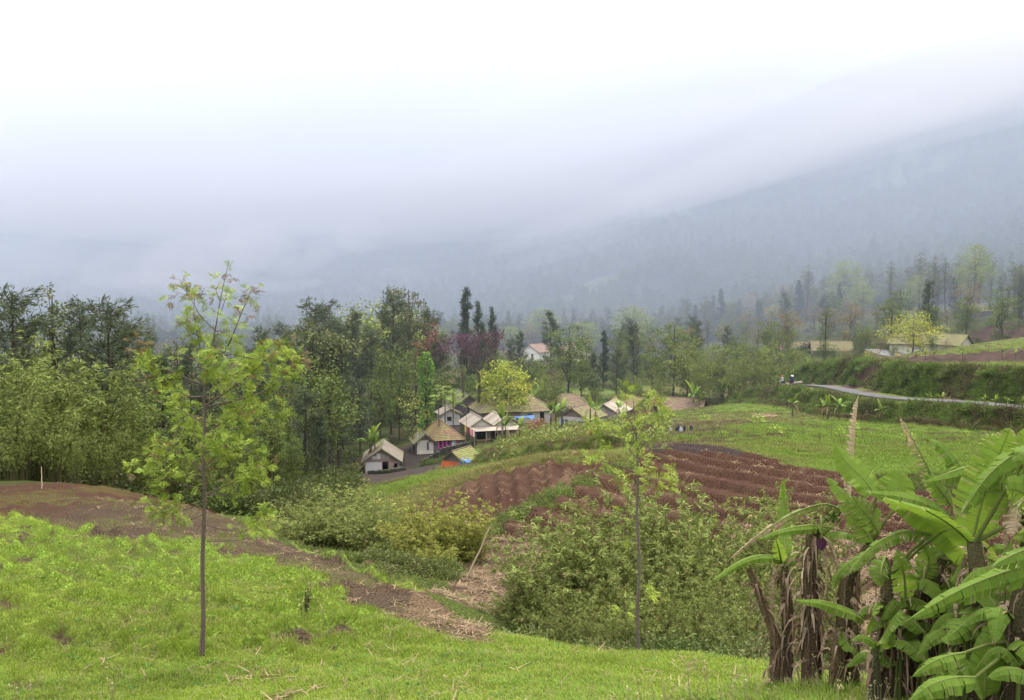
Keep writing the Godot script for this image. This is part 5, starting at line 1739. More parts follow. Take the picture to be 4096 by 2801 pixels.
func stone_wall(called: String, label: String, line: Array, tall: float) -> void:
	var first: Vector2 = line[0]
	var at := on_ground(first)
	var o := thing(called, label, "wall", at)
	var kinds := []
	for k in 4:
		var g := Geo.new()
		var b := Geo.new()
		b.box(Vector3(-0.5, -0.5, -0.5), Vector3(0.5, 0.5, 0.5), Color(1, 1, 1))
		for q in b.v.size(): b.v[q] = b.v[q] * (1.0 + 0.35 * n_fine.get_noise_3d(b.v[q].x * 3 + k * 7, b.v[q].y * 3, b.v[q].z * 3))
		g.put(b, Transform3D(), shade(Color(0.095, 0.088, 0.078).lerp(Color(0.075, 0.085, 0.035), 0.3 * k), 0.8, 1.2))
		kinds.push_back(g.mesh())
	for s in line.size() - 1:
		var a: Vector2 = line[s]
		var b: Vector2 = line[s + 1]
		var n := int(a.distance_to(b) / 0.42)
		for k in n:
			var p := a.lerp(b, (k + 0.5) / n)
			var y := ground_at(p.x, p.y) - 0.15
			var row := 0
			while row * 0.3 < tall:
				var st := part("stone", kinds[rng.randi() % 4], M.bark, o, Vector3(p.x, y + row * 0.3 + 0.15, p.y) - at + rv(0.05), rng.randf() * 0.5 - 0.25 - (b - a).angle())
				st.scale = Vector3(0.46, 0.32, 0.5) * rng.randf_range(0.85, 1.15)
				row += 1

# ---- the road with its rail, riders and sign
func smooth_road() -> PackedVector2Array:
	var c := Curve2D.new()
	for k in road.size():
		var t := (road[mini(k + 1, road.size() - 1)] - road[maxi(k - 1, 0)]) / 6.0
		c.add_point(road[k], -t, t)
	c.bake_interval = 1.0
	return c.get_baked_points()

func build_road() -> void:
	var line := smooth_road()
	var g := Geo.new()
	var half := 1.35
	for k in line.size():
		var dir := (line[mini(k + 1, line.size() - 1)] - line[maxi(k - 1, 0)]).normalized()
		var nrm := Vector2(-dir.y, dir.x)
		var y := -1e9
		for s in [-2.0, 0.0, 2.0]:
			var q: Vector2 = line[k] + nrm * s
			y = maxf(y, ground_at(q.x, q.y))
		for s in 7:
			var q := line[k] + nrm * lerpf(-half, half, s / 6.0) * (1.0 + 0.05 * n_mid.get_noise_1d(k * 3.0 + (50 if s == 0 else 0)))
			var cc := Color(0.05, 0.05, 0.056).lerp(Color(0.075, 0.073, 0.08), clampf(0.5 + n_mid.get_noise_2d(q.x * 2, q.y * 2), 0, 1))
			g.vert(Vector3(q.x, y + 0.16 - 0.03 * pow((s - 3) / 3.0, 2), q.y), Vector3.UP, cc)
	for k in line.size() - 1:
		for s in 6:
			var a := k * 7 + s
			for q in [a, a + 8, a + 1, a, a + 7, a + 8]: g.i.push_back(q)
	# skirts down to the ground
	var n := line.size()
	for s in [0, 6]:
		for k in n - 1:
			var p: Vector3 = g.v[k * 7 + s]
			var q: Vector3 = g.v[(k + 1) * 7 + s]
			g.quad(p, q, q - Vector3(0, 0.8, 0), p - Vector3(0, 0.8, 0), Color(0.09, 0.075, 0.055))
	part("road", g.mesh(), M.earth_flat, self).set_meta("kind", "structure")
	# guard rail round the outside of the bend
	var edge := []
	for k in range(5, 15):
		var dir := (road[k + 1] - road[k - 1]).normalized()
		var q := road[k] + Vector2(dir.y, -dir.x) * 2.6
		if road_side(q.x, q.y).x < 0.0: q = road[k] - Vector2(dir.y, -dir.x) * 2.6
		edge.push_back(Vector3(q.x, 0, q.y))
	rail(edge)
	rider(Vector3(45.3, 12.76, -167), 24.0, Color(0.34, 0.32, 0.33), Color(0.45, 0.06, 0.05), false)
	rider(Vector3(47.96, 12.63, -171), 14.0, Color(0.03, 0.035, 0.06), Color(0.62, 0.64, 0.66), true)
	sign_post()
	# upper bend of the road seen beyond the terrace
	var up := Geo.new()
	var pts := [Vector3(84.04, 14.46, -232), Vector3(82.4, 14.52, -222), Vector3(81.33, 14.66, -214), Vector3(82.27, 14.65, -208)]
	for k in 3:
		var a: Vector3 = pts[k]; var b: Vector3 = pts[k + 1]
		var w := Vector3(2.2, 0, 1.2)
		up.quad(Vector3(a.x, a.y, a.z) - w, Vector3(b.x, b.y, b.z) - w, b + w, a + w, Color(0.09, 0.088, 0.095))
		up.quad(a + w, b + w, b + w - Vector3(0, 1.5, 0), a + w - Vector3(0, 1.5, 0), Color(0.16, 0.13, 0.1))
		up.quad(a - w, b - w, b - w - Vector3(0, 1.5, 0), a - w - Vector3(0, 1.5, 0), Color(0.16, 0.13, 0.1))
	part("road", up.mesh(), M.earth_flat, self).set_meta("kind", "structure")

func rail(pts: Array) -> void:
	var at: Vector3 = pts[0]
	var o := thing("guard_rail", "pale weathered guard rail around the outside of the road bend", "guard rail", Vector3(at.x, ground_at(at.x, at.z), at.z))
	var base := o.position
	for k in pts.size() - 1:
		var a: Vector3 = pts[k]; var b: Vector3 = pts[k + 1]
		a.y = ground_at(a.x, a.z) + 0.75; b.y = ground_at(b.x, b.z) + 0.75
		var g := Geo.new()
		for s in [0.0, -0.17]:
			g.tube([a - base + Vector3(0, s, 0), b - base + Vector3(0, s, 0)], [0.09, 0.09], Color(0.42, 0.36, 0.30), 6)
		part("beam", g.mesh(), M.paint, o)
		var p := Geo.new()
		p.box(a - base + Vector3(-0.07, -1.3, -0.07), a - base + Vector3(0.07, 0.05, 0.07), Color(0.3, 0.26, 0.22))
		part("post", p.mesh(), M.paint, o)

# bodies as one smooth skin: tapered bones joined with a soft minimum, meshed as surface nets
func skin(bones: Array, cell: float, soft: float) -> Geo:
	var lo := Vector3(1e9, 1e9, 1e9); var hi := -lo
	for b in bones:
		var r: float = maxf(b[2], b[3]) + 0.08
		for q in [b[0], b[1]]:
			lo = lo.min(q - Vector3(r, r, r)); hi = hi.max(q + Vector3(r, r, r))
	var nx := int((hi.x - lo.x) / cell) + 2; var ny := int((hi.y - lo.y) / cell) + 2; var nz := int((hi.z - lo.z) / cell) + 2
	var f := PackedFloat32Array(); f.resize(nx * ny * nz)
	var tint := PackedByteArray(); tint.resize(nx * ny * nz)
	for k in nz:
		for j in ny:
			for i in nx:
				var p := lo + Vector3(i, j, k) * cell
				var d := 1e3
				var near := 1e3
				var which := 0
				for q in bones.size():
					var b: Array = bones[q]
					var ab: Vector3 = b[1] - b[0]
					var t := clampf((p - b[0]).dot(ab) / maxf(ab.length_squared(), 1e-6), 0, 1)
					var e: float = p.distance_to(b[0] + ab * t) - lerpf(b[2], b[3], t)
					if e < near: near = e; which = q
					var h := clampf(0.5 + 0.5 * (d - e) / soft, 0, 1)
					d = lerpf(d, e, h) - soft * h * (1 - h)
				var at := (k * ny + j) * nx + i
				f[at] = d; tint[at] = which
	var g := Geo.new()
	var cellv := {}
	var step := [0, 1, nx, nx + 1, nx * ny, nx * ny + 1, nx * ny + nx, nx * ny + nx + 1]
	for k in nz - 1:
		for j in ny - 1:
			for i in nx - 1:
				var at := (k * ny + j) * nx + i
				var s := 0
				for q in 8:
					if f[at + step[q]] < 0: s += 1
				if s == 0 or s == 8: continue
				var sum := Vector3.ZERO
				var cnt := 0
				for e in [[0, 1], [2, 3], [4, 5], [6, 7], [0, 2], [1, 3], [4, 6], [5, 7], [0, 4], [1, 5], [2, 6], [3, 7]]:
					var va: float = f[at + step[e[0]]]; var vb: float = f[at + step[e[1]]]
					if (va < 0) == (vb < 0): continue
					var t := va / (va - vb)
					var pa := Vector3(e[0] & 1, (e[0] >> 1) & 1, e[0] >> 2); var pb := Vector3(e[1] & 1, (e[1] >> 1) & 1, e[1] >> 2)
					sum += pa.lerp(pb, t); cnt += 1
				var nrm := Vector3(f[at + 1] - f[at], f[at + nx] - f[at], f[at + nx * ny] - f[at]).normalized()
				cellv[at] = g.vert(lo + (Vector3(i, j, k) + sum / cnt) * cell, nrm, bones[tint[at]][4])
	for at in cellv:
		for ax in [[1, nx, nx * ny], [nx, nx * ny, 1], [nx * ny, 1, nx]]:
			var va := f[at]; var vb := f[at + ax[0]]
			if (va < 0) == (vb < 0): continue
			var q := [at, at - ax[1], at - ax[1] - ax[2], at - ax[2]]
			if not (cellv.has(q[1]) and cellv.has(q[2]) and cellv.has(q[3])): continue
			var w := [cellv[q[0]], cellv[q[1]], cellv[q[2]], cellv[q[3]]]
			if va < 0: w.reverse()
			for x in [0, 1, 2, 0, 2, 3]: g.i.push_back(w[x])
	return g

func rider(at: Vector3, turn: float, shirt: Color, helmet: Color, pillion: bool) -> void:
	var y := ground_at(at.x, at.z) + 0.16
	for q in [-1.2, 1.2]: y = maxf(y, ground_at(at.x + q, at.z) + 0.16)
	var foot := Vector3(at.x, y, at.z)
	var tr := deg_to_rad(turn)
	var bike := thing("motorcycle", "dark motorcycle carrying two riders along the road bend" if pillion else "dark motorcycle with a lone rider at the road bend", "motorcycle", foot, tr, "motorcycles on the road")
	var black := Color(0.02, 0.02, 0.025)
	for z in [-0.62, 0.62]:
		var ty := TorusMesh.new()
		ty.inner_radius = 0.21; ty.outer_radius = 0.30; ty.rings = 20; ty.ring_segments = 8
		var wm := part("wheel", ty, flat(black, 0.8), bike, Vector3(0, 0.30, z))
		wm.rotation.z = PI / 2
		var rg := Geo.new()
		for k in 6: rg.tube([Vector3.ZERO, Vector3(cos(TAU * k / 6), 0, sin(TAU * k / 6)) * 0.22], [0.012, 0.012], Color(0.4, 0.4, 0.42), 4)
		part("rim", rg.mesh(), M.paint, wm)
	var body := Geo.new()
	body.tube([Vector3(0, 0.45, 0.75), Vector3(0, 0.62, 0.4), Vector3(0, 0.55, 0.0), Vector3(0, 0.72, -0.35), Vector3(0, 0.95, -0.52)], [0.07, 0.15, 0.12, 0.13, 0.07], Color(0.10, 0.02, 0.02) if pillion else black, 8)
	body.tube([Vector3(0, 0.30, -0.62), Vector3(0, 0.9, -0.5)], [0.04, 0.05], Color(0.2, 0.2, 0.2), 6)
	body.tube([Vector3(0.14, 0.3, 0.1), Vector3(0.16, 0.34, 0.75)], [0.05, 0.06], Color(0.3, 0.3, 0.3), 6)
	part("body", body.mesh(), M.paint, bike)
	var seat := Geo.new()
	seat.tube([Vector3(0, 0.76, 0.62), Vector3(0, 0.76, 0.3), Vector3(0, 0.72, -0.1)], [0.09, 0.12, 0.08], black, 8)
	part("seat", seat.mesh(), M.paint, bike)
	var bars := Geo.new()
	bars.tube([Vector3(-0.34, 1.0, -0.38), Vector3(0, 0.97, -0.5), Vector3(0.34, 1.0, -0.38)], [0.02, 0.02, 0.02], black, 6)
	part("handlebar", bars.mesh(), M.paint, bike)
	plate("tail_light", bike, Vector3(-0.08, 0.66, 0.76), Vector3(0.08, 0.74, 0.80), Color(0.5, 0.03, 0.02))
	plate("number_plate", bike, Vector3(-0.11, 0.46, 0.78), Vector3(0.11, 0.56, 0.80), Color(0.55, 0.55, 0.55))
	person(foot, tr, -0.05, shirt if not pillion else Color(0.02, 0.03, 0.05), helmet if not pillion else Color(0.45, 0.6, 0.58), "person in a pale grey shirt and red helmet riding the motorcycle" if not pillion else "person in dark clothes and pale green helmet steering the motorcycle", true)
	if pillion: person(foot, tr, 0.38, Color(0.03, 0.035, 0.08), Color(0.68, 0.69, 0.7), "passenger in a navy jacket and white helmet on the motorcycle", false)

func person(foot: Vector3, turn: float, z: float, shirt: Color, helmet: Color, label: String, steers: bool) -> void:
	var o := thing("person", label, "person", foot, turn, "riders on the road")
	var trousers := Color(0.36, 0.33, 0.30) if shirt.r > 0.2 else Color(0.02, 0.022, 0.035)
	var sk := Color(0.25, 0.14, 0.09)
	var hip := Vector3(0, 0.88, z)
	var chest := Vector3(0, 1.28, z - 0.10)
	var neck := Vector3(0, 1.45, z - 0.10)
	var head := Vector3(0, 1.60, z - 0.12)
	var b := [[hip, chest, 0.15, 0.165, shirt], [chest, neck, 0.15, 0.06, shirt], [neck, head, 0.055, 0.09, sk]]
	for s in [-1.0, 1.0]:
		var sh := chest + Vector3(0.18 * s, 0.1, 0)
		var el := sh + Vector3(0.08 * s, -0.22, -0.12)
		var ha := Vector3(0.30 * s, 1.0, -0.36) if steers else Vector3(0.14 * s, 1.05, z - 0.3)
		b += [[chest + Vector3(0.1 * s, 0.08, 0), sh, 0.08, 0.065, shirt], [sh, el, 0.06, 0.048, shirt], [el, ha, 0.045, 0.034, sk], [ha, ha + Vector3(0, -0.02, -0.09), 0.04, 0.03, sk]]
		var hp := hip + Vector3(0.09 * s, -0.03, 0)
		var kn := Vector3(0.20 * s, 0.74, z - 0.42)
		var an := Vector3(0.20 * s, 0.33, z - 0.22)
		b += [[hp, kn, 0.095, 0.07, trousers], [kn, an, 0.065, 0.045, trousers], [an, an + Vector3(0, -0.04, -0.16), 0.045, 0.04, Color(0.03, 0.025, 0.02)]]
	part("body", skin(b, 0.035, 0.05).mesh(), M.paint, o)
	var g := Geo.new()
	var s := SphereMesh.new()
	s.radius = 0.145; s.height = 0.29; s.radial_segments = 20; s.rings = 12
	part("helmet", s, flat(helmet, 0.35), o, head + Vector3(0, 0.04, 0.015))

func sign_post() -> void:
	var p := Vector3(82.42, 13.14, -214)
	var y := ground_at(p.x, p.z)
	var o := thing("road_sign", "yellow diamond warning sign on a thin post by the upper road", "road sign", Vector3(p.x, y, p.z))
	var top: float = Vector3(82.38, 14.37, -214).y - y
	var g := Geo.new()
	g.tube([Vector3.ZERO, Vector3(0, top + 0.4, -0.03)], [0.035, 0.035], Color(0.35, 0.35, 0.35), 6)
	part("post", g.mesh(), M.paint, o)
	var f := Geo.new()
	f.quad(Vector3(0, top - 0.75, 0.02), Vector3(0.75, top, 0.02), Vector3(0, top + 0.75, 0.02), Vector3(-0.75, top, 0.02), Color(0.75, 0.40, 0.02))
	f.quad(Vector3(0, top - 0.75, 0.0), Vector3(-0.75, top, 0.0), Vector3(0, top + 0.75, 0.0), Vector3(0.75, top, 0.0), Color(0.3, 0.3, 0.3))
	part("plate", f.mesh(), M.paint, o)
	var a := Geo.new()
	a.tube([Vector3(0.12, top - 0.3, 0.04), Vector3(0.12, top + 0.02, 0.04), Vector3(-0.16, top + 0.14, 0.04)], [0.05, 0.05, 0.05], Color(0.02, 0.02, 0.02), 4)
	a.tri(Vector3(-0.12, top + 0.28, 0.04), Vector3(-0.34, top + 0.2, 0.04), Vector3(-0.2, top - 0.0, 0.04), Color(0.02, 0.02, 0.02))
	part("arrow_mark", a.mesh(), M.paint, o)

# ---- the banana clump
func along(pts: Array, t: float) -> Vector3:
	var n := pts.size() - 1
	var f := clampf(t, 0, 1) * n
	var k := mini(int(f), n - 1)
	var u := f - k
	var b: Vector3 = pts[k]; var c: Vector3 = pts[k + 1]
	var a: Vector3 = pts[k - 1] if k > 0 else b * 2 - c
	var d: Vector3 = pts[k + 2] if k + 2 <= n else c * 2 - b
	return b + 0.5 * u * (c - a + u * (2.0 * a - 5.0 * b + 4.0 * c - d + u * (3.0 * (b - c) + d - a)))

const LEAF_GREEN := Color(0.128, 0.208, 0.030)  # young leaves' own green, the same as FRESH
const FRESH := Color(0.128, 0.208, 0.030)
const DEEP := Color(0.112, 0.188, 0.031)
const DRY := Color(0.36, 0.28, 0.19)

# one blade along its midrib points; face: where its upper side looks; dead: share of browned blade from the tip and edges
func banana_leaf(pts: Array, width: float, face: Vector3, col: Color, fold: float, torn: float, dead: float) -> ArrayMesh:
	var g := Geo.new()
	var steps := 72
	for side: float in [-1.0, 1.0]:
		var seg_end := 0
		var droop := 0.0
		var cut := 1.0
		for k in steps:
			if k >= seg_end:
				var run := 2 + int(rng.randf() * 14.0 * (1.1 - torn)) + (3 if torn < 0.3 else 0)
				seg_end = k + run
				droop = rng.randf_range(-0.12, 0.22) * (0.5 + torn * 3.0)
				cut = rng.randf_range(1.0 - 0.45 * torn, 1.0)
			var t0 := float(k) / steps
			var t1 := (k + 1.0) / steps
			if seg_end == k + 1 and torn > 0.05: t1 -= 0.55 / steps * (0.4 + torn)
			var row := []
			for t in [t0, t1]:
				var p := along(pts, t)
				var dir: Vector3 = (along(pts, t + 0.02) - along(pts, t - 0.02)).normalized()
				var lat: Vector3 = dir.cross(face).normalized() * side
				var up: Vector3 = lat.cross(dir).normalized() * side
				if up.dot(face) < 0: up = -up
				var w: float = width * pow(sin(clampf(pow(t, 0.62) * 1.02, 0, 1) * PI), 0.55) * cut
				if t < 0.04: w *= t / 0.04
				var wave := 0.05 * sin(t * 21.0 + side) + 0.03 * sin(t * 47.0)
				var a1 := fold * 0.55 + droop * 0.5
				var a2 := fold + droop + wave
				var m: Vector3 = p + (lat * cos(a1) - up * sin(a1)) * w * 0.5
				var e: Vector3 = m + (lat * cos(a2 * 1.25) - up * sin(a2 * 1.25)) * w * 0.5
				var sk := dir * w * 0.16
				row.push_back([p, m + sk * 0.5, e + sk])
			var cc := shade(col.lerp(Color(0.2, 0.2, 0.04), 0.18 * rng.randf()), 0.9, 1.08)
			var brown := 0.0
			if dead > 0.0:
				brown = clampf((t0 - (1.0 - dead)) * 5.0 + rng.randf_range(-0.3, 0.3), 0, 1)
			var inner := cc.lerp(DRY, brown)
			var edge := cc.lerp(DRY, clampf(brown + (0.9 if rng.randf() < torn * 0.35 else 0.0) * (0.4 + dead), 0, 1))
			if brown > 0.4: inner = inner.lerp(Color(0.22, 0.15, 0.09), rng.randf() * 0.6)
			g.quad(row[0][0], row[0][1], row[1][1], row[1][0], inner)
			g.quad(row[0][1], row[0][2], row[1][2], row[1][1], edge)
	# midrib
	var mp := []
	var mr := []
	for k in 15:
		var t := k / 14.0
		mp.push_back(along(pts, t) - face * 0.006)
		mr.push_back(lerpf(0.016, 0.003, t))
	g.tube(mp, mr, Color(0.19, 0.24, 0.07) if dead < 0.6 else Color(0.32, 0.25, 0.15), 6)
	return g.mesh()

func banana_stem(pts: Array, r: float, col: Color, rags: int) -> Array:
	var g := Geo.new()
	var pp := []
	var rr := []
	for k in 10:
		var t := k / 9.0
		pp.push_back(along(pts, t))
		rr.push_back(r * lerpf(1.15, 0.62, t))
	g.tube(pp, rr, col, 10, 0.12, rng, col.lerp(Color(0.17, 0.17, 0.07), 0.5))
	# long sheath scars
	for k in 14:
		var an := rng.randf() * TAU
		var a := rng.randf_range(0, 0.6)
		var o := Vector3(cos(an), 0, sin(an))
		var q := []
		var w := []
		for j in 5:
			var t := a + 0.35 * j / 4.0
			q.push_back(along(pts, t) + o * r * lerpf(1.12, 0.6, t))
			w.push_back([0.004, 0.016, 0.018, 0.014, 0.003][j])
		g.tube(q, w, shade(col.lerp(DRY, rng.randf() * 0.7), 0.5, 1.2), 4)
	var d := Geo.new()
	for k in rags:
		var t := rng.randf_range(0.12, 0.98)
		var an := rng.randf() * TAU
		var o := Vector3(cos(an), 0, sin(an))
		var p := along(pts, t) + o * r * 0.85
		var dir := (o * rng.randf_range(0.1, 0.6) + Vector3(0, rng.randf_range(-0.4, 0.3), 0)).normalized()
		var side := dir.cross(Vector3.UP).normalized().rotated(dir, rng.randf_range(-0.9, 0.9))
		var lng := rng.randf_range(0.12, 0.5) * (1.5 if rng.randf() < 0.15 else 1.0)
		var wd := rng.randf_range(0.008, 0.04)
		var cc := shade(DRY.lerp(Color(0.13, 0.085, 0.055), rng.randf()), 0.55, 1.1)
		var was := p
		for j in 6:
			var nx := was + dir * lng / 6.0
			dir = (dir + Vector3(0, -0.55, 0) + rv(0.22)).normalized()
			side = side.rotated(dir, rng.randf_range(-0.5, 0.5))
			var w0 := wd * (1.0 - j / 7.0)
			d.quad(was - side * w0, was + side * w0, nx + side * w0 * 0.85, nx - side * w0 * 0.85, shade(cc, 0.85, 1.15))
			was = nx
	return [g.mesh(), d.mesh()]

func petiole(a: Vector3, b: Vector3, up: float) -> ArrayMesh:
	var g := Geo.new()
	var m := a.lerp(b, 0.5) + Vector3(0, up, 0)
	g.tube([a, a.lerp(m, 0.6), m, m.lerp(b, 0.55), b], [0.026, 0.024, 0.021, 0.018, 0.016], Color(0.14, 0.175, 0.05), 6)
	return g.mesh()

func banana(label: String, stem: Array, r: float, col: Color, rags: int, leaves: Array) -> Node3D:
	var foot: Vector3 = stem[0]
	foot.y = ground_at(foot.x, foot.z) - 0.05
	stem[0] = foot
	var o := thing("banana_plant", label, "banana plant", foot, 0.0, "banana clump beside the meadow")
	var local := []
	for p in stem: local.push_back(p - foot)
	var s := banana_stem(local, r, col, rags)
	part("stem", s[0], M.bark, o)
	if rags: part("dead_leaves", s[1], M.dry, o).set_meta("kind", "stuff")
	var top: Vector3 = local[-1]
	# withered leaves hang down round the trunk
	for k in (0 if leaves.is_empty() or r < 0.08 else 2):
		var an := rng.randf() * TAU
		var out := Vector3(cos(an), 0, sin(an))
		var b := along(local, rng.randf_range(0.7, 1.0)) + out * r * 0.5
		var lng := rng.randf_range(0.5, 1.0)
		part("dead_leaf", banana_leaf([b, b + out * 0.12 + Vector3(0, 0.03, 0), b + out * 0.2 + Vector3(0, -lng * 0.45, 0), b + out * 0.14 + Vector3(0, -lng, 0)], rng.randf_range(0.06, 0.13), (out + Vector3(0, 0.3, 0)).normalized(), DRY.lerp(Color(0.16, 0.10, 0.06), rng.randf()), 0.9, 0.9, 1.0), M.dry, o)
	for l in leaves:
		var pts := []
		for p in l[0]: pts.push_back(p - foot)
		var face: Vector3 = (l[2] as Vector3).normalized()
		var lf := part("leaf", banana_leaf(pts, l[1], face, l[3], l[4], l[5], l[6]), M.banana_leaf if l[6] < 0.6 else M.dry, o)
		var from := top
		for k in 15:
			var c := along(local, 0.3 + 0.05 * k)
			if c.distance_to(pts[0]) < from.distance_to(pts[0]): from = c
		if (pts[0] as Vector3).distance_to(from) > 0.12:
			part("leaf_stalk", petiole(from, pts[0], 0.04), M.banana_leaf, lf)
	return o

func build_bananas() -> void:
	var up := Vector3(0.1, 1, 0.25)
	var cam := Vector3(0, 0.35, 1)
	var back := Vector3(-0.1, 0.75, -0.75)
	var brown := Color(0.085, 0.06, 0.042)
	banana("slim banana plant at the clump's edge, with one long leaf over the bamboo", [Vector3(3.94, 28.07, -14), Vector3(3.94, 28.92, -14), Vector3(3.89, 29.7, -14)], 0.085, Color(0.12, 0.085, 0.06), 70, [
		[[Vector3(3.86, 29.79, -14), Vector3(3.61, 29.91, -13.9), Vector3(3.22, 29.89, -13.7), Vector3(2.69, 29.67, -13.4)], 0.13, up, DEEP.lerp(FRESH, 0.5), 0.7, 0.15, 0.0],
		[[Vector3(3.9, 29.82, -14), Vector3(3.95, 30.15, -14.3), Vector3(3.99, 30.47, -14.5), Vector3(3.99, 30.87, -14.6)], 0.12, cam, DEEP.lerp(FRESH, 0.5), 0.1, 0.45, 0.0],
		[[Vector3(3.84, 29.76, -14), Vector3(3.74, 30.02, -13.8), Vector3(3.64, 30.23, -13.6)], 0.10, back, LEAF_GREEN, 0.2, 0.4, 0.05],
		[[Vector3(3.93, 29.73, -14), Vector3(4.22, 29.97, -14.1), Vector3(4.54, 29.99, -14.3)], 0.12, up, DEEP, 0.5, 0.4, 0.0]])
	banana("banana plant with hanging purple bud, withered upright leaf and ragged trunk", [Vector3(4.19, 28.21, -13.6), Vector3(4.17, 29.06, -13.6), Vector3(4.12, 29.79, -13.6), Vector3(4.18, 30.34, -13.6)], 0.13, Color(0.13, 0.085, 0.058), 150, [
		[[Vector3(4.6, 30.59, -13.8), Vector3(4.31, 30.69, -13.7), Vector3(3.83, 30.6, -13.5), Vector3(3.34, 30.37, -13.3), Vector3(2.85, 30.04, -13.1)], 0.17, Vector3(0.1, 0.9, 0.5), DEEP.lerp(DRY, 0.25), 1.15, 0.8, 0.55],
		[[Vector3(4.4, 30.38, -13.6), Vector3(4.06, 30.47, -13.4), Vector3(3.61, 30.46, -13.2), Vector3(3.22, 30.37, -13)], 0.14, up, DEEP.lerp(FRESH, 0.35), 0.8, 0.3, 0.05],
		[[Vector3(4.18, 30.25, -13.6), Vector3(4.31, 30.34, -13.5), Vector3(4.53, 30.39, -13.3), Vector3(4.76, 30.24, -13.2)], 0.15, up, DEEP, 0.7, 0.3, 0.1],
		[[Vector3(4.86, 30.66, -14.2), Vector3(4.95, 31.13, -14.4), Vector3(5.01, 31.65, -14.5), Vector3(5.08, 32.12, -14.6)], 0.17, Vector3(0.8, 0.2, 0.8), DRY.lerp(DEEP, 0.25), 1.3, 1.0, 0.75]])
	banana("banana plant with two long yellow green backlit leaves reaching over the field", [Vector3(4.56, 28.3, -13.4), Vector3(4.56, 28.99, -13.4), Vector3(4.58, 29.71, -13.4), Vector3(4.84, 30.22, -13.3)], 0.11, Color(0.14, 0.10, 0.065), 60, [
		[[Vector3(4.9, 30.9, -13.3), Vector3(4.76, 31.11, -13.4), Vector3(4.57, 31.31, -13.5), Vector3(4.4, 31.56, -13.6)], 0.23, Vector3(0.5, 0.3, 1), LEAF_GREEN, 0.15, 0.05, 0.0],
		[[Vector3(4.84, 30.28, -13.2), Vector3(4.72, 30.51, -13.3), Vector3(4.55, 30.82, -13.4), Vector3(4.3, 31.11, -13.6)], 0.22, Vector3(0.5, 0.3, 1), LEAF_GREEN, 0.25, 0.5, 0.0],
		[[Vector3(5.22, 30.73, -13.4), Vector3(5.24, 30.85, -13.5), Vector3(5.31, 31, -13.6), Vector3(5.37, 31.17, -13.7)], 0.29, cam, LEAF_GREEN, 0.05, 0.05, 0.0],
		[[Vector3(4.92, 30.42, -13.2), Vector3(4.79, 30.62, -13.2), Vector3(4.65, 30.78, -13.2), Vector3(4.54, 30.92, -13.2)], 0.20, cam, DEEP, 0.15, 0.7, 0.0],
		[[Vector3(4.86, 30.2, -13.2), Vector3(4.54, 30.12, -13), Vector3(4.3, 29.98, -12.9), Vector3(4.22, 29.71, -12.9)], 0.15, up, DEEP, 0.6, 0.5, 0.08]])
	banana("stout banana plant with arching grey green leaves over dry trash", [Vector3(4.76, 28.41, -12.2), Vector3(4.73, 29.18, -12.2), Vector3(4.69, 29.7, -12.2), Vector3(4.7, 30.15, -12.2)], 0.15, brown, 110, [
		[[Vector3(5.49, 30.82, -12.2), Vector3(5.19, 31.09, -12.1), Vector3(4.77, 31.24, -12), Vector3(4.2, 31.29, -11.9)], 0.24, up, DEEP.lerp(FRESH, 0.6), 0.75, 0.35, 0.05],
		[[Vector3(5.11, 30.73, -12), Vector3(4.74, 30.79, -11.9), Vector3(4.34, 30.65, -11.8), Vector3(3.99, 30.32, -11.7)], 0.17, up, DEEP, 0.8, 0.55, 0.1],
		[[Vector3(4.78, 29.96, -11.9), Vector3(4.72, 30.22, -11.8), Vector3(4.64, 30.43, -11.7), Vector3(4.57, 30.63, -11.7)], 0.17, back, LEAF_GREEN, 0.3, 0.5, 0.08],
		[[Vector3(4.56, 29.86, -12.2), Vector3(4.44, 29.8, -12), Vector3(4.37, 29.68, -11.9), Vector3(4.32, 29.49, -11.9)], 0.12, back, LEAF_GREEN, 0.5, 0.4, 0.0],
		[[Vector3(4.63, 30.38, -12.2), Vector3(4.52, 30.31, -12), Vector3(4.47, 30.22, -11.9), Vector3(4.5, 30.1, -11.9)], 0.16, cam, DEEP, 0.4, 0.5, 0.08],
		[[Vector3(4.48, 29.53, -12.4), Vector3(4.18, 29.73, -12.2), Vector3(3.84, 29.86, -12.1), Vector3(3.43, 29.91, -12)], 0.17, up, DEEP.lerp(FRESH, 0.5), 0.75, 0.3, 0.06],
		[[Vector3(5.11, 30.1, -12.2), Vector3(5.18, 30.28, -12.2), Vector3(5.15, 30.43, -12.2), Vector3(5.02, 30.61, -12.2)], 0.2, cam, DEEP, 0.3, 0.5, 0.1]])
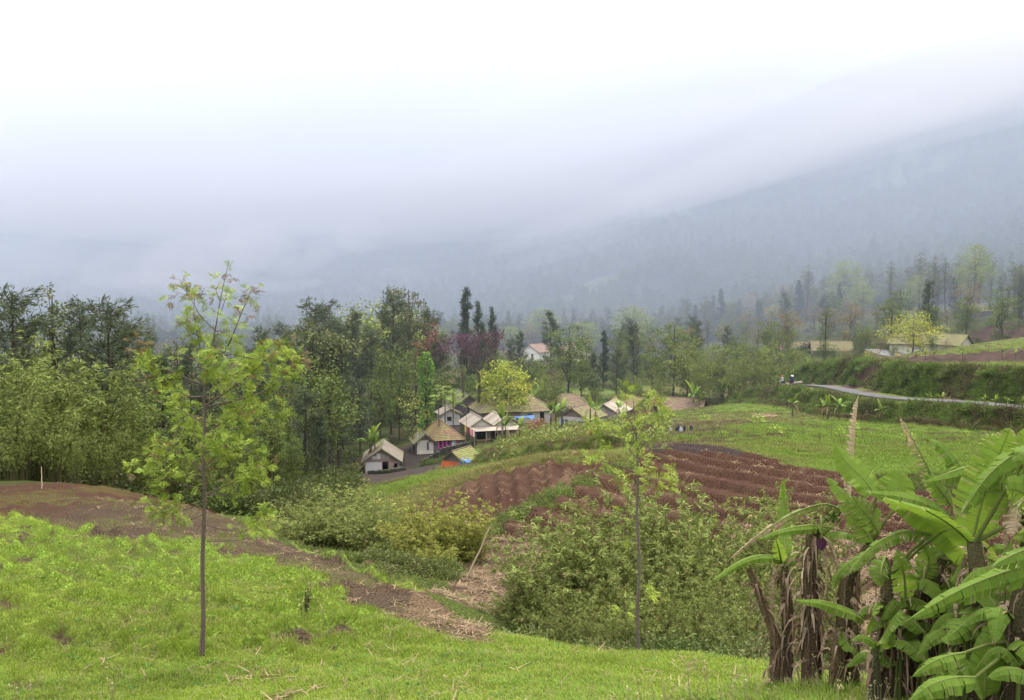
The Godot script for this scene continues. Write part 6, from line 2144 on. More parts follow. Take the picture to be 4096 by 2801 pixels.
	banana("tall banana plant carrying the broadest sunlit leaf of the clump", [Vector3(5.12, 28.26, -12.4), Vector3(5.07, 28.97, -12.4), Vector3(5.08, 29.5, -12.4), Vector3(5.37, 30.33, -12.3)], 0.14, brown, 110, [
		[[Vector3(5.86, 30.26, -12), Vector3(5.41, 30.77, -11.9), Vector3(4.91, 31.09, -11.8), Vector3(4.36, 31.27, -11.7)], 0.36, Vector3(-0.25, 0.95, -0.35), LEAF_GREEN.lerp(FRESH, 0.35), 0.45, 0.22, 0.03],
		[[Vector3(5.62, 30.9, -13), Vector3(5.48, 31.3, -13), Vector3(5.27, 31.68, -13), Vector3(5.06, 32.04, -13)], 0.16, Vector3(0.6, 0.3, 0.8), DEEP.lerp(DRY, 0.3), 0.9, 0.95, 0.5],
		[[Vector3(5.94, 31.18, -12.8), Vector3(5.78, 31.42, -12.8), Vector3(5.56, 31.69, -12.8), Vector3(5.26, 31.81, -12.8)], 0.22, up, DEEP, 0.9, 0.5, 0.08],
		[[Vector3(6.05, 31.5, -12.4), Vector3(5.71, 31.51, -12.3), Vector3(5.37, 31.44, -12.2), Vector3(4.99, 31.34, -12.1)], 0.20, up, DEEP.lerp(FRESH, 0.4), 0.9, 0.4, 0.05],
		[[Vector3(5.61, 30.93, -12.6), Vector3(5.47, 31.12, -12.6), Vector3(5.34, 31.27, -12.6), Vector3(5.22, 31.33, -12.6)], 0.15, cam, DEEP, 0.4, 0.5, 0.1],
		[[Vector3(6.08, 30.42, -12.8), Vector3(6.12, 30.56, -12.8), Vector3(6.18, 30.72, -12.8), Vector3(6.22, 30.88, -12.8)], 0.26, back, LEAF_GREEN, 0.1, 0.3, 0.06]])
	banana("dark trunked banana plant in the middle of the clump", [Vector3(5.57, 28.13, -12.8), Vector3(5.55, 29.08, -12.8), Vector3(5.53, 29.77, -12.8), Vector3(5.59, 30.34, -12.8)], 0.14, Color(0.05, 0.036, 0.028), 70, [
		[[Vector3(5.64, 30.23, -12.8), Vector3(5.74, 30.16, -12.6), Vector3(5.86, 30, -12.5), Vector3(5.9, 29.79, -12.4)], 0.22, up, DEEP, 0.6, 0.5, 0.05],
		[[Vector3(5.68, 30.01, -12.8), Vector3(5.77, 30.2, -12.9), Vector3(5.84, 30.37, -12.9), Vector3(5.92, 30.53, -12.9)], 0.2, back, FRESH, 0.3, 0.4, 0.05],
		[[Vector3(5.54, 30.18, -12.8), Vector3(5.27, 30.07, -12.6), Vector3(5.14, 29.89, -12.5), Vector3(5.02, 29.74, -12.4)], 0.17, up, DEEP, 0.7, 0.4, 0.0]])
	banana("banana plant with a tall ribbed leaf rising above its neighbours", [Vector3(5.48, 28.72, -11.2), Vector3(5.43, 29.45, -11.2), Vector3(5.37, 30.06, -11.2), Vector3(5.31, 30.82, -11.3)], 0.13, brown, 60, [
		[[Vector3(5.34, 30.86, -11.4), Vector3(5.44, 31.34, -11.4), Vector3(5.57, 31.75, -11.4), Vector3(5.73, 32.16, -11.4)], 0.36, Vector3(-0.15, 0.45, 0.9), FRESH, 0.3, 0.5, 0.05],
		[[Vector3(5.82, 32.03, -11), Vector3(5.51, 31.92, -10.9), Vector3(5.18, 31.69, -10.8), Vector3(4.84, 31.26, -10.7)], 0.30, Vector3(0.3, 0.9, 0.3), DEEP, 1.0, 0.55, 0.1],
		[[Vector3(5.97, 31.15, -11.2), Vector3(5.78, 31.06, -11.1), Vector3(5.6, 30.95, -11), Vector3(5.42, 30.8, -10.9)], 0.24, back, LEAF_GREEN, 0.3, 0.5, 0.08],
		[[Vector3(5.05, 29.37, -10.4), Vector3(5.07, 29.69, -10.4), Vector3(5.11, 30, -10.4), Vector3(5.21, 30.28, -10.5)], 0.2, Vector3(-0.4, 0.4, 0.8), DEEP.lerp(FRESH, 0.5), 0.35, 0.22, 0.03],
		[[Vector3(5.31, 30.14, -11.1), Vector3(5.06, 30.04, -10.9), Vector3(4.88, 29.94, -10.8), Vector3(4.73, 29.85, -10.8)], 0.2, up, DEEP, 0.6, 0.4, 0.05],
		[[Vector3(5.38, 30.21, -11.1), Vector3(5.42, 30.31, -11), Vector3(5.51, 30.33, -10.9), Vector3(5.64, 30.25, -10.9)], 0.24, up, DEEP.lerp(FRESH, 0.3), 0.7, 0.4, 0.05]])
	banana("big banana plant at the clump's edge with a broad grey green leaf hanging outward", [Vector3(5.44, 29.05, -10.4), Vector3(5.41, 29.78, -10.4), Vector3(5.41, 30.34, -10.4), Vector3(5.56, 30.89, -10.4)], 0.17, Color(0.05, 0.034, 0.026), 60, [
		[[Vector3(5.41, 31, -10), Vector3(4.99, 30.92, -9.9), Vector3(4.48, 30.76, -9.8), Vector3(3.9, 30.47, -9.7)], 0.25, Vector3(0.1, 0.85, 0.55), DEEP.lerp(FRESH, 0.45), 1.05, 0.35, 0.05],
		[[Vector3(5.29, 31.22, -9.8), Vector3(5.08, 31.21, -9.7), Vector3(4.85, 31.16, -9.6), Vector3(4.64, 31.09, -9.5)], 0.19, Vector3(0.1, 0.85, 0.55), DEEP, 0.95, 0.5, 0.08],
		[[Vector3(5.71, 31.42, -10.6), Vector3(5.55, 31.53, -10.6), Vector3(5.41, 31.6, -10.6), Vector3(5.29, 31.6, -10.6)], 0.24, cam, FRESH, 0.3, 0.5, 0.08],
		[[Vector3(5.62, 32.08, -10.4), Vector3(5.39, 32.12, -10.3), Vector3(5.24, 32.07, -10.2), Vector3(5.14, 31.99, -10.2)], 0.26, up, DEEP, 0.8, 0.5, 0.08],
		[[Vector3(4.75, 29.96, -10.2), Vector3(4.51, 29.96, -10.1), Vector3(4.28, 29.92, -10), Vector3(4.1, 29.77, -10)], 0.15, up, DEEP.lerp(FRESH, 0.5), 0.75, 0.3, 0.06],
		[[Vector3(4.67, 29.86, -9.8), Vector3(4.42, 29.9, -9.7), Vector3(4.14, 29.87, -9.6), Vector3(3.88, 29.67, -9.6)], 0.2, up, DEEP.lerp(FRESH, 0.5), 0.75, 0.3, 0.06],
		[[Vector3(5.27, 29.85, -9.8), Vector3(5.11, 29.94, -9.8), Vector3(4.94, 29.94, -9.8), Vector3(4.78, 29.85, -9.8)], 0.17, up, DEEP, 0.6, 0.15, 0.0]])
	banana("young banana sucker with drooping leaves at the clump's foot", [Vector3(4.36, 28.74, -11.6), Vector3(4.33, 29.04, -11.6), Vector3(4.31, 29.29, -11.6), Vector3(4.33, 29.49, -11.6)], 0.07, Color(0.09, 0.10, 0.05), 14, [
		[[Vector3(4.33, 29.47, -11.6), Vector3(4.24, 29.6, -11.5), Vector3(4.08, 29.69, -11.4), Vector3(3.95, 29.62, -11.4)], 0.12, up, DEEP, 0.8, 0.2, 0.1],
		[[Vector3(4.35, 29.44, -11.6), Vector3(4.38, 29.65, -11.5), Vector3(4.46, 29.91, -11.4), Vector3(4.57, 29.99, -11.4)], 0.16, up, DEEP, 0.6, 0.4, 0.05]])
	banana("short banana sucker with a pale trunk between the dry trunks", [Vector3(4.41, 28.38, -13.2), Vector3(4.41, 28.78, -13.2), Vector3(4.45, 29.12, -13.2)], 0.10, Color(0.19, 0.13, 0.075), 26, [
		[[Vector3(4.45, 29.12, -13.2), Vector3(4.47, 28.97, -13), Vector3(4.54, 28.93, -12.9), Vector3(4.57, 28.85, -12.9)], 0.12, up, FRESH, 0.5, 0.4, 0.05]])
	banana("leaning half dry banana sucker beside the pale trunk", [Vector3(4.65, 28.34, -13.3), Vector3(4.66, 28.74, -13.3), Vector3(4.69, 29.12, -13.3)], 0.09, Color(0.17, 0.13, 0.06), 40, [
		[[Vector3(4.69, 29.12, -13.3), Vector3(4.69, 29.35, -13.2), Vector3(4.84, 29.47, -13.1), Vector3(4.97, 29.34, -13)], 0.13, up, DEEP, 0.7, 0.3, 0.2]])
	banana("leafless banana trunk, broken off and leaning out over the bamboo", [Vector3(3.76, 28.1, -14), Vector3(3.79, 28.59, -14), Vector3(3.6, 29.13, -14), Vector3(3.38, 29.67, -14)], 0.08, Color(0.24, 0.16, 0.10), 46, [])
	banana("banana plant with fresh upright leaves behind the clump's front trunks", [Vector3(5.87, 28.23, -12.6), Vector3(5.84, 29.02, -12.6), Vector3(5.82, 29.64, -12.6), Vector3(5.82, 30.16, -12.6)], 0.13, brown, 60, [
		[[Vector3(5.82, 30.16, -12.6), Vector3(5.89, 30.5, -12.6), Vector3(5.92, 30.8, -12.6), Vector3(5.87, 31.06, -12.6)], 0.2, cam, FRESH, 0.3, 0.5, 0.0],
		[[Vector3(5.82, 30.13, -12.6), Vector3(5.56, 30.37, -12.5), Vector3(5.31, 30.45, -12.4), Vector3(5.07, 30.33, -12.3)], 0.2, up, DEEP, 0.7, 0.5, 0.1],
		[[Vector3(5.85, 30.13, -12.6), Vector3(6.03, 30.4, -12.5), Vector3(6.18, 30.48, -12.4), Vector3(6.35, 30.33, -12.3)], 0.2, up, DEEP.lerp(FRESH, 0.4), 0.7, 0.4, 0.0],
		[[Vector3(5.82, 30.1, -12.6), Vector3(5.54, 30.06, -12.3), Vector3(5.42, 29.89, -12.2), Vector3(5.36, 29.66, -12.1)], 0.17, up, LEAF_GREEN.lerp(FRESH, 0.5), 0.6, 0.4, 0.0]])
	banana("banana plant at the clump's far end with leaves spreading above the others", [Vector3(6.21, 28.68, -11.6), Vector3(6.16, 29.79, -11.6), Vector3(6.12, 30.78, -11.6), Vector3(6.04, 31.47, -11.6)], 0.14, brown, 40, [
		[[Vector3(6.04, 31.47, -11.6), Vector3(5.93, 31.76, -11.6), Vector3(5.85, 31.95, -11.6), Vector3(5.66, 32, -11.6)], 0.24, up, DEEP, 0.7, 0.4, 0.0],
		[[Vector3(6.04, 31.42, -11.6), Vector3(5.8, 31.54, -11.5), Vector3(5.53, 31.56, -11.4), Vector3(5.28, 31.44, -11.3)], 0.22, up, DEEP.lerp(FRESH, 0.5), 0.8, 0.4, 0.05],
		[[Vector3(6.04, 31.42, -11.6), Vector3(5.8, 31.25, -11.3), Vector3(5.71, 31.08, -11.2), Vector3(5.65, 30.94, -11.1)], 0.2, up, DRY.lerp(DEEP, 0.4), 0.8, 0.8, 0.6],
		[[Vector3(6.04, 31.44, -11.6), Vector3(6.06, 31.69, -11.7), Vector3(6.12, 31.89, -11.8), Vector3(6.21, 32.11, -11.8)], 0.2, cam, FRESH, 0.2, 0.3, 0.0]])
	# lower leaves filling the clump
	var low := [Vector3(5.24, 29.84, -11.6), Vector3(5.34, 29.76, -11.4), Vector3(4.99, 29.57, -11.8), Vector3(4.78, 29.41, -12), Vector3(5.32, 30.2, -10.6), Vector3(5.01, 29.49, -11), Vector3(5.28, 29.93, -10.4), Vector3(5.12, 29.78, -12.2), Vector3(5.4, 29.89, -12.2), Vector3(5.58, 30.35, -11.4), Vector3(5.59, 30.49, -10.9), Vector3(5, 29.96, -12.3), Vector3(5.81, 30.14, -12.4), Vector3(5.77, 30.39, -11.6), Vector3(5.12, 29.67, -11.2), Vector3(5.25, 29.81, -10.9), Vector3(5.22, 29.73, -11.9), Vector3(5.35, 30.14, -10.4), Vector3(4.92, 29.29, -11.6), Vector3(4.75, 29.42, -10.6), Vector3(4.74, 29.08, -12), Vector3(5.26, 29.86, -10.1), Vector3(5.54, 30.2, -11.2), Vector3(5.56, 29.93, -12)]
	var filler := thing("banana_plant", "low leafy banana offshoots crowding between the trunks", "banana plant", on_ground(Vector2(low[0].x, low[0].z)), 0.0, "banana clump beside the meadow")
	for p in low:
		for q in 2:
			var an := rng.randf() * TAU
			var out := Vector3(cos(an), 0, sin(an)) * rng.randf_range(0.35, 0.6)
			var b: Vector3 = p - filler.position
			var foot := Vector3(b.x, ground_at(p.x, p.z) - filler.position.y, b.z)
			var lf := part("leaf", banana_leaf([b, b + out * 0.4 + Vector3(0, 0.16, 0), b + out * 0.8 + Vector3(0, 0.12, 0), b + out * 1.2 + Vector3(0, -0.12, 0)], rng.randf_range(0.12, 0.19), Vector3(0, 1, 0.2), shade(DEEP.lerp(FRESH, rng.randf() * 0.7), 0.8, 1.2), 0.6, 0.25, 0.0), M.banana_leaf, filler)
			if q == 0: part("leaf_stalk", petiole(foot, b, 0.02), M.banana_leaf, lf)
	# purple bud on its stalk and the small green hand of fruit
	var bp := [Vector3(4.15, 30.44, -13.4), Vector3(4.14, 30.54, -13.5), Vector3(4.16, 30.62, -13.3), Vector3(4.15, 30.49, -13.2), Vector3(4.15, 30.34, -13.2), Vector3(4.15, 30.17, -13.2)]
	var bud := thing("banana_bud", "dark purple banana flower bud hanging on its stalk", "banana bud", bp[1])
	var g := Geo.new()
	g.tube([Vector3.ZERO, bp[2] - bp[1], bp[3] - bp[1], bp[4] - bp[1]], [0.022, 0.022, 0.018, 0.015], Color(0.16, 0.18, 0.06), 6)
	part("stalk", g.mesh(), M.banana_leaf, bud)
	var bg := Geo.new()
	var a: Vector3 = bp[4] - bp[1]; var b: Vector3 = bp[5] - bp[1]
	bg.tube([a, a.lerp(b, 0.2), a.lerp(b, 0.5), a.lerp(b, 0.8), b], [0.02, 0.062, 0.07, 0.045, 0.006], Color(0.045, 0.014, 0.03), 12)
	part("bud", bg.mesh(), M.paint, bud)
	var fg := [Vector3(4.39, 30.57, -13.5)]
	var hand := thing("banana_bunch", "small bunch of green bananas under the withered leaf", "bananas", fg[0])
	for k in 11:
		var an := TAU * k / 7.0
		var f := Geo.new()
		var o := Vector3(cos(an) * 0.06, -0.05 + 0.06 * (k / 7), sin(an) * 0.06)
		f.tube([o * 0.4, o * 1.5 + Vector3(0, 0.02, 0), o * 2.0 + Vector3(0, 0.08, 0)], [0.014, 0.022, 0.008], shade(Color(0.10, 0.14, 0.035), 0.8, 1.2), 6)
		part("banana", f.mesh(), M.banana_leaf, hand)

# ---- the saplings: branches as surveyed, feathered with pinnate leaves
func frond(n: int, lng: float, leaflet: float, col: Color) -> ArrayMesh:
	var g := Geo.new()
	g.tube([Vector3.ZERO, Vector3(0, 0, lng * 0.5) + Vector3(0, lng * 0.05, 0), Vector3(0, -lng * 0.12, lng)], [0.004, 0.003, 0.0015], Color(col.r * 1.05, col.g * 0.9, col.b), 3)
	for k in n:
		var t := (k + 1.0) / n
		var p := Vector3(0, lng * (0.10 * t - 0.22 * t * t), lng * t)
		for s in [-1.0, 1.0]:
			var l := leaflet * sin(PI * (0.2 + 0.72 * t)) * rng.randf_range(0.75, 1.25)
			var d := Vector3(s, rng.randf_range(-0.55, 0.2), 0.6).normalized()
			var w := d.cross(Vector3(0, 1, rng.randf_range(-0.6, 0.6))).normalized() * l * 0.085
			g.quad(p, p + d * l * 0.4 + w, p + d * l, p + d * l * 0.4 - w, shade(col, 0.75, 1.25))
			# small side lobes make the leaf feathery
			for q in 2:
				var b := p + d * l * (0.25 + 0.3 * q)
				g.tri(b, b + (d * 0.8 + w.normalized() * (1.0 if q else -1.0)).normalized() * l * 0.3, b + d * l * 0.09, shade(col, 0.75, 1.2))
	return g.mesh()

func sapling(label: String, trunk: Array, radii: Array, branches: Array, per: float, bark: Color) -> Node3D:
	var foot: Vector3 = trunk[0]
	foot.y = ground_at(foot.x, foot.z) - 0.1
	trunk[0] = foot
	var o := thing("sapling_tree", label, "tree", foot)
	var loc := []
	for p in trunk: loc.push_back(p - foot)
	var pp := []
	var rr := []
	for k in 30:
		var t := k / 29.0
		pp.push_back(along(loc, t))
		var f := t * (radii.size() - 1)
		var i := mini(int(f), radii.size() - 2)
		rr.push_back(lerpf(radii[i], radii[i + 1], f - i))
	var g := Geo.new()
	g.tube(pp, rr, bark, 10, 0.05, rng)
	for k in 40:
		var t := rng.randf_range(0.03, 0.6)
		var c := along(loc, t)
		var an := rng.randf() * TAU
		var rad: float = rr[int(t * 29)]
		g.tube([c + Vector3(cos(an), -0.3, sin(an)) * rad * 0.85, c + Vector3(cos(an), 0.1, sin(an)) * rad * 1.12, c + Vector3(cos(an), 0.5, sin(an)) * rad * 0.85], [rad * 0.12, rad * 0.2, rad * 0.1], shade(bark, 0.6, 1.0), 5)
	part("trunk", g.mesh(), M.bark, o)
	var green := []
	for k in 4: green.push_back(frond(11, 0.36, 0.15, Color(1, 1, 1)))
	var where := []
	var tints := []
	for br in branches:
		var pts := []
		for p in br[0]: pts.push_back(p - foot)
		for k in range(1, pts.size()): pts[k] = (pts[k] as Vector3) + Vector3(0, 0, br[1] * k / (pts.size() - 1.0))
		var bp := []
		var bw := []
		for k in 9:
			bp.push_back(along(pts, k / 8.0))
			bw.push_back(lerpf(0.018, 0.004, k / 8.0) * br[3])
		var bg := Geo.new()
		bg.tube(bp, bw, shade(bark, 0.7, 1.0), 6)
		part("branch", bg.mesh(), M.bark, o)
		var lng: float = 0.0
		for k in pts.size() - 1: lng += (pts[k] as Vector3).distance_to(pts[k + 1])
		var n := int(lng * per * br[2])
		# short side twigs with bunches of leaves
		for k in n:
			var t := lerpf(0.18, 1.0, pow(rng.randf(), 0.8))
			var p := along(pts, t)
			var dir := (along(pts, t + 0.03) - along(pts, t - 0.03)).normalized()
			var off := (dir * 0.5 + unit() * 0.9 + Vector3(0, 0.2, 0)).normalized()
			var e := p + off * rng.randf_range(0.04, 0.32)
			var old: bool = rng.randf() < br[4] * ss(0.5, 1.0, t) + 0.04
			var cc := shade(Color(0.26, 0.325, 0.05).lerp(Color(0.21, 0.30, 0.05), rng.randf()), 0.75, 1.2)
			if old: cc = shade(Color(0.17, 0.125, 0.055), 0.7, 1.25)
			for q in 3:
				var d := (off * 0.7 + unit() * 0.9 + Vector3(0, -0.1, 0)).normalized()
				var b := Basis.looking_at(-d, Vector3.UP if absf(d.y) < 0.95 else Vector3.RIGHT).rotated(d, rng.randf_range(-0.7, 0.7))
				var s := rng.randf_range(0.34, 0.68) * (0.8 if old else 1.0)
				where.push_back(Transform3D(b.scaled(Vector3(s, s, s)), e))
				tints.push_back(shade(cc, 0.85, 1.15))
	# the leaves that show largest are parts of their own, the rest one mass
	var order := range(where.size())
	var rest := [[], [], [], []]
	var rt := [[], [], [], []]
	var mats := []
	for k in 6:
		var m := M.leaf.duplicate() as StandardMaterial3D
		m.albedo_color = (Color(0.26, 0.325, 0.05) if k < 3 else (Color(0.22, 0.31, 0.05) if k < 5 else Color(0.17, 0.125, 0.055))).linear_to_srgb()
		mats.push_back(m)
	var single := 0
	for k in order:
		var q: int = k % 4
		if single < 280 and k % 3 == 0:
			single += 1
			var c: Color = tints[k]
			var mt: Material = mats[5] if c.r > c.g else (mats[k % 3] if c.r / c.g > 0.7 else mats[3 + k % 2])
			part("leaf", green[q], mt, o).transform = where[k]
		else:
			rest[q].push_back(where[k]); rt[q].push_back(tints[k])
	for q in 4:
		if rest[q].size(): scatter("foliage", green[q], M.leaf, rest[q], rt[q], o).set_meta("kind", "stuff")
	return o

func build_saplings() -> void:
	var d := 20.0
	sapling("slender feathery leaved sapling with a straight grey trunk on the meadow", [Vector3(-6.38, 25.86, -20), Vector3(-6.31, 26.82, -20), Vector3(-6.3, 27.92, -20), Vector3(-6.25, 29.01, -20.05), Vector3(-6.23, 30.01, -20), Vector3(-6.18, 30.82, -20), Vector3(-6.18, 31.45, -20), Vector3(-6.1, 31.91, -20), Vector3(-5.95, 32.54, -20), Vector3(-5.82, 33.21, -20), Vector3(-5.72, 33.65, -20), Vector3(-5.61, 34.07, -20)], [0.062, 0.045, 0.041, 0.039, 0.036, 0.031, 0.024, 0.019, 0.015, 0.012, 0.009, 0.007, 0.004], [
		[[Vector3(-6.19, 31.58, -20), Vector3(-6.81, 31.89, -20), Vector3(-7.03, 31.97, -20), Vector3(-7.21, 32.25, -20), Vector3(-7.33, 32.44, -20)], 0.6, 1.0, 1.0, 0.7],
		[[Vector3(-6.21, 31.62, -20), Vector3(-6.28, 32.28, -20), Vector3(-6.44, 32.97, -20), Vector3(-6.45, 33.54, -20)], -0.5, 0.9, 0.9, 0.6],
		[[Vector3(-6.05, 32.09, -20), Vector3(-5.7, 32.28, -20), Vector3(-5.47, 32.69, -20), Vector3(-5.28, 33.07, -20), Vector3(-5.05, 33.49, -20)], 0.5, 1.0, 1.0, 0.7],
		[[Vector3(-5.88, 32.66, -20), Vector3(-6.16, 32.97, -20), Vector3(-6.33, 33.35, -20), Vector3(-6.58, 33.47, -20)], 0.4, 0.9, 0.6, 0.6],
		[[Vector3(-5.8, 33.26, -20), Vector3(-5.92, 33.47, -20), Vector3(-5.89, 33.69, -20)], -0.3, 0.9, 0.5, 0.3],
		[[Vector3(-5.83, 32.97, -20), Vector3(-5.68, 33.26, -20), Vector3(-5.55, 33.57, -20)], 0.3, 0.7, 0.5, 0.5],
		[[Vector3(-6.17, 31.14, -20), Vector3(-5.54, 31.27, -20), Vector3(-5.09, 31.39, -20), Vector3(-4.77, 31.65, -20), Vector3(-4.48, 32, -20)], -0.9, 1.25, 1.1, 0.3],
		[[Vector3(-6.16, 31.17, -20), Vector3(-5.69, 31.46, -20), Vector3(-5.21, 31.78, -20), Vector3(-4.83, 32.09, -20), Vector3(-4.35, 32.5, -20)], 0.9, 1.1, 1.1, 0.5],
		[[Vector3(-6.17, 31.36, -20), Vector3(-6.48, 31.39, -20), Vector3(-6.79, 31.71, -20), Vector3(-7.07, 31.84, -20)], 0.5, 1.1, 0.9, 0.2],
		[[Vector3(-6.15, 30.66, -20), Vector3(-5.71, 30.88, -20), Vector3(-5.29, 31.14, -20), Vector3(-4.97, 31.27, -20)], 0.8, 1.2, 0.9, 0.3],
		[[Vector3(-6.16, 30.52, -20), Vector3(-5.55, 30.69, -20), Vector3(-5.11, 30.85, -20), Vector3(-4.72, 31.01, -20)], -0.7, 1.1, 0.9, 0.2],
		[[Vector3(-6.18, 30.82, -20), Vector3(-6.56, 30.95, -20), Vector3(-6.87, 31.14, -20), Vector3(-7.05, 31.3, -20)], -0.6, 1.0, 0.8, 0.3],
		[[Vector3(-6.02, 32.28, -20), Vector3(-6.26, 32.53, -20), Vector3(-6.51, 32.66, -20), Vector3(-6.79, 32.82, -20)], -0.4, 0.9, 0.6, 0.7],
		[[Vector3(-6.05, 32.09, -20), Vector3(-5.58, 32.22, -20), Vector3(-5.08, 32.12, -20), Vector3(-4.57, 32.28, -20), Vector3(-4.16, 32.15, -20)], 0.3, 1.0, 0.8, 0.6],
		[[Vector3(-6.21, 29.79, -20), Vector3(-6.58, 30.08, -20), Vector3(-6.96, 30.21, -20), Vector3(-7.27, 30.28, -20)], -0.4, 1.0, 0.8, 0.4],
		[[Vector3(-6.21, 29.73, -20), Vector3(-6.71, 29.86, -20), Vector3(-7.09, 29.95, -20), Vector3(-7.5, 30, -20)], 0.5, 0.9, 0.8, 0.1],
		[[Vector3(-6.21, 29.86, -20), Vector3(-5.72, 30.21, -20), Vector3(-5.37, 30.4, -20), Vector3(-4.87, 30.15, -20)], 0.6, 1.1, 0.8, 0.4],
		[[Vector3(-6.22, 29.34, -20), Vector3(-5.74, 29.54, -20), Vector3(-5.39, 29.63, -20), Vector3(-5.13, 29.7, -20)], -0.7, 1.0, 0.8, 0.2],
		[[Vector3(-6.22, 29.47, -20), Vector3(-6.59, 29.6, -20), Vector3(-6.91, 29.76, -20), Vector3(-7.17, 29.41, -20)], 0.6, 1.1, 0.8, 0.3],
		[[Vector3(-6.2, 30.21, -20), Vector3(-5.81, 30.37, -20), Vector3(-5.55, 30.56, -20)], 0.9, 1.3, 0.7, 0.1],
		[[Vector3(-6.2, 30.24, -20), Vector3(-6.51, 30.47, -20), Vector3(-6.66, 30.76, -20)], -0.8, 1.2, 0.7, 0.2],
		[[Vector3(-6.25, 29.16, -20), Vector3(-6.57, 29.09, -20), Vector3(-6.88, 29.05, -20), Vector3(-7.12, 29.34, -20)], 0.5, 1.2, 0.7, 0.1],
		[[Vector3(-6.26, 28.95, -20), Vector3(-6.72, 28.75, -20), Vector3(-7.03, 28.77, -20), Vector3(-7.34, 28.91, -20)], -0.4, 0.6, 0.6, 0.1],
		[[Vector3(-6.23, 28.74, -20), Vector3(-5.74, 28.68, -20), Vector3(-5.22, 28.75, -20), Vector3(-4.83, 29.05, -20)], 0.6, 0.8, 0.7, 0.1],
		[[Vector3(-6.24, 28.4, -20), Vector3(-5.68, 28.38, -20), Vector3(-5.33, 28.43, -20), Vector3(-5.15, 28.59, -20)], -0.3, 0.55, 0.6, 0.0],
		[[Vector3(-6.25, 29.37, -20), Vector3(-5.87, 29.3, -20), Vector3(-5.52, 29.44, -20), Vector3(-5.27, 29.62, -20)], -0.5, 1.3, 0.7, 0.1],
		[[Vector3(-6.12, 31.9, -20), Vector3(-5.84, 32.03, -20), Vector3(-5.61, 32.28, -20)], 1.0, 1.3, 0.7, 0.1],
		[[Vector3(-6.16, 31.71, -20), Vector3(-5.91, 31.68, -20), Vector3(-5.59, 31.78, -20), Vector3(-5.33, 31.9, -20)], -1.0, 1.4, 0.8, 0.1],
	], 21.0, Color(0.22, 0.17, 0.135))
	sapling("thin young tree with sparse leaves rising before the gully bamboo", [Vector3(2.63, 25.92, -20.2), Vector3(2.59, 26.84, -20.2), Vector3(2.62, 27.86, -20.2), Vector3(2.56, 28.79, -20.2), Vector3(2.57, 29.61, -20.2), Vector3(2.55, 30.25, -20.2), Vector3(2.5, 30.79, -20.2), Vector3(2.44, 31.51, -20.2)], [0.046, 0.038, 0.035, 0.032, 0.028, 0.022, 0.016, 0.01, 0.005], [
		[[Vector3(2.57, 30.21, -20), Vector3(2.46, 30.64, -20), Vector3(2.3, 31.07, -20), Vector3(2.23, 31.49, -20)], 0.3, 1.1, 0.6, 0.1],
		[[Vector3(2.57, 30.02, -20), Vector3(2.27, 30.41, -20), Vector3(1.95, 30.58, -20), Vector3(1.65, 30.61, -20)], -0.5, 1.1, 0.7, 0.3],
		[[Vector3(2.57, 30.28, -20), Vector3(2.82, 30.67, -20), Vector3(2.98, 30.94, -20), Vector3(2.88, 31.26, -20)], 0.5, 1.2, 0.7, 0.2],
		[[Vector3(2.57, 29.75, -20), Vector3(2.21, 29.95, -20), Vector3(1.69, 30.12, -20), Vector3(1.33, 30.21, -20)], 0.4, 0.7, 0.8, 0.2],
		[[Vector3(2.57, 29.82, -20), Vector3(2.86, 29.95, -20), Vector3(3.12, 30.05, -20)], -0.6, 1.1, 0.7, 0.1],
		[[Vector3(2.57, 29.55, -20), Vector3(2.83, 29.75, -20), Vector3(3.06, 29.79, -20)], 0.6, 1.2, 0.6, 0.1],
		[[Vector3(2.57, 29.49, -20), Vector3(2.34, 29.69, -20), Vector3(2.15, 29.79, -20)], 0.4, 1.2, 0.6, 0.1],
		[[Vector3(2.53, 30.51, -20), Vector3(2.66, 30.74, -20), Vector3(2.78, 31.07, -20)], -0.3, 1.2, 0.5, 0.2],
		[[Vector3(2.58, 29.22, -20), Vector3(2.84, 29.42, -20), Vector3(3, 29.52, -20)], -0.4, 0.9, 0.6, 0.0],
		[[Vector3(2.58, 27.47, -20), Vector3(2.81, 27.33, -20), Vector3(3.04, 27.37, -20)], 0.2, 0.8, 0.4, 0.0],
		[[Vector3(2.59, 26.82, -20), Vector3(2.37, 27, -20), Vector3(2.14, 27.1, -20)], 0.3, 0.6, 0.4, 0.1],
		[[Vector3(2.57, 28.34, -20), Vector3(2.35, 28.52, -20), Vector3(2.13, 28.93, -20)], -0.3, 0.4, 0.5, 0.0],
	], 12.0, Color(0.23, 0.20, 0.16))

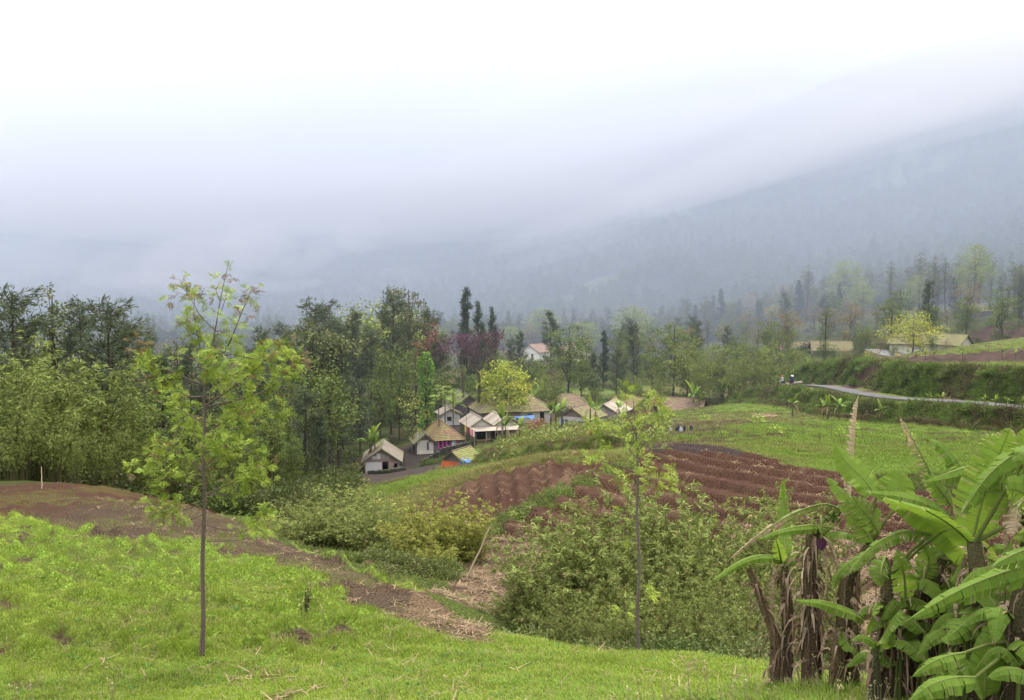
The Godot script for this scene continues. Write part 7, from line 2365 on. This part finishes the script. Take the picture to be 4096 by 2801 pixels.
# ---- bamboo and shrubs in the gully
var gully_bamboo := [
	["green", 1.22, 25.84, -31, 1.00],
	["green", 2.32, 26.83, -31, 1.00],
	["green", 3.39, 27.32, -32, 1.00],
	["green", 4.38, 27.53, -31, 1.00],
	["green", 5.48, 28.02, -31, 1.00],
	["green", 6.39, 26.92, -30, 1.00],
	["green", 7.22, 27.03, -29, 0.90],
	["green", 4.8, 26.9, -27, 0.80],
	["green", 5.57, 26.71, -25.5, 0.80],
	["green", 3.48, 26.28, -27, 0.80],
	["green", 2.11, 25.87, -28, 0.80],
	["green", 6.24, 26.66, -24.5, 0.70],
	["green", 0.75, 24.27, -31.5, 0.70],
	["green", 0.19, 23.35, -33, 0.60],
	["green", 2.95, 26.37, -29, 0.90],
	["green", 4.63, 27.29, -29, 0.80],
	["green", 4.62, 26.42, -23.5, 0.60],
	["green", 3.64, 26.15, -24, 0.60],
	["green", 2.62, 25.87, -24.5, 0.60],
	["green", 5.34, 26.53, -22.5, 0.60],
	["green", 1.61, 25.49, -26, 0.60],
	["green", 9.22, 27.11, -33, 0.70],
	["green", 7.17, 27.25, -24, 0.70],
	["grey", -9.48, 22.6, -53, 1.35],
	["grey", -8.25, 22, -55, 1.25],
	["grey", -10.59, 22.11, -52, 1.15],
	["grey", -6.5, 22.64, -50, 1.15],
	["grey", -12.12, 20.37, -53, 0.60],
	["yellow", -3.39, 23.62, -47, 1.25],
	["yellow", -4.35, 23.17, -46, 1.15],
	["yellow", -2.24, 23.04, -47, 1.05],
	["yellow", -3.31, 22.12, -43, 0.70],
]

# a clump of thin canes whose side twigs end in fans of narrow leaves
func grow_cane(h: float, w: float, culms: int, col: Color) -> Array:
	var tr := Geo.new()
	var cr := Geo.new()
	for k in culms:
		var an := rng.randf() * TAU
		var out := w * sqrt(rng.randf())
		var foot := Vector3(cos(an), 0, sin(an)) * out * 0.5 + Vector3(0, -0.3, 0)
		var hh := h * (rng.randf_range(0.4, 0.92) if k % 4 else rng.randf_range(0.85, 1.08))
		var lean := Vector3(cos(an), 0, sin(an)).rotated(Vector3.UP, rng.randf_range(-0.7, 0.7)) * out
		var pts := []
		var rad := []
		for q in 7:
			var t := q / 6.0
			pts.push_back(foot + Vector3(lean.x * t * t * 0.8, hh * (t - 0.2 * t * t * t * out / w), lean.z * t * t * 0.8))
			rad.push_back(lerpf(0.02, 0.005, t))
		tr.tube(pts, rad, shade(Color(0.16, 0.155, 0.06).lerp(Color(0.26, 0.21, 0.12), rng.randf()), 0.6, 1.1), 4)
		var cc := shade(col, 0.75, 1.25)
		for j in 24:
			var t := lerpf(0.05, 1.0, pow((j + rng.randf()) / 24.0, 1.1))
			var p := along(pts, t)
			var ba := rng.randf() * TAU
			var dir := Vector3(cos(ba), rng.randf_range(0.0, 0.9), sin(ba)).normalized()
			var e := p + dir * rng.randf_range(0.12, 0.62) * (1.15 - 0.6 * t)
			tr.tube([p, p.lerp(e, 0.6) + Vector3(0, 0.03, 0), e], [0.006, 0.004, 0.002], Color(0.17, 0.16, 0.07), 3)
			for f in 3:
				var q := p.lerp(e, lerpf(0.45, 1.0, f / 2.0)) + rv(0.03)
				var fan := (dir + rv(0.7) + Vector3(0, -0.25, 0)).normalized()
				var c3 := shade(cc, 0.8, 1.2)
				if rng.randf() < 0.02: c3 = Color(0.22, 0.17, 0.08)
				for b in 6: leaf(cr, q, (fan + rv(0.75) + Vector3(0, -0.3, 0)).normalized(), rng.randf_range(0.11, 0.23), 0.0165, c3)
	return [tr.mesh(), cr.mesh()]

func build_gully() -> void:
	var kinds := {"green": [], "grey": [], "yellow": []}
	for k in 3: kinds.green.push_back(grow_cane(5.0, 2.2, 64, Color(0.105, 0.125, 0.036)) + [5.0])
	for k in 2: kinds.grey.push_back(grow_cane(5.0, 2.5, 60, Color(0.115, 0.135, 0.040)) + [5.0])
	for k in 2: kinds.yellow.push_back(grow_cane(5.0, 2.1, 54, Color(0.145, 0.155, 0.034)) + [5.0])
	for q in gully_bamboo:
		var label: String = {"green": "leafy olive bamboo clump in the gully below the ploughed field", "grey": "dull green bamboo thicket at the gully head under the mound field", "yellow": "yellowish bamboo clump beside the leaning pole"}[q[0]]
		var p := Vector2(q[1], q[3])
		var v: Array = kinds[q[0]][rng.randi() % kinds[q[0]].size()]
		var foot := on_ground(p)
		var s: float = maxf(q[2] - foot.y, 1.2) / v[2]
		var o := thing("bamboo_clump", label, "bamboo", foot, rng.randf() * TAU, {"green": "gully bamboo", "grey": "bamboo at the gully head", "yellow": "yellowish bamboo"}[q[0]])
		var sw: float = q[4] * maxf(s, 0.6) * 1.18
		part("culms", v[0], M.bark, o).scale = Vector3(sw, s, sw)
		var f := part("foliage", v[1], M.leaf, o)
		f.scale = Vector3(sw, s, sw)
		f.set_meta("kind", "stuff")
	# weeds along the gully's edges, field borders and the hamlet's bank
	var bush := []
	for k in 3: bush.push_back(grow_bush(260, 0.10, Color(1, 1, 1)).mesh())
	var lines := [
		[[Vector2(-11.15, -47.73), Vector2(-9.93, -50.18), Vector2(-6.46, -39.83), Vector2(-4.52, -38.48), Vector2(-2.75, -37.74), Vector2(-0.58, -30.9), Vector2(1.21, -30.54)], 1.2, 170, Color(0.10, 0.14, 0.035), 0.5],
		[[Vector2(-2.31, -50.57), Vector2(-1.02, -54.41), Vector2(0.73, -58.31), Vector2(2.99, -62.02), Vector2(5.39, -66.21), Vector2(8.08, -70.42)], 0.9, 240, Color(0.10, 0.15, 0.035), 0.8],
		[[Vector2(-4.9, -108), Vector2(-1.9, -102), Vector2(1.65, -98), Vector2(5.82, -95), Vector2(9.93, -94), Vector2(13.83, -95)], 1.3, 560, Color(0.095, 0.14, 0.032), 0.6],
		[[Vector2(-12.63, -134), Vector2(-10.25, -134), Vector2(-7.8, -133)], 1.2, 120, Color(0.06, 0.10, 0.025), 0.9],
		[[Vector2(-5.08, -40.14), Vector2(-4.41, -42.36), Vector2(-3.33, -41.88)], 1.5, 110, Color(0.09, 0.12, 0.035), 1.0],
		[[Vector2(1.03, -26), Vector2(2.69, -25), Vector2(4.55, -23), Vector2(5.95, -22)], 1.6, 240, Color(0.075, 0.115, 0.03), 0.8],
		[[Vector2(4.52, -150), Vector2(9.17, -150), Vector2(14.97, -155), Vector2(20.41, -160)], 1.5, 120, Color(0.10, 0.12, 0.035), 0.5],
	]
	var where := [[], [], []]
	var tints := [[], [], []]
	for l in lines:
		for k in l[2]:
			var f: float = rng.randf() * (l[0].size() - 1)
			var i := int(f)
			var p: Vector2 = (l[0][i] as Vector2).lerp(l[0][i + 1], f - i) + Vector2(rng.randf_range(-1, 1), rng.randf_range(-1, 1)) * l[1]
			if near_house(p.x, p.y): continue
			var s: float = rng.randf_range(0.5, 1.5) * l[4]
			var q := rng.randi() % 3
			where[q].push_back(Transform3D(Basis(Vector3.UP, rng.randf() * TAU).scaled(Vector3(s, s * rng.randf_range(0.5, 1.1), s)), Vector3(p.x, ground_at(p.x, p.y) - 0.08, p.y)))
			tints[q].push_back(shade(l[3].lerp(Color(0.13, 0.11, 0.055), rng.randf() * 0.5), 0.7, 1.3))
	var o := thing("weeds", "green weeds fringing the gully, field borders and hamlet bank", "weeds", Vector3.ZERO, 0.0, "", "stuff")
	for q in 3: scatter("bushes", bush[q], M.leaf, where[q], tints[q], o)
	build_straw()
	build_garden()
	# the little shrub on the slope
	var foot := on_ground(Vector2(-5.46, -25.68))
	var sh := thing("small_shrub", "spindly little shrub with few leaves on the meadow slope", "shrub", foot)
	var tw := Geo.new()
	var lv := Geo.new()
	for k in 11:
		var an := rng.randf() * TAU
		var e := Vector3(cos(an) * 0.22, rng.randf_range(0.6, 1.0), sin(an) * 0.22)
		tw.tube([Vector3(cos(an) * 0.06, -0.05, sin(an) * 0.06), e * 0.5 + rv(0.05), e], [0.014, 0.01, 0.005], Color(0.12, 0.10, 0.07), 4)
		for j in 12: leaf(lv, e * rng.randf_range(0.3, 1.0) + rv(0.06), (unit() + Vector3(0, 0.2, 0)).normalized(), 0.10, 0.025, shade(Color(0.14, 0.17, 0.045).lerp(Color(0.12, 0.09, 0.06), 0.6 if j < 3 else 0.0), 0.7, 1.2))
	part("stems", tw.mesh(), M.bark, sh)
	part("foliage", lv.mesh(), M.leaf, sh)
	var cane := Color(0.42, 0.34, 0.21)
	pole("bamboo_pole", "thin upright pole on the knoll crest in the bare soil", on_ground(Vector2(-29.96, -62.98)), Vector3(-31.34, 20.58, -66), 0.035, Color(0.3, 0.24, 0.16), "poles on the knoll")
	pole("bamboo_pole", "pale slanting stake on the knoll's grassy edge", on_ground(Vector2(-39.04, -100.73)), Vector3(-25.75, 19.86, -67), 0.04, cane, "poles on the knoll")
	pole("bamboo_pole", "dark crooked stake behind the pale slanting stake", on_ground(Vector2(-39.7, -101.51)), Vector3(-27.08, 19.38, -69), 0.025, Color(0.16, 0.12, 0.08), "poles on the knoll")
	pole("bamboo_pole", "long bamboo pole leaning out of the straw bank", on_ground(Vector2(-1.93, -41)), Vector3(-0.92, 22.89, -42), 0.05, cane, "poles on the straw bank")
	pole("bamboo_pole", "short upright cane beside the long leaning pole", on_ground(Vector2(-0.91, -45)), Vector3(-0.93, 22.08, -45), 0.03, cane, "poles on the straw bank")

func build_straw() -> void:
	var g := Geo.new()
	for k in 7:
		var a := rv(0.16); a.y = rng.randf_range(0, 0.04)
		var d := Vector3(rng.randf_range(-1, 1), rng.randf_range(-0.1, 0.25), rng.randf_range(-1, 1)).normalized() * rng.randf_range(0.1, 0.28)
		var s := d.cross(Vector3.UP).normalized() * 0.012
		g.quad(a - s, a + s, a + d + s * 0.4, a + d - s * 0.4, shade(Color(1, 1, 1), 0.6, 1.25))
	var m := g.mesh()
	var where := []
	var tints := []
	for k in 60000:
		var d := 1.0 / rng.randf_range(1.0 / 92.0, 1.0 / 13.0)
		var x := rng.randf_range(-0.42, 0.56) * d
		var y := surface(x, -d)
		var p := Vector2(x, -d)
		var chance := 0.0
		if in_field(p, straw_bank) or in_field(p, straw_low): chance = 0.9
		elif f_id == 4 and x > -6: chance = 0.16 * clampf((x + 6) * 0.15, 0, 1)
		elif f_id == 4: chance = 0.05
		elif f_id == 2 or f_id == 3: chance = 0.05 + 0.35 * ss(0.15, 0.4, n_mid.get_noise_2d(x * 1.3, d * 1.3))
		elif f_id == 1: chance = 0.012
		if rng.randf() > chance: continue
		var s := rng.randf_range(0.6, 1.5) * (0.7 + d * 0.01)
		where.push_back(Transform3D(Basis(Vector3.UP, rng.randf() * TAU).scaled(Vector3(s, s, s)), Vector3(x, y + 0.02, -d)))
		tints.push_back(shade(Color(0.22, 0.16, 0.10), 0.5, 1.3))
	var o := thing("straw", "dry pale straw and leaf litter strewn over the gully bank and soil", "straw", Vector3.ZERO, 0.0, "", "stuff")
	scatter("stalks", m, M.dry, where, tints, o)

# crops, stakes and seedling bags on the fields past the gully
func build_garden() -> void:
	var g := Geo.new()
	for k in 9:
		var an := rng.randf() * TAU
		leaf(g, Vector3(0, 0.1 + 0.06 * k, 0), Vector3(cos(an), 0.5, sin(an)).normalized(), 0.42, 0.04, shade(Color(1, 1, 1), 0.75, 1.2))
	g.tube([Vector3(0, -0.1, 0), Vector3(0, 0.7, 0)], [0.02, 0.01], Color(0.8, 0.8, 0.8), 4)
	var where := []
	var tints := []
	for k in 900:
		var d := rng.randf_range(98.0, 150.0)
		var a := rng.randf_range(-0.02, 0.16)
		var x := a * d
		if near_house(x, -d): continue
		var s := rng.randf_range(0.7, 1.7)
		where.push_back(Transform3D(Basis(Vector3.UP, rng.randf() * TAU).scaled(Vector3(s, s, s)), on_ground(Vector2(x, -d))))
		tints.push_back(shade(Color(0.14, 0.185, 0.04).lerp(Color(0.20, 0.18, 0.08), rng.randf() * 0.6), 0.8, 1.3))
	var o := thing("garden_crops", "spindly maize and greens in the garden plot before the hamlet", "crops", Vector3.ZERO, 0.0, "", "stuff")
	scatter("plants", g.mesh(), M.leaf, where, tints, o)
	var st := Geo.new()
	st.tube([Vector3(0, -0.1, 0), Vector3(0.02, 0.4, 0), Vector3(0, 0.8, 0.02)], [0.025, 0.022, 0.018], Color(0.16, 0.12, 0.08), 4)
	var sm := st.mesh()
	for k in 70:
		var p := Vector2(17.12, -97).lerp(Vector2(36.63, -93), rng.randf()) + Vector2(rng.randf_range(-3, 3), rng.randf_range(-6, 3))
		if k > 34: p = Vector2(17.97, -120).lerp(Vector2(23.72, -112), rng.randf()) + Vector2(rng.randf_range(-1, 1), rng.randf_range(-2, 2))
		var s := part("stake", sm, M.bark, self, on_ground(p), rng.randf() * TAU)
		s.scale.y = rng.randf_range(0.6, 1.5)
		tag(s, "thin wooden stake in the grassy field past the ploughed soil" if k <= 34 else "dry stake beside the seedling bags", "stake", "stakes in the field" if k <= 34 else "stakes by the bags")
	for k in 9:
		var p := Vector2(17.37, -116).lerp(Vector2(20.36, -114), k / 8.0) + Vector2(rng.randf_range(-0.4, 0.4), rng.randf_range(-1.5, 1.5))
		var b := Geo.new()
		b.tube([Vector3.ZERO, Vector3(0.03, 0.25, 0), Vector3(0, 0.55, 0.03), Vector3(0.02, 0.75, 0)], [0.16, 0.2, 0.18, 0.05], Color(0.03, 0.03, 0.045) if k % 3 else Color(0.42, 0.44, 0.5), 8, 0.2, rng)
		tag(part("plastic_bag", b.mesh(), M.paint, self, on_ground(p, 0.03)), ("black" if k % 3 else "pale grey") + " plastic bag standing among stakes in the green field", "bag", "plastic bags in the field")
	# heap of cut bamboo at the bank's foot
	var at := on_ground(Vector2(32.64, -128))
	var heap := thing("bamboo_heap", "heap of cut pale bamboo canes at the foot of the road bank", "bamboo heap", at)
	for k in 22:
		var c := Geo.new()
		var q := rv(0.9); q.y = rng.randf_range(0, 0.35)
		var dd := Vector3(rng.randf_range(0.6, 1.0), rng.randf_range(-0.1, 0.25), rng.randf_range(-0.5, 0.5)).normalized() * rng.randf_range(0.8, 1.5)
		c.tube([q - dd, q + dd], [0.045, 0.03], shade(Color(0.34, 0.25, 0.16), 0.6, 1.2), 5)
		part("cane", c.mesh(), M.paint, heap)
	# low leafy seedlings on the green field
	var lf := grow_bush(120, 0.2, Color(0.14, 0.19, 0.04)).mesh()
	for p in [Vector2(21.03, -99.19), Vector2(26.5, -99.96), Vector2(46.45, -101.9), Vector2(34.09, -103.49), Vector2(25.39, -130.88), Vector2(29.83, -120.71), Vector2(38.29, -111.77), Vector2(38.46, -96.56), Vector2(41.54, -86.03)]:
		var s := thing("seedling_bush", "low bright leafy bush dotted on the far green field", "bush", on_ground(p), 0.0, "low bushes on the field")
		part("foliage", lf, M.leaf, s).scale = Vector3(1.5, 1.2, 1.5) * rng.randf_range(0.6, 1.2)
